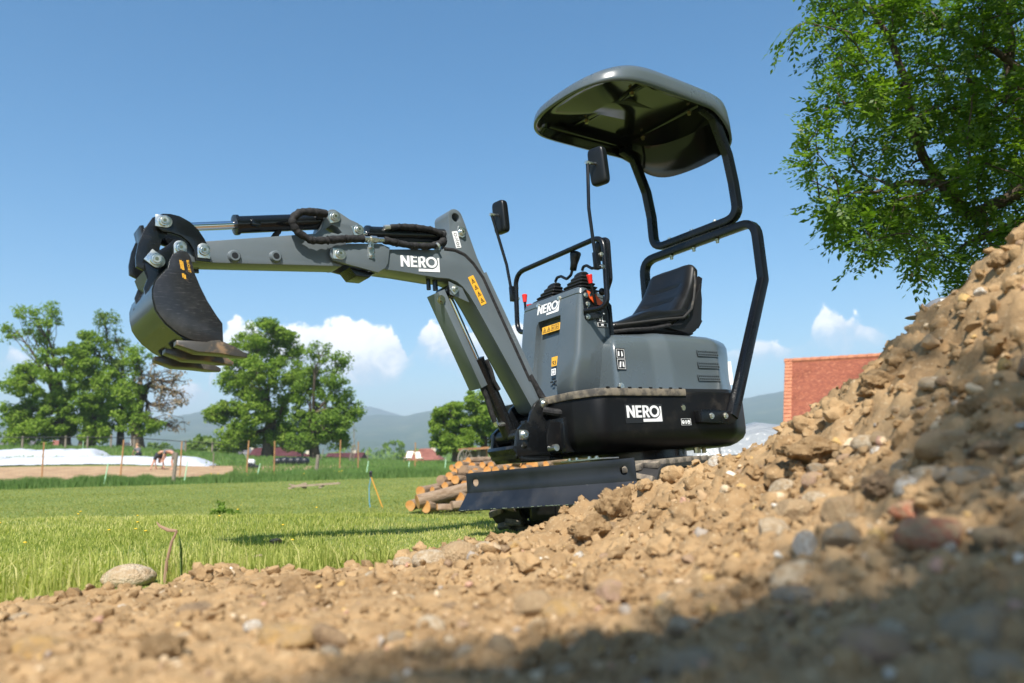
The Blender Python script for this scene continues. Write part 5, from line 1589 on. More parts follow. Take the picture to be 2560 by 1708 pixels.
def lobes_from(base, d, spec):
    """crown lobes given as photograph pixels (x, y, half width, half height, clumps, leafiness), at distance d"""
    out = []
    for i, (px_, py_, hw, hh, nc, lf) in enumerate(spec):
        P = at(px_, py_, d + (i % 3 - 1) * hw / FPX * d * .5)
        k = d / FPX
        out.append((P[0] - base[0], P[1] - base[1], P[2] - base[2], hw * k, hh * k, nc, lf))
    return out
# left group
B1 = on_ground(188, 70)
broad_tree('big green tree with forked trunks and one high side crown on the far left', B1, [(-1.0, .45, -.4, 4.6), (.35, .3, .5, 4.2), (1.3, .4, .9, 5.0)],
    lobes_from(B1, 70, [(95, 800, 60, 36, 18, .30), (45, 830, 40, 20, 10, .30), (130, 785, 30, 32, 9, .25), (110, 860, 34, 30, 10, .3), (70, 950, 58, 45, 22, 1.1), (60, 1030, 50, 42, 20, 1.2), (170, 920, 66, 66, 30, 1.25), (150, 1010, 70, 55, 30, 1.3), (225, 870, 45, 45, 18, 1.0), (240, 960, 55, 70, 28, 1.25), (205, 1050, 70, 35, 24, 1.2), (265, 1040, 50, 40, 18, 1.1), (100, 1070, 45, 22, 14, 1.1), (55, 1080, 40, 18, 12, 1.0), (150, 1075, 50, 20, 14, 1.0), (235, 1085, 45, 18, 12, 1.0)]), 1, per=210)
B2 = on_ground(300, 73)
broad_tree('tall slim green tree rising behind the bucket at the left', B2, [(0, .32, .2, 6.0)],
    lobes_from(B2, 73, [(265, 800, 34, 26, 11, .3), (290, 850, 38, 34, 12, .35), (285, 920, 36, 40, 13, .45), (310, 900, 32, 36, 11, .35), (295, 1000, 40, 45, 16, 1.0)]), 2, m=LEAFP)
B3 = on_ground(347, 68)
broad_tree('half withered tree with bare brown branches on its right side', B3, [(0, .48, .1, 5.6)],
    lobes_from(B3, 68, [(345, 900, 38, 40, 12, .5), (325, 985, 36, 45, 15, .9), (320, 1050, 34, 34, 12, 1.0), (365, 1060, 34, 26, 11, .9), (385, 940, 44, 40, 16, .16), (430, 960, 42, 40, 16, .12), (415, 1010, 40, 36, 14, .12), (455, 990, 26, 26, 8, .10), (440, 1070, 40, 22, 10, .05), (345, 1000, 20, 40, 8, .4)]), 3, dead={4, 5, 6, 7, 8})
B4 = on_ground(668, 70)
broad_tree('large round green tree with dark trunk in the middle distance', B4, [(0, .5, .2, 4.4)],
    lobes_from(B4, 70, [(670, 835, 55, 32, 18, 1.1), (620, 880, 55, 45, 20, 1.1), (720, 870, 45, 45, 18, 1.0), (680, 930, 80, 50, 30, 1.2), (600, 950, 50, 40, 20, 1.1), (560, 1030, 42, 28, 16, 1.0), (640, 1020, 60, 50, 24, 1.2), (590, 1085, 45, 34, 16, 1.1), (700, 1060, 55, 45, 20, 1.1), (730, 980, 40, 50, 18, 1.1), (530, 1040, 22, 14, 6, .9), (620, 1095, 40, 22, 12, 1.0), (575, 1110, 30, 20, 9, .9), (715, 1098, 40, 22, 12, 1.0)]), 4, per=210)
B5 = on_ground(790, 67)
broad_tree('green tree with thin top standing against the round tree', B5, [(0, .42, -.2, 4.0)],
    lobes_from(B5, 67, [(800, 890, 34, 30, 12, .35), (850, 905, 30, 30, 10, .4), (770, 960, 46, 50, 20, .9), (835, 970, 48, 48, 18, .6), (870, 1010, 34, 34, 12, .7), (770, 1050, 50, 45, 20, 1.1), (830, 1060, 50, 38, 18, 1.0), (795, 1090, 36, 26, 12, 1.0), (880, 1040, 20, 20, 6, .7), (750, 1105, 32, 22, 10, 1.0), (845, 1095, 36, 20, 10, .9)]), 5, per=190, m=LEAFD)
B6 = on_ground(1150, 62)
broad_tree('bright green twin-topped tree behind the boom ram', B6, [(-.4, .3, -.2, 3.0), (1.8, .3, .2, 3.2)],
    lobes_from(B6, 62, [(1125, 1020, 32, 26, 12, 1.2), (1110, 1060, 36, 32, 15, 1.2), (1190, 1005, 36, 30, 14, 1.2), (1215, 1040, 40, 36, 16, 1.2), (1160, 1060, 46, 36, 20, 1.3), (1100, 1105, 26, 26, 11, 1.2), (1150, 1105, 45, 26, 18, 1.2), (1230, 1090, 36, 36, 16, 1.2), (1270, 1070, 30, 40, 12, 1.1)]), 6, leaf=.12, clump=.65, m=LEAF)
# small bushes and conifers far behind
def bush(px_, d, w_, h_, label, seed, m=LEAFD, name='bush'):
    rr = np.random.default_rng(seed); P = on_ground(px_, d)
    root = empty(name, tuple(P)); tag(root, label, 'bush')
    n = 26
    u = rr.random(n); a = rr.uniform(0, 6.28, n)
    prof_ = (1 - u) if name == 'conifer' else np.sqrt(1 - (2 * u - 1) ** 2 * .9)
    cen = np.stack([np.cos(a) * w_ / 2 * prof_, np.sin(a) * w_ / 2 * prof_, u * h_], -1)
    v, f = leaf_cloud(cen, np.full(n, w_ * .16), 46, w_ * .05 + .03, rr)
    link('foliage', fast_mesh('foliage', v, f), m, root, smooth=False)
    tb = MB(); tb.tube([(0, 0, -.3), (0, 0, h_ * .8)], [.08, .02], 6); tb.build('stem', BARK, root)
bush(85, 85, 4.4, 3.4, 'rounded grey green bush left of the big tree', 21); bush(8, 85, 3.0, 3.0, 'dark bush at the left picture edge', 22)
bush(373, 140, 2.4, 4.6, 'small dark conifer left of the bending people', 23, name='conifer'); bush(471, 160, 3.2, 5.6, 'reddish dark conifer behind the bending people', 24, name='conifer'); bush(493, 160, 3.0, 5.4, 'pointed green conifer right of the reddish one', 25, name='conifer')
bush(530, 95, 6.0, 2.2, 'low pale green hedge bush behind the white cover end', 26, m=LEAFP); bush(398, 130, 4.0, 4.0, 'light green garden bush behind the half withered tree', 27, m=LEAFP)
bush(985, 220, 6, 6, 'dark clump of trees left of the hipped roof', 28)

# ================================================================== the overhanging tree at the upper right
def crown_poly():
    return [(1975, -60), (1972, 40), (1955, 100), (2040, 125), (2030, 190), (2005, 230), (2030, 300), (1985, 315), (1975, 390), (2010, 430), (2055, 460), (2040, 515), (2095, 560), (2080, 620), (2120, 655), (2180, 640), (2200, 585), (2250, 600), (2250, 660), (2300, 705), (2350, 690), (2385, 735), (2420, 720), (2480, 640), (2620, 600), (2620, -60)]
def inside(p_, poly):
    x, y = p_; c = False
    for i in range(len(poly)):
        (x1, y1), (x2, y2) = poly[i - 1], poly[i]
        if (y1 > y) != (y2 > y) and x < (x2 - x1) * (y - y1) / (y2 - y1) + x1: c = not c
    return c
rr = np.random.default_rng(77)
poly = crown_poly()
TB = np.array([6.6, 4.2, float(gh(6.6, 4.2))])
clus = []
while len(clus) < 300:
    q = (rr.uniform(1950, 2620), rr.uniform(-60, 740))
    if not inside(q, poly): continue
    edge = sstep(1980, 2450, q[0] + .35 * (300 - q[1] if q[1] > 300 else 0))
    if rr.random() > .55 + .30 * edge: continue
    clus.append(at(q[0], q[1], rr.uniform(5.4, 7.2) + 1.6 * rr.random() * edge))
n_view = len(clus)
sd = np.array(sdir)
tries = 0
while len(clus) < n_view + 420 and tries < 60000:
    tries += 1
    p_ = np.array([rr.uniform(.3, 9.5), rr.uniform(-4.5, 5.0), rr.uniform(2.9, 7.2)])
    e = ((p_[0] - 5.2) / 5.2) ** 2 + ((p_[1] - .6) / 4.8) ** 2 + ((p_[2] - 4.6) / 2.6) ** 2
    if e > 1: continue
    s_ = p_ - sd * ((p_[2] - .3) / sd[2])         # where its shadow falls
    v = p_ - np.array([0, 0, CAM_Z]); dp = v @ _fw
    if dp > .3:
        ix_, iy_ = 1280 + FPX * (v @ _rt) / dp, 854 - FPX * (v @ _up) / dp
        if ix_ < 2700 and -200 < iy_ < 1900: continue
    if s_[1] > 1.75 and s_[0] < 2.9: continue
    if -.6 < s_[1] and s_[0] < 2.4: continue
    if s_[0] < -.1: continue
    if s_[1] > 1.05 and s_[0] < 2.2 and rr.random() > .35: continue
    clus.append(p_)
# boughs whose shade falls on the foreground
def shade_clusters(poly_, n_, hmin=3.0, hmax=5.6):
    xs, ys = [q[0] for q in poly_], [q[1] for q in poly_]
    k_ = 0
    for _ in range(n_ * 8):
        if k_ >= n_: break
        q = (rr.uniform(min(xs), max(xs)), rr.uniform(min(ys), max(ys)))
        if not inside(q, poly_): continue
        h_ = soil_hit(*q)
        if h_ is None: continue
        clus.append(h_[0] + sd * (rr.uniform(hmin, hmax) - h_[0][2]) / sd[2]); k_ += 1
shade_clusters([(880, 1725), (1100, 1680), (1400, 1605), (1700, 1560), (2000, 1530), (2300, 1490), (2600, 1450), (2600, 1725)], 44)
shade_clusters([(1700, 1440), (2000, 1405), (2300, 1395), (2560, 1350), (2560, 1390), (2000, 1440)], 4)
shade_clusters([(2130, 1150), (2300, 1120), (2560, 1080), (2560, 1230), (2250, 1215)], 5)
shade_clusters([(2250, 1010), (2450, 940), (2560, 900), (2560, 1060), (2300, 1060)], 4)
shade_clusters([(1980, 880), (2200, 840), (2330, 860), (2200, 900)], 2)
clus = np.array(clus)
tree = empty('ash_tree', tuple(TB)); tag(tree, 'leafy tree with feathery leaves overhanging the top right of the scene', 'tree')
limbs = [[(0, 0, -.2), (.05, 0, 1.2), (0, .05, 2.2)], ]
nodes = []; nrad = []
tm = MB()
tm.tube([tuple(q) for q in limb(MB(), (0, 0, -.3), (-.1, 0, 2.0), .3, .24, rr, 7, 0, .03)], [.34, .30, .28, .27, .26, .25, .24], 10)
def addlimb(a, b_, r0, r1, n=10, wob=.05, sag=.05):
    pts = limb(tm, a, b_, r0, r1, rr, n, sag, wob)
    for i, q in enumerate(pts): nodes.append(q); nrad.append(r0 + (r1 - r0) * i / (n - 1))
    return pts
def rel(P): return np.array(P) - TB
fork = np.array([-.1, 0, 1.9])
L1 = addlimb(fork, rel(at(2420, 540, 6.9)), .12, .048); L1b = addlimb(L1[-1], rel(at(2285, 330, 6.5)), .048, .036); L1c = addlimb(L1b[-1], rel(at(2265, 200, 6.4)), .036, .03, 6, .03); addlimb(L1c[-1], rel(at(2130, -20, 6.3)), .03, .014, 8)
L2 = addlimb(fork, rel(at(2560, 560, 6.8)), .08, .04); addlimb(L2[-1], rel(at(2440, 600, 6.6)), .05, .03, 6); L3 = addlimb(L1[-1], rel(at(2330, 455, 6.3)), .05, .035, 6); addlimb(L3[-1], rel(at(2190, 480, 6.0)), .035, .012, 8)
L4 = addlimb(L1[5], rel(at(2520, 250, 7.0)), .06, .035); addlimb(L4[-1], rel(at(2420, 200, 6.8)), .04, .02, 6); addlimb(L4[-1], rel(at(2480, -40, 7.0)), .05, .03, 8); addlimb(L4[4], rel(at(2350, 60, 6.6)), .04, .015, 8)
for tgt in ((1.4, -2.6, 4.6), (.4, -3.2, 4.5), (4.5, -2.5, 5), (2.2, -1.4, 4.6), (1.6, -.6, 4.4), (6.5, -2, 6), (8.5, 1, 5.5), (5, 1, 6.6), (3.6, .2, 5.6), (7, 3.5, 6.5)):
    q = addlimb(fork + np.array([0, 0, .2]), rel(tgt), .13, .03, 12)
def attach(clu):
    rel_ = clu - TB
    arr = np.empty((len(nodes) + 5 * len(clu), 3)); arr[:len(nodes)] = nodes; cnt_ = len(nodes)
    df = np.empty(len(arr)); df[:cnt_] = np.linalg.norm(arr[:cnt_] - fork, axis=1)
    order = np.argsort(np.linalg.norm(rel_[:, None] - arr[None, :cnt_], axis=2).min(1))
    for i in order:
        p_ = rel_[i]
        # prefer nodes nearer the trunk than the twig's tip
        dd = np.linalg.norm(arr[:cnt_] - p_, axis=1) + .25 * np.maximum(0, df[:cnt_] - np.linalg.norm(p_ - fork))
        j = int(dd.argmin())
        r0 = min(nrad[j] * .7, .012 + .006 * dd[j])
        pts = limb(tm, arr[j].copy(), p_, max(r0 * 1.25, .0075), .0035, rr, 6, .06, .10)
        for q in pts[2:]:
            arr[cnt_] = q; df[cnt_] = np.linalg.norm(q - fork); cnt_ += 1; nrad.append(max(r0 * .6, .004))
        yield i, pts
VV, FF, nv = [], [], 0
VP, FP, npd = [], [], 0
def compounds(o, d, L_, nl):
    """feathery leaves: leaflets in pairs along drooping stalks (all leaves at once)"""
    n_ = len(o); Z_ = np.array([0, 0, 1.0])
    d = d / np.linalg.norm(d, axis=1)[:, None]
    side = np.cross(d, Z_); side /= np.linalg.norm(side, axis=1)[:, None] + 1e-6
    nr_ = np.cross(side, d)
    out = []
    for k in range(nl):
        u = .25 + .75 * (k // 2) / (nl // 2); sg = 1 if k % 2 else -1
        q = o + d * (L_ * u)[:, None] - Z_ * (.25 * L_ * u * u)[:, None]
        ax = d if k == nl - 1 else d * .55 + side * sg * .8 - Z_ * .18
        ax = ax / np.linalg.norm(ax, axis=1)[:, None]
        ll = (L_ * .29 * rr.uniform(.8, 1.15, n_))[:, None]
        wv = np.cross(ax, nr_ + rr.normal(size=(n_, 3)) * .35); wv /= np.linalg.norm(wv, axis=1)[:, None] + 1e-6
        out.append(np.stack([q, q + ax * ll * .45 + wv * ll * .24, q + ax * ll, q + ax * ll * .45 - wv * ll * .24], 1))
    return np.concatenate(out)
LO, LD, LV = [], [], []
pods = []
for i, pts in attach(clus):
    tip, prev = np.array(pts[-1]), np.array(pts[-3])
    dr = tip - prev; ln_ = np.linalg.norm(dr) + 1e-6; dr = dr / ln_; prev = tip - dr * min(ln_, .20 if i < n_view else .08)
    nk_ = 18 if i < n_view else 14
    LO.append(tip + (prev - tip) * (rr.random(nk_) * 1.6)[:, None] + rr.normal(size=(nk_, 3)) * .035)
    LD.append(dr * .6 + rr.normal(size=(nk_, 3)) * .75 + np.array([0, 0, -.1])); LV.append(np.full(nk_, i < n_view))
    if i < n_view and rr.random() < .16:
        for k in range(7):
            o_ = tip + rr.normal(size=3) * .025 - np.array([0, 0, .02])
            a = np.array([rr.normal() * .3, rr.normal() * .3, -1]); a = a / np.linalg.norm(a) * .045
            s_ = np.cross(a, rr.normal(size=3)); s_ = s_ / np.linalg.norm(s_) * .006
            pods.append([o_, o_ + a * .5 + s_, o_ + a, o_ + a * .5 - s_])
LO, LD, LV = np.concatenate(LO), np.concatenate(LD), np.concatenate(LV)
quads = compounds(LO, LD, np.where(LV, rr.uniform(.13, .22, len(LO)), rr.uniform(.09, .15, len(LO))), 9)
bulk = []  # unseen crown foliage, added to block sky light and darken the foreground shade
for _ in range(20000):
    if len(bulk) >= 420: break
    p_ = np.array([rr.uniform(2.4, 12), rr.uniform(-6, 9), rr.uniform(2.6, 9.0)])
    if ((p_[0] - 7.0) / 5.0) ** 2 + ((p_[1] - 2.0) / 7.0) ** 2 + ((p_[2] - 5.6) / 3.4) ** 2 > 1: continue
    v = p_ - np.array([0, 0, CAM_Z]); dp = v @ _fw
    if dp > .3 and 1280 + FPX * (v @ _rt) / dp < 2860 and -500 < 854 - FPX * (v @ _up) / dp < 2000: continue
    s_ = p_ - sd * ((p_[2] - .5) / sd[2])
    if s_[0] < 2.5 and s_[1] > -1: continue
    bulk.append(p_ - TB)
bv, bf = leaf_cloud(np.array(bulk), np.full(len(bulk), .55), 70, .085, rr)
link('sky_block_crown', fast_mesh('sky_block_crown', bv, bf), LEAFA, tree, smooth=False)
tm.build('trunk', BARK, tree, angle=80)
Q = quads.reshape(-1, 3)
link('crown', fast_mesh('crown', Q, np.arange(len(Q)).reshape(-1, 4)), LEAFA, tree, smooth=False)
Q = np.array(pods).reshape(-1, 3)
tag(link('seed_pods', fast_mesh('pods', Q, np.arange(len(Q)).reshape(-1, 4)), LEAFB, tree, smooth=False), kind='stuff')
# ================================================================== grass
GRASS = leafmat('grass_blade', (.19, .24, .05), (.40, .41, .12), (.74, .62, .34), .4)
GRASST = leafmat('tall_grass_blade', (.11, .19, .060), (.15, .235, .075), (.21, .28, .11), .4)
GRASSL = leafmat('lawn_blade', (.23, .255, .075), (.29, .305, .095), (.44, .40, .17), .4)
def blades(name, label, x, y, h, wd, m, seed, lean=.5, z=None):
    rr = np.random.default_rng(seed); n = len(x)
    z = gh(x, y) if z is None else z
    a = rr.uniform(0, 6.283, n); wx, wy = np.cos(a) * wd / 2, np.sin(a) * wd / 2
    la = rr.uniform(0, 6.283, n); lm = rr.random(n) ** 1.5 * lean * h
    lx, ly = np.cos(la) * lm, np.sin(la) * lm
    P0 = np.stack([x - wx, y - wy, z - .01], -1); P1 = np.stack([x + wx, y + wy, z - .01], -1)
    M0 = np.stack([x - wx * .8 + lx * .3, y - wy * .8 + ly * .3, z + h * .55], -1); M1 = np.stack([x + wx * .8 + lx * .3, y + wy * .8 + ly * .3, z + h * .55], -1)
    T_ = np.stack([x + lx, y + ly, z + h * (1 - .25 * (lm / h) ** 2)], -1)
    V = np.stack([P0, P1, M1, M0, T_], 1).reshape(-1, 3)
    k = np.arange(n)[:, None] * 5
    F = np.concatenate([np.stack([k[:, 0], k[:, 0] + 1, k[:, 0] + 2], -1), np.stack([k[:, 0], k[:, 0] + 2, k[:, 0] + 3], -1), np.stack([k[:, 0] + 3, k[:, 0] + 2, k[:, 0] + 4], -1)])
    o = link(name, fast_mesh(name, V, F), m, smooth=False)
    return tag(o, label, 'grass', kind='stuff')
def in_view(x, y, lo=-150, hi=2700):
    px_ = 1280 + FPX * x / np.maximum(y, .1)
    return (px_ > lo) & (px_ < hi)
rr = np.random.default_rng(31)
n = 330000
y = 1.45 * (8.5 / 1.45) ** rr.random(n); x = rr.uniform(-.78, .62, n) * y
sb = soil_base(x, y); gz_ = gh(x, y)
tuft = vnoise(x * 2.2, y * 2.2, 5.5); tuft2 = vnoise(x * 7, y * 7, 1.5)
ok = (sb < gz_ + .004) & (rr.random(n) < .62 + .35 * tuft + .25 * tuft2) & ~((x > .9) & (y > 4.2)) & (y < 7.5 + .6 * tuft)
x, y, tuft, tuft2 = x[ok], y[ok], tuft[ok], tuft2[ok]
x, y, tuft, tuft2 = x[:150000], y[:150000], tuft[:150000], tuft2[:150000]
h = np.clip(.015 + .012 * rr.random(len(x)) + .010 * tuft + .010 * tuft2 + .03 * (rr.random(len(x)) < .06) * rr.random(len(x)), .014, .13)
for (qx, qy, qw) in EDGE_ST:     # stones press the grass down around them
    near_ = (np.hypot(x - qx, y - qy) < qw * 1.25) | ((np.abs(x - qx * y / qy) < qw) & (y < qy) & (y > qy - .35))
    h = np.where(near_, h * .25, h)
h *= 1 - .62 * np.exp(-(np.hypot(x - .25, y - 3.4) / 1.0) ** 4)
blades('short_grass', 'short sunlit grass around the machine and along the soil edge', x, y, h, .0030 + .0016 * rr.random(len(x)), GRASS, 32, 1.3)
# taller tufts at the soil edge
ex, ey = [], []
for q in EDGE[:-2]:
    P = at(*q)
    k = 260
    ex.append(P[0] + rr.normal(0, .16, k)); ey.append(P[1] + .10 + np.abs(rr.normal(0, .13, k)))
ex, ey = np.concatenate(ex), np.concatenate(ey)
okk = soil_base(ex, ey) < gh(ex, ey) + .01
for (qx, qy, qw) in EDGE_ST: okk &= ~((np.abs(ex - qx * ey / qy) < qw * 1.1) & (ey < qy + qw) & (ey > qy - .35))
blades('grass_tufts', 'longer grass tufts hanging over the soil edge', ex[okk], ey[okk], rr.uniform(.05, .13, okk.sum()), .0045, GRASS, 33, .9)
n = 90000
y = 6.5 * (34 / 6.5) ** rr.random(n); x = rr.uniform(-.76, .12, n) * y
keepn = gh(x, y) < -.25
x, y = x[keepn], y[keepn]
blades('lawn_grass', 'mown grass of the lower lawn', x, y, rr.uniform(.015, .036, len(x)) * (1 + .3 * vnoise(x * .8, y * .8, 3)), .008 + .0006 * y, GRASSL, 34, .9)
# the strip of tall grass along the fence
SA, SB_ = np.array([-23.0, 28.0]), np.array([3.5, 34.2])
n = 30000
u = rr.random(n); wd_ = rr.normal(0, .55, n)
dirs = (SB_ - SA) / np.linalg.norm(SB_ - SA); nrm = np.array([-dirs[1], dirs[0]])
pts_ = SA + (SB_ - SA) * u[:, None] + nrm * wd_[:, None]
hh = (.34 + .12 * vnoise(u * 60, 1.2) + .08 * rr.random(n)) * np.exp(-(wd_ / 1.1) ** 2)
blades('tall_grass', 'strip of tall blue-green grass along the wire fence', pts_[:, 0], pts_[:, 1], hh, .022, GRASST, 35, .35)
n = 26000
y = 38 * (75 / 38) ** rr.random(n); x = rr.uniform(-.36, .12, n) * y
blades('meadow_grass', 'rough meadow grass behind the fence', x, y, rr.uniform(.10, .24, n), .045, GRASST, 36, .5)
n = 9000
y = rr.uniform(49, 75, n); x = rr.uniform(-.72, -.34, n) * y
blades('bank_grass', 'green grass bank under the left trees', x, y, rr.uniform(.15, .4, n), .06, GRASST, 37, .5)
# dandelions
DAND = mat('dandelion_yellow', (.75, .48, .02), .7)
dm = MB()
for k in range(60):
    if k < 14: yy = rr.uniform(3, 5.5); xx = rr.uniform(-.68, -.25) * yy; s_ = .007
    elif k < 30: yy = rr.uniform(9, 26); xx = rr.uniform(-.68, -.2) * yy; s_ = .011
    else: yy = rr.uniform(34, 40); xx = rr.uniform(-.42, -.22) * yy; s_ = .05
    dm.ell((xx, yy, float(gh(xx, yy)) + (.05 if yy < 30 else .12)), (s_, s_, s_ * .5), 7, 4)
tag(dm.build('dandelions', DAND), 'yellow dandelion heads dotted over the grass', 'flowers', kind='stuff')
# pebbles and dry stalk in the near grass
for (px_, py_, w_, m_, lab) in ((693, 1350, 34, 'pink', 'small pinkish stone lying in the near grass left of the machine'), (652, 1387, 30, 'pale', 'small pale stone half hidden in the near grass')):
    d_ = CAM_Z * FPX / (py_ - (1135 - (px_ - 1280) * .0227)); P = on_ground(px_, d_)
    o = bpy.data.objects.new('stone', dup_mesh(ROCKS[2], ST[m_])); COL.objects.link(o); s_ = w_ / FPX * d_ / 2
    o.location = (P[0], P[1], P[2] + s_ * .5); o.scale = (s_, s_, s_ * .7); tag(o, lab, 'stone')
STALK = mat('dry_stalk', (.30, .19, .12), .9)
Ps = at(412, 1432, 2.2); b = MB()
b.tube([Ps + np.array(q) for q in ((0, 0, -.03), (.004, 0, .03), (.016, 0, .085), (.03, .0, .115))], [.0055, .0045, .004, .003], 7)
b.tube([Ps + np.array(q) for q in ((.03, 0, .115), (.005, 0, .118), (-.02, .0, .13), (-.03, 0, .142))], [.004, .005, .004, .001], 6)
tag(b.build('dry_stalk', STALK), 'dry brown weed stalk with a bent tip at the grass edge', 'plant')
b = MB(); P = at(455, 1400, 2.25); gleaf = [P + np.array(q) for q in ((0, 0, -.05), (-.004, 0, .03), (-.012, 0, .075))]
b.sweep([tuple(q) for q in gleaf], rect(.0012, .006), scale=[1, 1, .2]); tag(b.build('broad_leaf', GRASST), 'single broad green blade standing right of the dry stalk', 'plant')
for (px_, py_, seed, lab) in ((585, 1275, 51, 'dark weed tuft on the lawn in line with the boom'), (552, 1285, 52, 'thin weed tuft left of the dark weed')):
    P = on_ground(px_, 11); r5 = np.random.default_rng(seed); root = tag(empty('weed', tuple(P)), lab, 'plant')
    v, f = leaf_cloud(r5.normal(0, .05, (8, 3)) + np.array([0, 0, .12]), np.full(8, .07), 14, .035, r5); link('leaves', fast_mesh('w', v, f), LEAFD, root, smooth=False)

# ================================================================== field, fence, row covers
DIRT = mat('field_soil', (.32, .205, .12), .95, col2=(.42, .29, .17), vs=1.2, bump=(9, .6, .06), spec=.1)
def sheet(name, px0, px1, d0, d1, m, dz, nx=60, ny=10, **kw):
    U_, T__ = np.meshgrid(np.linspace(0, 1, nx), np.linspace(0, 1, ny))
    PX = px0 + (px1 - px0) * U_; D0 = np.interp(U_, *d0); D1 = np.interp(U_, *d1); D = D0 + (D1 - D0) * T__
    x = (PX - 1280) / FPX * D; y = D
    z = gh(x, y) + dz
    ii_ = np.arange(x.size).reshape(x.shape); F = np.stack([ii_[:-1, :-1], ii_[:-1, 1:], ii_[1:, 1:], ii_[1:, :-1]], -1).reshape(-1, 4)
    return tag(link(name, fast_mesh(name, np.stack([x, y, z], -1).reshape(-1, 3), F), m, angle=180), **kw)
sheet('bare_soil_bed', -300, 880, ([0, .6, 1], [32.5, 36, 47]), ([0, .6, .8, 1], [47, 47, 50, 50]), DIRT, .03, kind='structure')
FLEECE = mat('white_fleece', (.46, .48, .52), .7, bump=(2.2, .5, .08), spec=.3)
def row_cover(px0, px1, d, hgt, wid, label, seed, taper_right=True):
    n, k = 90, 12
    V = []
    for i in range(n):
        u = i / (n - 1); dd = d + 1.5 * math.sin(u * 2.0)
        P = on_ground(px0 + (px1 - px0) * u, dd)
        e = (1 - sstep(.93, 1.0, u) * .85) if taper_right else 1
        hh_ = hgt * e * (1 + .10 * float(vnoise(u * 9, seed)) + .06 * math.sin(u * 70 + math.sin(u * 31) * 2))
        for j in range(k):
            a = math.pi * j / (k - 1)
            V.append((P[0] + .1 * float(vnoise(u * 40, j)), P[1] - wid / 2 * math.cos(a), P[2] - .03 + hh_ * math.sin(a) ** .7 + .02 * float(vnoise(u * 60, j * .8, seed))))
    V = np.array(V); ii_ = np.arange(n * k).reshape(n, k); F = np.stack([ii_[:-1, :-1], ii_[1:, :-1], ii_[1:, 1:], ii_[:-1, 1:]], -1).reshape(-1, 4)
    root = tag(empty('row_cover', tuple(V.mean(0))), label, 'row cover')
    o = link('fleece_sheet', fast_mesh('cover', V - V.mean(0), F), FLEECE, root, angle=180)
    for i in range(4, n, 14):
        b_ = MB(); b_.tube([tuple(np.array(V[i * k + j]) - V.mean(0) + np.array([0, 0, .01])) for j in range(k)], .02, 5); b_.build('hoop', FLEECE, root)
row_cover(-260, 540, 47.5, .52, 2.6, 'long white fleece row cover lying across the field at the left', 3)
row_cover(-260, 268, 52.5, .58, 2.6, 'second white row cover showing behind the first at far left', 5)

STAKE = mat('orange_wood_stake', (.42, .21, .075), .85, col2=(.30, .16, .07), vs=6, stretch=(8, 8, 1))
OLDWOOD = mat('weathered_wood', (.26, .22, .17), .9, col2=(.16, .13, .10), vs=7, stretch=(8, 8, 1), bump=(20, .5, .02))
WIRE = mat('galvanised_wire', (.10, .10, .10), .6, .2)
GREENP = mat('pale_green_plastic', (.42, .66, .42), .5)
def leanpost(name, px_, d, hgt, r_, m, parent, lean=0.0, n=7):
    P = on_ground(px_, d); bb = MB()
    bb.tube([tuple(P + np.array([0, 0, -.2])), tuple(P + np.array([lean * hgt, 0, hgt]))], [r_ * 1.05, r_ * .92], n)
    o_ = bb.build(name, m, parent); return P
fence = tag(empty('wire_fence'), 'tall wire mesh fence on orange wooden stakes across the field', 'fence')
stk = [(-80, 36.5, 1.85), (108, 37, 1.85), (303, 38, 1.85), (451, 38.5, 1.75), (617, 39.5, 1.75), (686, 41, 1.7), (849, 43.5, 1.7), (895, 46, 1.6), (1037, 49, 1.6)]
pp_ = [leanpost('stake', px_, d, hg, .038, STAKE, fence, ln) for (px_, d, hg), ln in zip(stk, (0, 0, .05, .03, .05, 0, .03, .01, .03))]
b = MB(); nverts = 0
for i in range(len(pp_) - 1):
    A, B_ = pp_[i], pp_[i + 1]; hA, hB = stk[i][2], stk[i + 1][2]
    L_ = np.linalg.norm(B_ - A); nn = int(L_ / .16)
    for k in range(nn):
        q = A + (B_ - A) * k / nn; hq = hA + (hB - hA) * k / nn
        q = q - np.array([0, .04, 0]); b.tube([tuple(q), tuple(q + np.array([0, 0, hq]))], .0013, 3, caps=False)
    for k in range(11):
        f_ = k / 10; sagp = [A + (B_ - A) * t_ + np.array([0, -.04, (hA + (hB - hA) * t_) * f_ - .03 * math.sin(t_ * math.pi)]) for t_ in np.linspace(0, 1, 5)]
        b.tube([tuple(q) for q in sagp], .0014, 3, caps=False)
o = b.build('wire_mesh', WIRE, fence); tag(o, kind='stuff')
old = tag(empty('old_fence'), 'low weathered post and rail fence under the left trees', 'fence')
pq = []
for (px_, d, hg) in ((-60, 62, 1.1), (54, 62, 1.1), (162, 63, 1.1), (217, 63, 1.1), (276, 64, 1.2), (334, 64, 1.1), (463, 66, 1.1), (530, 68, 1.1), (606, 70, 1.2), (678, 72, 1.2), (756, 72, 1.2)):
    pq.append(leanpost('post', px_, d, hg, .085, OLDWOOD, old))
b = MB()
for i in range(len(pq) - 1): b.tube([tuple(pq[i] + np.array([0, -.1, .98])), tuple(pq[i + 1] + np.array([0, -.1, .98]))], .035, 5)
b.build('rail', mat('dark_rail', (.03, .03, .03), .8), old)
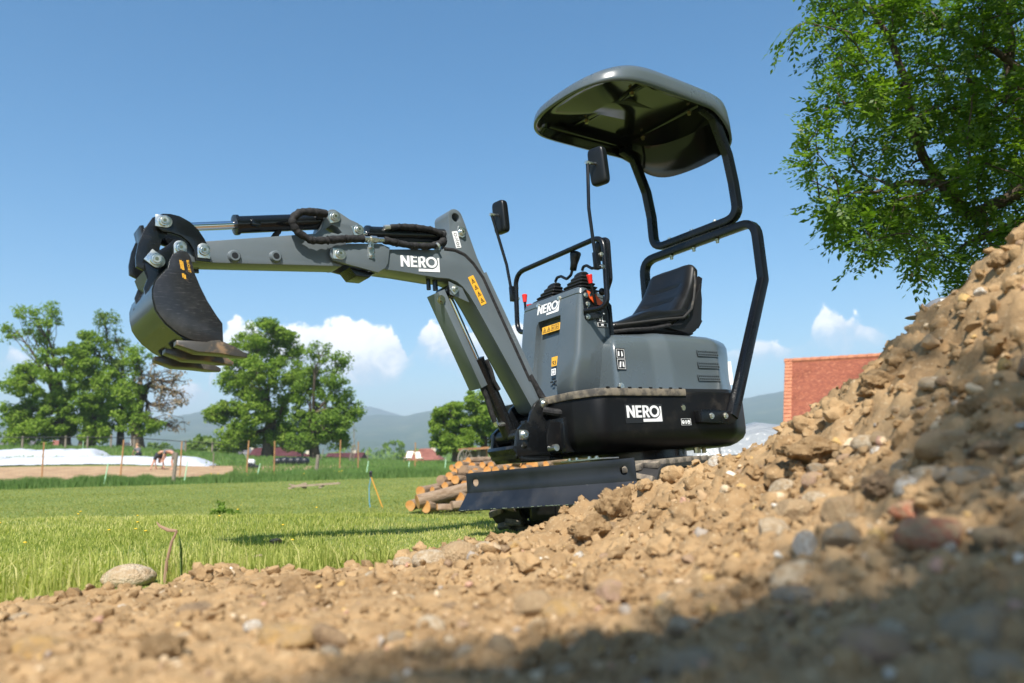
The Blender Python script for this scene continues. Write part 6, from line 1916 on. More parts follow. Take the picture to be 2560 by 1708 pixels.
for (px_, d, hg, ln, lab) in ((434, 29.6, 1.18, .06, 'grey weathered fence post left, next to the bending people'), (788, 32.0, 1.0, .08, 'grey weathered leaning fence post right of the round tree'), (534, 46, .95, 0, 'short thin stick in front of the white cover end'), (919, 60, 1.0, 0, 'thin wooden stake far right of the fence'), (800, 60, .9, .2, 'small sloping stake below the thin topped tree')):
    bb = MB(); P = on_ground(px_, d); bb.tube([(0, 0, -.2), (ln * hg, 0, hg * .6), (ln * hg * 1.6, 0, hg)], [.075 if 'weathered' in lab else .03] * 3, 8)
    o = bb.build('fence_post', OLDWOOD); o.location = tuple(P); tag(o, lab, 'post', None)
for i, (px_, d, hg, ln, lab) in enumerate(((262, 28.9, .85, .17, 'leftmost pale green stake leaning in the tall grass'), (462, 29.6, .86, .13, 'pale green stake just right of the left grey post'), (640, 30.6, .7, .25, 'pale green stake half sunk between the two grey posts'), (914, 32.5, .68, .18, 'pale green stake left of the white deck chairs'), (1018, 33.2, .62, .15, 'pale green stake in front of the white deck chairs'), (1110, 34.0, .66, .12, 'pale green stake between deck chairs and log pile'), (3, 28.3, .6, -.1, 'pale green stake at the left picture edge'), (206, 58, .9, 0, 'short pale green stake far behind the white cover'))):
    bb = MB(); P = on_ground(px_, d); bb.tube([(0, 0, -.1), (ln * hg, 0, hg)], .022, 6); o = bb.build('marker_stake', GREENP); o.location = tuple(P); tag(o, lab, 'stake')

# ================================================================== small things on the lawn and in the field
PLANK = mat('grey_plank', (.36, .27, .19), .85, col2=(.24, .18, .13), vs=5, stretch=(1, 8, 8), bump=(16, .5, .01))
Pl = on_ground(758, 22); bench = tag(empty('plank_bench', tuple(Pl)), 'low bench of old planks lying on the lawn', 'planks')
k = 22 / FPX
for (x0, z0, x1, z1, t_) in ((-25, 1.5, 92, 7, .05), (-34, -3, 8, 8, .06), (-32, 7, 2, -1, .035), (40, -3, 52, 2, .05), (4, -3, 4, 8, .07)):
    a, c = Vector((x0 * k, -.1 if x0 < 0 else .0, z0 * k + .07)), Vector((x1 * k, .05, z1 * k + .07))
    bb = MB(); bb.sweep([a, c], rect(t_ / 2, t_ * .8), up=(0, 0, 1)); bb.build('plank', PLANK, bench)
Ps = on_ground(930, 13); st = tag(empty('garden_hose_stand', tuple(Ps)), 'orange pole with black head and blue hose standing on the lawn', 'pole')
zt = at(926, 1186, 13)[2] - Ps[2]
bb = MB(); bb.tube([(.20, 0, -.05), (-.02, 0, zt - .03)], .011, 7); bb.build('pole', mat('orange_pole', (.62, .30, .04), .5), st)
bb = MB(); bb.tube(fillet([(-.02, 0, zt - .05), (-.05, .02, zt * .6), (-.045, .02, .1), (-.02, .02, -.05)], .05), .009, 6); bb.build('hose', mat('blue_hose', (.12, .30, .42), .5), st)
bb = MB(); bb.box((-.02, 0, zt), (.045, .035, .075)); bb.ell((-.02, 0, zt + .03), (.03, .025, .03), 10, 6); bb.build('head', BLACKV, st)
CANVAS = mat('white_canvas', (.86, .85, .82), .8)
for (px_, rz_, lab) in ((1022, -1.9, 'white canvas deck chair facing left, the left of the pair'), (1046, -1.0, 'white canvas deck chair leaning right, the right of the pair')):
    P = on_ground(px_, 63); ch = tag(empty('deck_chair', tuple(P + np.array([0, 0, .08])), rz_), lab, 'chair', 'white deck chairs in the meadow'); ch.scale = (.92, .92, .92)
    bb = MB(); bb.sweep([(-.35, 0, .95), (-.12, 0, .55), (.0, 0, .32), (.42, 0, .42)], rect(.012, .29)); bb.build('canvas', CANVAS, ch)
    for s_ in (-1, 1):
        bb = MB(); bb.tube([(-.38, s_ * .31, 1.0), (.50, s_ * .31, -.1)], .022, 6); bb.tube([(.46, s_ * .31, .44), (-.40, s_ * .31, -.1)], .022, 6); bb.build('side_frame', STAKE, ch)
    bb = MB(); bb.tube([(-.38, -.31, 1.0), (-.38, .31, 1.0)], .022, 6); bb.build('cross_bar', STAKE, ch)
BLKPL = mat('black_plastic_sheet', (.012, .013, .016), .35, bump=(6, .8, .05))
for (px_, w_, lab) in ((712, 1.35, 'black plastic bundle lying in the field, the longer left one'), (746, 1.3, 'dark blue black bundle lying in the field, the right one')):
    P = on_ground(px_, 51); root = tag(empty('plastic_bundle', tuple(P)), lab, 'bundle'); 
    for k in range(3):
        bb = MB(); V0 = len(bb.v); bb.ell((w_ * (k - 1) / 3, 0, .24), (w_ * .22, .35, .26 + .04 * (k % 2)), 12, 8, .6, .7); bb.build('roll', BLKPL, root, angle=80)
P = on_ground(628, 46); til = tag(empty('garden_tiller', tuple(P)), 'small white and dark garden tiller standing on the bare soil', 'tiller')
bb = MB(); bb.ell((0, 0, .42), (.24, .16, .17), 12, 8, .6, .6); bb.build('engine', mat('tiller_white', (.62, .64, .64), .5), til)
for s_ in (-1, 1):
    bb = MB(); bb.lathe((.02, s_ * .18 - .04, .2), (.02, s_ * .18 + .04, .2), [(0, .12), (.3, .20), (.7, .20), (1, .12)], 14); bb.build('wheel', BLKPL, til)
    bb = MB(); bb.tube([(-.1, s_ * .12, .45), (-.35, s_ * .2, .95), (-.5, s_ * .2, 1.0)], .018, 6); bb.build('handle', mat('tiller_grey', (.3, .3, .3), .5), til)
bb = MB(); bb.box((.3, 0, .16), (.3, .3, .14)); bb.build('tine_cover', BLKPL, til, bevel=.02)
# sapling with three supporting stakes
P = on_ground(884, 58); sap = tag(empty('sapling', tuple(P)), 'bare sapling propped by three stakes beyond the fence', 'tree')
r5 = np.random.default_rng(8); bb = MB(); bb.tube([(0, 0, 0), (.05, 0, 1.2), (.0, 0, 2.9)], [.03, .025, .01], 6)
for k in range(9): limb(bb, (0, 0, 1.3 + .16 * k), (r5.normal() * .25, r5.normal() * .25, 1.75 + .16 * k), .012, .004, r5, 4)
bb.build('trunk', OLDWOOD, sap)
for a in (0, 2.1, 4.2):
    bb = MB(); bb.tube([(.55 * math.cos(a), .55 * math.sin(a), -.1), (.08 * math.cos(a), .08 * math.sin(a), 1.3)], .035, 6); bb.build('prop', OLDWOOD, sap)
v, f = leaf_cloud(r5.normal(0, .2, (8, 3)) + np.array([0, 0, 2.3]), np.full(8, .25), 5, .06, r5); link('crown', fast_mesh('c', v, f), LEAFP, sap, smooth=False)
# rustic shelter with wagon wheel
P = on_ground(1185, 44); sh = tag(empty('garden_shelter', tuple(P)), 'small rustic wooden shelter with plank roof behind the log pile', 'shelter')
kk = 44 / FPX; RUST = mat('rusty_wood', (.36, .17, .07), .85, col2=(.2, .1, .05), vs=5)
for (x, h_) in ((-30, 50), (12, 48), (33, 48)):
    bb = MB(); bb.tube([(x * kk, 0, -.1), (x * kk, 0, h_ * kk)], .06 if x == 33 else .10, 8); bb.build('post', RUST if x == 33 else OLDWOOD, sh)
for x in (-22, -5):
    bb = MB(); bb.tube([(x * kk, 1.0, -.1), (x * kk, 1.0, 46 * kk)], .08, 8); bb.build('post', OLDWOOD, sh)
bb = MB(); bb.box((0, .5, 50 * kk), (76 * kk, 1.6, .06), Matrix.Rotation(-.04, 3, 'Y')); bb.box((0, -.32, 50.5 * kk), (78 * kk, .08, .12), Matrix.Rotation(-.04, 3, 'Y')); bb.build('roof', RUST, sh)
bb = MB(); bb.box((15 * kk, 0, 10 * kk), (40 * kk, .06, .05)); bb.build('rail', RUST, sh)
bb = MB(); bb.box((0, 1.05, 28 * kk), (60 * kk, .05, 34 * kk)); bb.build('back_board', OLDWOOD, sh)
def wheel(px_, d, r_, lab, rz_):
    P = on_ground(px_, d); root = tag(empty('wagon_wheel', tuple(P + np.array([0, 0, r_])), rz_), lab, 'wheel')
    ring_ = [(r_ * math.cos(a), 0, r_ * math.sin(a)) for a in np.linspace(0, 2 * math.pi, 33)]
    bb = MB(); bb.tube(ring_, .045, 6, up=(0, 1, 0)); bb.build('rim', OLDWOOD, root)
    for k in range(10): bb = MB(); a = 2 * math.pi * k / 10; bb.tube([(0, 0, 0), (r_ * math.cos(a), 0, r_ * math.sin(a))], .025, 5); bb.build('spoke', OLDWOOD, root)
    bb = MB(); bb.cyl((0, -.1, 0), (0, .1, 0), .09, 10); bb.build('hub', OLDWOOD, root)
wheel(1162, 42.5, .55, 'old grey wagon wheel leaning on the rustic shelter', .9); wheel(1176, 45.5, .36, 'smaller brown wheel under the rustic shelter roof', .4)

# ================================================================== log pile
LBARK = mat('log_bark', (.20, .135, .085), .95, col2=(.30, .22, .155), vs=16, stretch=(1, 1, .4), bump=(38, .9, .02), spec=.1)
LEND = mat('cut_log_end', (.52, .225, .05), .8, col2=(.60, .33, .12), vs=5, bump=(40, .3, .004))
t = LEND.node_tree
tcn = t.nodes.new('ShaderNodeTexCoord'); wv = N(t, 'ShaderNodeTexWave', wave_type='RINGS', rings_direction='Z', ins={'Scale': 14.0, 'Distortion': 2.0, 'Detail': 2.0}); t.links.new(tcn.outputs['Object'], wv.inputs['Vector'])
b_ = t.nodes['Principled BSDF']; oldc = b_.inputs['Base Color'].links[0].from_socket
mx = N(t, 'ShaderNodeMix', data_type='RGBA', blend_type='MULTIPLY'); mx.inputs[7].default_value = (.80, .70, .6, 1); t.links.new(mth(t, 'MULTIPLY', wv.outputs['Fac'], .6), mx.inputs[0]); t.links.new(oldc, mx.inputs[6]); t.links.new(mx.outputs[2], b_.inputs['Base Color'])
LENDB = mat('weathered_log_end', (.30, .19, .11), .9, col2=(.20, .13, .08), vs=6)
def log(gx_, gy_, r_px, d, label, dirv=(.42, .90, .0), ln=.95, split=False, endm=None):
    px_, py_ = 980 + gx_ / 3.357, 1080 + gy_ / 3.357
    P = at(px_, py_, d); r_ = r_px / 3.357 / FPX * d
    rr_ = np.random.default_rng(int(gx_ * 7 + gy_)); dv = Vector(dirv) + Vector((rr_.normal() * .10, rr_.normal() * .08, rr_.normal() * .05)); dv.normalize()
    root = tag(empty('log', tuple(P)), label, 'log', 'logs piled behind the blade')
    root.rotation_euler = dv.to_track_quat('Z', 'Y').to_euler()
    n = 20
    shp = np.array([1 + .09 * float(vnoise(math.cos(a) * 1.3 + gx_, math.sin(a) * 1.3, gy_)) for a in np.linspace(0, 2 * math.pi, n, endpoint=False)])
    rings = []
    for k in range(7):
        u = k / 6; w_ = 1 + .07 * float(vnoise(u * 4, gx_)) - .08 * u
        ring_ = []
        for i in range(n):
            a = 2 * math.pi * i / n; q = r_ * shp[i] * w_ * (1 + .04 * float(vnoise(math.cos(a) * 2.5 + gy_, math.sin(a) * 2.5, u * 6)))
            xx, yy = q * math.cos(a), q * math.sin(a)
            if split: yy = max(yy, -.15 * r_)
            ring_.append((xx, yy, u * ln))
        rings.append(ring_)
    bb = MB(); bb.loft(rings, False, False); bb.build('bark', LBARK, root, angle=60)
    for z_, k in ((-.003, 0), (ln + .003, 6)):
        bb = MB(); bb.loft([[(x * .985, y * .985, z_ - .002) for x, y, _ in rings[k]], [(x * .985, y * .985, z_ + .002) for x, y, _ in rings[k]]]); bb.build('cut_end', endm or LEND, root)
LG = [
 (640, 242, 27, 12.6, 'small round log standing highest at the left end of the pile'), (672, 288, 31, 12.4, 'round log just below the highest left log'), (560, 282, 35, 12.3, 'big round log left of the wagon wheel foot'),
 (525, 332, 28, 12.1, 'round log on the sloping left side, middle height'), (480, 370, 33, 11.9, 'round log on the sloping left side, lower down'), (532, 402, 35, 11.8, 'round log right of the brown weathered end'),
 (760, 278, 27, 12.4, 'log with orange end in the upper row, left of the long pale log'), (830, 282, 31, 12.3, 'long pale log lying in the upper row'), (925, 215, 40, 12.5, 'thick log with a crack on top of the pile'),
 (985, 262, 33, 12.3, 'round log below the cracked top log'), (1010, 225, 30, 12.8, 'log end right of the cracked top log'), (800, 322, 34, 12.1, 'log end just over the blade edge, left'), (1060, 264, 28, 12.5, 'small log end right of the round log'),
 (445, 452, 30, 11.7, 'half hidden log in the middle of the left slope'), (340, 487, 24, 11.7, 'small log end above the long lying log'), (240, 505, 46, 11.8, 'broad log end at the left of the middle row'),
 (155, 618, 46, 11.4, 'leftmost log at the foot of the pile'), (285, 628, 50, 11.2, 'bright orange log end in the bottom row'), (570, 556, 48, 11.4, 'log end beside the left blade corner'), (612, 450, 40, 11.6, 'log end hidden behind the left blade edge'), (700, 332, 30, 12.1, 'log end in the upper row near the blade corner'), (1350, 252, 36, 12.9, 'log end far right in the upper row'), (1240, 262, 34, 13.0, 'log end right of the big flat log')]
LG += [(880, 246, 26, 12.8, 'small log end left of the cracked top log'), (945, 306, 27, 12.2, 'log end just over the middle of the blade edge'), (1105, 306, 30, 12.4, 'log end over the blade edge below the halved log'), (1290, 276, 30, 12.7, 'log end over the blade edge, right of the halved log'), (720, 250, 23, 12.9, 'thin log end between the upper left logs'), (605, 262, 25, 12.7, 'thin log end at the back of the left slope'), (500, 300, 22, 12.5, 'thin log end at the outer left slope'), (870, 322, 30, 12.0, 'log end half cut off by the blade edge'), (1010, 318, 26, 12.1, 'log end low over the blade edge centre'), (1200, 236, 28, 13.2, 'log end at the back right of the pile'), (440, 400, 24, 12.2, 'thin log end behind the weathered brown end'), (660, 345, 26, 11.9, 'log end close to the top left blade corner')]
for (a, c, r_, d, lab) in LG: log(a, c, r_, d, lab)
log(215, 588, 62, 11.25, 'long thick log lying lengthwise in front of the pile', (.93, .34, .20), 1.25)
log(410, 405, 42, 11.8, 'log with weathered brown end at the left of the pile', endm=LENDB)
log(600, 335, 55, 12.0, 'rough split log with torn brown face in the left slope', split=True, endm=LENDB)
log(1175, 285, 66, 12.6, 'big flat halved log above the blade', split=True)
log(380, 648, 44, 11.1, 'split pale piece in the bottom row', (.9, .4, 0), .45, split=True); log(500, 632, 48, 11.1, 'split piece with brown edge by the blade corner', (.9, .4, 0), .45, split=True, endm=LENDB)
log(330, 600, 40, 11.5, 'bark covered log under the long lying log', (.95, .25, 0), .9, endm=LENDB)
log(880, 268, 34, 12.7, 'long bark log lying along the top of the pile', (.92, .38, .05), 1.2); log(1120, 250, 40, 13.0, 'brown bark log lying at the right of the pile top', (.96, .25, 0), 1.3, endm=LENDB); log(1400, 250, 44, 13.2, 'brown bark log lying under the machine floor', (.96, .2, 0), 1.3, endm=LENDB)
# loose inner mass so the pile is not hollow
for i, (a, c, d) in enumerate(((700, 420, 12.8), (850, 420, 12.9), (1000, 400, 13.0), (620, 520, 12.4), (760, 520, 12.5), (900, 500, 12.7), (480, 520, 12.2), (420, 580, 11.9), (520, 480, 12.3), (1150, 400, 13.2), (1060, 500, 12.8), (700, 620, 12.0), (560, 640, 11.8), (860, 620, 12.2))):
    log(a, c, 46, d, 'log inside the pile, mostly hidden behind the blade')

# ================================================================== polytunnel, barn, houses
FILM = bpy.data.materials.new('polytunnel_film'); FILM.use_nodes = True
t = FILM.node_tree; p_ = t.nodes['Principled BSDF']; p_.inputs['Base Color'].default_value = (.42, .44, .46, 1); p_.inputs['Roughness'].default_value = .22; p_.inputs['Coat Weight'].default_value = .4
tl = t.nodes.new('ShaderNodeBsdfTranslucent'); tl.inputs[0].default_value = (.38, .40, .42, 1); ms = t.nodes.new('ShaderNodeMixShader'); ms.inputs[0].default_value = .35
tcn = t.nodes.new('ShaderNodeTexCoord'); mp = t.nodes.new('ShaderNodeMapping'); mp.inputs['Scale'].default_value = (1, 2.5, 1.2); nb = N(t, 'ShaderNodeTexNoise', ins={'Scale': 2.4, 'Detail': 4.0}); bp = t.nodes.new('ShaderNodeBump'); bp.inputs['Distance'].default_value = .12; bp.inputs['Strength'].default_value = .8
t.links.new(tcn.outputs['Object'], mp.inputs[0]); t.links.new(mp.outputs[0], nb.inputs['Vector']); t.links.new(nb.outputs[0], bp.inputs['Height']); t.links.new(bp.outputs[0], p_.inputs['Normal'])
om = t.nodes['Material Output']; t.links.new(p_.outputs[0], ms.inputs[1]); t.links.new(tl.outputs[0], ms.inputs[2]); t.links.new(ms.outputs[0], om.inputs[0])
PT = on_ground(1740, 14.0); tun = tag(empty('polytunnel', tuple(PT), -.12), 'low polytunnel of wrinkled translucent plastic film behind the machine', 'polytunnel')
topz = at(1850, 1052, 14.0)[2] - PT[2]
V = []
nl, nk = 40, 20
for i in range(nl):
    u = i / (nl - 1); xx = -.9 + 7.5 * u; e = 1 - .75 * (1 - sstep(0, .10, u))
    for j in range(nk):
        a = math.pi * j / (nk - 1)
        r_ = (1 + .03 * math.sin(i * 1.7) + .05 * float(vnoise(i * .35, j * .4)))
        V.append((xx - .35 * e, -1.1 * math.cos(a) * r_, topz * e ** .5 * max(0, math.sin(a)) ** .8 * r_ - .02))
ii_ = np.arange(nl * nk).reshape(nl, nk); F = np.stack([ii_[:-1, :-1], ii_[1:, :-1], ii_[1:, 1:], ii_[:-1, 1:]], -1).reshape(-1, 4)
link('film', fast_mesh('film', np.array(V), F), FILM, tun, angle=180)
for k in range(5):
    bb = MB(); x_ = .3 + k * 1.5; bb.tube([(x_, -1.1 * math.cos(a), topz * math.sin(a) ** .8 if math.sin(a) > 0 else 0) for a in np.linspace(0.02, math.pi - .02, 18)], .02, 6); bb.build('hoop', WIRE, tun)
bb = MB(); bb.box((-.1, -1.15, .3), (.05, .05, .8)); bb.build('end_post', STAKE, tun)

def tile_mat(name, c1, c2, c3, sc):
    m = mat(name, c1, .85, spec=.2)
    t = m.node_tree; b_ = t.nodes['Principled BSDF']; uv = t.nodes.new('ShaderNodeUVMap')
    br = t.nodes.new('ShaderNodeTexBrick'); br.inputs['Scale'].default_value = sc; br.inputs['Color1'].default_value = (*c1, 1); br.inputs['Color2'].default_value = (*c2, 1); br.inputs['Mortar'].default_value = (c1[0] * .55, c1[1] * .5, c1[2] * .5, 1)
    br.inputs['Mortar Size'].default_value = .05; br.inputs['Brick Width'].default_value = .6; br.inputs['Row Height'].default_value = .5; br.inputs['Bias'].default_value = .1
    t.links.new(uv.outputs[0], br.inputs['Vector'])
    nz = N(t, 'ShaderNodeTexNoise', ins={'Scale': .6, 'Detail': 6.0, 'Roughness': .75}); tcn = t.nodes.new('ShaderNodeTexCoord'); t.links.new(tcn.outputs['Object'], nz.inputs['Vector'])
    n2 = N(t, 'ShaderNodeTexNoise', ins={'Scale': 5.0, 'Detail': 4.0, 'Roughness': .8}); t.links.new(tcn.outputs['Object'], n2.inputs['Vector'])
    mx = N(t, 'ShaderNodeMix', data_type='RGBA'); mx.inputs[7].default_value = (*c3, 1); t.links.new(br.outputs[0], mx.inputs[6]); t.links.new(mth(t, 'MULTIPLY', mapr(t, n2.outputs[0], .55, .68), .75), mx.inputs[0])
    m3 = N(t, 'ShaderNodeMix', data_type='RGBA', blend_type='MULTIPLY'); m3.inputs[7].default_value = (.62, .55, .52, 1); t.links.new(mapr(t, nz.outputs[0], .45, .7), m3.inputs[0]); t.links.new(mx.outputs[2], m3.inputs[6]); t.links.new(m3.outputs[2], b_.inputs['Base Color'])
    bp = t.nodes.new('ShaderNodeBump'); bp.inputs['Distance'].default_value = .03; t.links.new(br.outputs['Fac'], bp.inputs['Height']); bp.invert = True; t.links.new(bp.outputs[0], b_.inputs['Normal'])
    return m
TILE = tile_mat('orange_clay_tiles', (.37, .125, .068), (.25, .08, .05), (.50, .21, .115), 1.0)
RL, RRr, EL = at(1962, 905, 31.0), at(2640, 866, 26.0), at(1957, 1066, 27.6)
ER = EL + (RRr - RL)
barn = tag(empty('barn', tuple(EL)), 'barn with a large orange clay tiled roof behind the mound', 'building')
def quad_uv(name, P4, m, parent, org, su, sv, thick=.08):
    V = [Vector(p_ - org) for p_ in P4]; nrm_ = (V[1] - V[0]).cross(V[3] - V[0]).normalized()
    if nrm_.y > 0: nrm_ = -nrm_
    me = bpy.data.meshes.new(name); vv = V + [q - nrm_ * thick for q in V]
    me.from_pydata(vv, [], [(0, 1, 2, 3), (7, 6, 5, 4), (0, 4, 5, 1), (1, 5, 6, 2), (2, 6, 7, 3), (3, 7, 4, 0)])
    uvl = me.uv_layers.new(name='UVMap'); lu = (V[1] - V[0]).length; lv = (V[3] - V[0]).length
    cs = {0: (0, 0), 1: (lu * su, 0), 2: (lu * su, lv * sv), 3: (0, lv * sv), 4: (0, 0), 5: (lu * su, 0), 6: (lu * su, lv * sv), 7: (0, lv * sv)}
    for lp in me.loops: uvl.data[lp.index].uv = cs[lp.vertex_index]
    return link(name, me, m, parent, smooth=False)
quad_uv('roof', [EL, ER, RRr, RL], TILE, barn, EL, 6.5, 5.0)
bk = np.array([.0, 3.4, -2.0]); quad_uv('rear_roof', [RL, RRr, RRr + (RRr - ER) * np.array([1, 1, -1]), RL + (RL - EL) * np.array([1, 1, -1])], TILE, barn, EL, 6.5, 5.0)
VERGE = mat('pale_verge_tiles', (.48, .20, .10), .85, col2=(.36, .13, .07), vs=6)
ridge_n = 26
for k in range(ridge_n):    # half-round ridge tiles
    a, c = RL + (RRr - RL) * k / ridge_n - EL, RL + (RRr - RL) * (k + .96) / ridge_n - EL
    bb = MB(); bb.tube([tuple(a + np.array([0, 0, .02])), tuple(c + np.array([0, 0, .02]))], [.115, .10], 8); bb.build('ridge_tile', VERGE, barn)
for k in range(18):
    a, c = EL + (RL - EL) * k / 18 - EL, EL + (RL - EL) * (k + .97) / 18 - EL
    rv = (RRr - RL) / np.linalg.norm(RRr - RL) * .14
    bb = MB(); nn_ = np.array([-.0, -.05, .04]); bb.add([tuple(q) for q in (a + nn_, a + rv * 2 + nn_, c + rv * 2 + nn_ * .6, c + nn_ * .6, a, a + rv * 2, c + rv * 2, c)], [(0, 1, 2, 3), (7, 6, 5, 4), (0, 4, 5, 1), (1, 5, 6, 2), (2, 6, 7, 3), (3, 7, 4, 0)]); bb.build('verge_tile', VERGE, barn)
WALLM = mat('lime_wall', (.50, .44, .36), .9, col2=(.40, .35, .28), vs=1.5, bump=(8, .4, .03))
gz0 = float(gh(EL[0], EL[1])) - .5
ei = np.array([.15, .25, 0]); w4 = [EL + ei, ER + ei]; bb = MB()
RE = RL + (RL - EL) * np.array([1, 1, -1]); REr = RRr + (RRr - ER) * np.array([1, 1, -1])
corners = [EL + np.array([.2, .3, -.15]), ER + np.array([-.2, .3, -.15]), REr + np.array([-.2, -.3, -.15]), RE + np.array([.2, -.3, -.15])]
bb.add([tuple(np.array([q[0], q[1], gz0]) - EL) for q in corners] + [tuple(q - EL) for q in corners], [(0, 1, 5, 4), (1, 2, 6, 5), (2, 3, 7, 6), (3, 0, 4, 7)])
bb.add([tuple(corners[0] - EL), tuple(corners[3] - EL), tuple(RL + np.array([.2, 0, -.15]) - EL)], [(0, 1, 2)])
bb.build('wall', WALLM, barn, smooth=False)

REDR = tile_mat('dark_red_roof', (.13, .042, .045), (.10, .035, .038), (.16, .06, .055), 1.0)
BROWNR = tile_mat('brown_red_roof', (.36, .15, .11), (.30, .12, .09), (.42, .2, .15), 1.0)
GREYR = tile_mat('grey_roof', (.16, .16, .17), (.13, .13, .14), (.2, .2, .2), 1.0)
CREAM = mat('cream_render', (.62, .55, .42), .9); YEL = mat('yellow_render', (.62, .48, .20), .9)
PANE = mat('window_glass', (.03, .04, .05), .08, spec=.8)
def house(px0, px1, y_top, d, roofm, wallm, label, hip=False, depth=7.0, eave=.55, gable_front=False):
    """px0..px1 roof width, y_top ridge pixel"""
    P0, P1 = at(px0, 1140, d), at(px1, 1140, d); zt_ = at((px0 + px1) / 2, y_top, d)[2]
    zg = float(gh((P0[0] + P1[0]) / 2, d)) - .3; zw = zg + (zt_ - zg) * eave
    cx_, W_ = (P0[0] + P1[0]) / 2, P1[0] - P0[0]
    root = tag(empty('house', (cx_, d, zg)), label, 'house')
    h0, h1 = zw - zg, zt_ - zg
    bb = MB(); bb.box((0, depth / 2, h0 / 2), (W_ * .9, depth * .9, h0)); bb.build('wall', wallm, root)
    hw = W_ / 2; bb = MB()
    if gable_front:
        bb.add([(-hw, -.3, h0 - .1), (hw, -.3, h0 - .1), (0, -.3, h1), (-hw, depth, h0 - .1), (hw, depth, h0 - .1), (0, depth, h1)], [(0, 2, 5, 3), (1, 4, 5, 2), (0, 3, 4, 1)])
        g_ = MB(); g_.add([(-hw * .9, .05, h0 - .1), (hw * .9, .05, h0 - .1), (0, .05, h1 - .15)], [(0, 1, 2)]); g_.build('gable', wallm, root, smooth=False)
    else:
        r_ = hw * (.35 if hip else 1.0)
        bb.add([(-hw, -.3, h0 - .1), (hw, -.3, h0 - .1), (hw, depth + .3, h0 - .1), (-hw, depth + .3, h0 - .1), (-r_, depth / 2, h1), (r_, depth / 2, h1)], [(0, 1, 5, 4), (2, 3, 4, 5), (1, 2, 5), (3, 0, 4), (3, 2, 1, 0)])
    rf = bb.build('roof', roofm, root, smooth=False)
    me = rf.data; uvl = me.uv_layers.new(name='UVMap')
    for lp in me.loops: q = me.vertices[lp.vertex_index].co; uvl.data[lp.index].uv = (q.x * 2, (q.z + q.y) * 2)
    bb = MB(); bb.box((hw * .45, depth * .5, h1 - .1), (.6, .6, 1.0)); bb.build('chimney', wallm, rf)
    for k in (-.5, .0, .5):
        bb = MB(); bb.box((k * W_ * .7, depth * .05 - .03, h0 * .55), (W_ * .11, .06, h0 * .34)); wn = bb.build('window', WHITE, root)
        bb = MB(); bb.box((k * W_ * .7, depth * .05 - .07, h0 * .55), (W_ * .09, .03, h0 * .28)); bb.build('pane', PANE, wn)
house(622, 742, 1118, 120, REDR, YEL, 'house with dark red roof and yellow wall under the round tree', eave=.35)
house(575, 640, 1122, 135, GREYR, CREAM, 'grey roofed house left of the dark red roof', eave=.4)
house(812, 905, 1132, 130, REDR, CREAM, 'low dark red roof right of the thin topped tree', eave=.4)
house(722, 775, 1134, 110, REDR, CREAM, 'small dark red roof between the two middle trees', eave=.3)
house(1018, 1104, 1121, 115, BROWNR, CREAM, 'house with hipped brown red roof behind the deck chairs', hip=True, eave=.25)
house(283, 330, 1106, 95, GREYR, WHITE, 'small white gable with dark roof left of the half withered trunk', gable_front=True, eave=.15, depth=5)
house(-20, 70, 1094, 120, GREYR, CREAM, 'grey roofed house at the far left edge', eave=.35)
house(108, 150, 1100, 125, BROWNR, CREAM, 'small brown roof behind the far left bush', eave=.3)

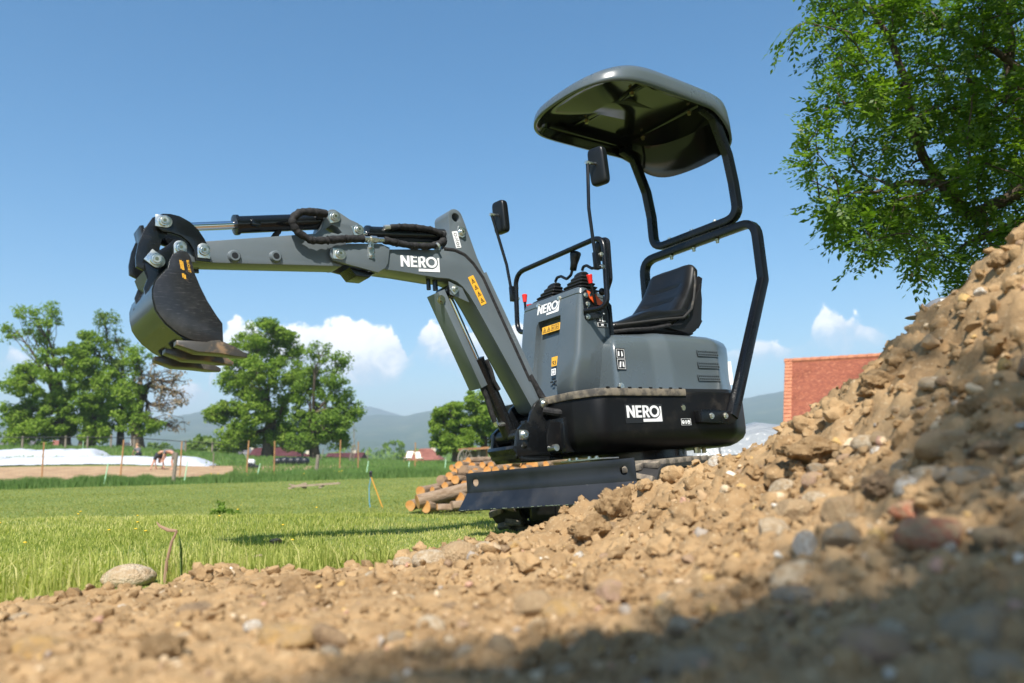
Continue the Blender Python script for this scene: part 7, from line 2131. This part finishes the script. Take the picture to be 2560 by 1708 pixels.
# ================================================================== hills and far woods
FOREST = green('forest_slope', (.030, .060, .020), (.045, .080, .028), (.12, .13, .06), .004, .012, 4.0)
def ridge(name, pts, d0, d1, label=None, seed=1, m=FOREST):
    az_, hh_ = [], []
    for (px_, py_) in pts:
        P = at(px_, py_, d1); az_.append(math.atan2(P[0], P[1])); hh_.append(P[2] + 2)
    A2 = np.linspace(-1.25, 1.25, 420); H = np.interp(A2, az_, hh_)
    H = H * (1 + .05 * fbm(A2 * 22, seed, 0, 4))
    rows = []
    for k in range(14):
        u = k / 13; D = d0 + (d1 - d0) * u
        zz = -12 + (H + 12) * (u ** 1.15) + (60 * fbm(A2 * 9 + 3 * u, u * 3, seed, 3)) * u * (1 - u)
        rows.append(np.stack([np.sin(A2) * D, np.cos(A2) * D, zz], -1))
    rows.append(np.stack([np.sin(A2) * (d1 + 500), np.cos(A2) * (d1 + 500), H * .3], -1))
    V = np.array(rows); ii_ = np.arange(V.shape[0] * V.shape[1]).reshape(V.shape[:2]); F = np.stack([ii_[:-1, :-1], ii_[:-1, 1:], ii_[1:, 1:], ii_[1:, :-1]], -1).reshape(-1, 4)
    return tag(link(name, fast_mesh(name, V.reshape(-1, 3), F), m, angle=180), kind='structure')
ridge('hills', [(-900, 1040), (-300, 1060), (0, 1057), (110, 1078), (300, 1085), (420, 1060), (520, 1040), (620, 1062), (760, 1050), (900, 1046), (1010, 1036), (1095, 1022), (1300, 1010), (1600, 1000), (1860, 1000), (1950, 986), (2100, 992), (2400, 970), (3200, 960), (3600, 1000)], 1500, 3200)
ridge('far_hills', [(-900, 1020), (0, 1070), (300, 1080), (500, 1050), (700, 1070), (850, 1040), (910, 1019), (960, 1026), (1030, 1045), (1300, 1040), (1800, 1020), (2600, 1010), (3600, 1010)], 3600, 4600, seed=4)
r5 = np.random.default_rng(99)
na_ = 900; a = r5.uniform(-.70, .75, na_); D = r5.uniform(380, 900, na_)
cen = np.stack([np.sin(a) * D, np.cos(a) * D, -2.6 + r5.uniform(1, 5, na_)], -1)
v, f = leaf_cloud(cen, r5.uniform(4, 7, na_), 12, 2.2, r5)
tag(link('far_woods', fast_mesh('far_woods', v, f), LEAFD, smooth=False), 'dark line of far woods across the plain', 'woods', kind='stuff')

# ================================================================== haze
bb = MB(); bb.box((0, 2350, 165), (9000, 5700, 342)); hz = bb.build('haze', None, smooth=False)
hm = bpy.data.materials.new('haze'); hm.use_nodes = True; t = hm.node_tree; t.nodes.clear()
pv = t.nodes.new('ShaderNodeVolumePrincipled'); pv.inputs['Color'].default_value = (.72, .87, 1.0, 1); pv.inputs['Density'].default_value = .00034; pv.inputs['Anisotropy'].default_value = .1
ou = t.nodes.new('ShaderNodeOutputMaterial'); t.links.new(pv.outputs[0], ou.inputs['Volume'])
hz.data.materials.append(hm); tag(hz, 'thin bluish summer haze over the plain', 'haze', kind='stuff')
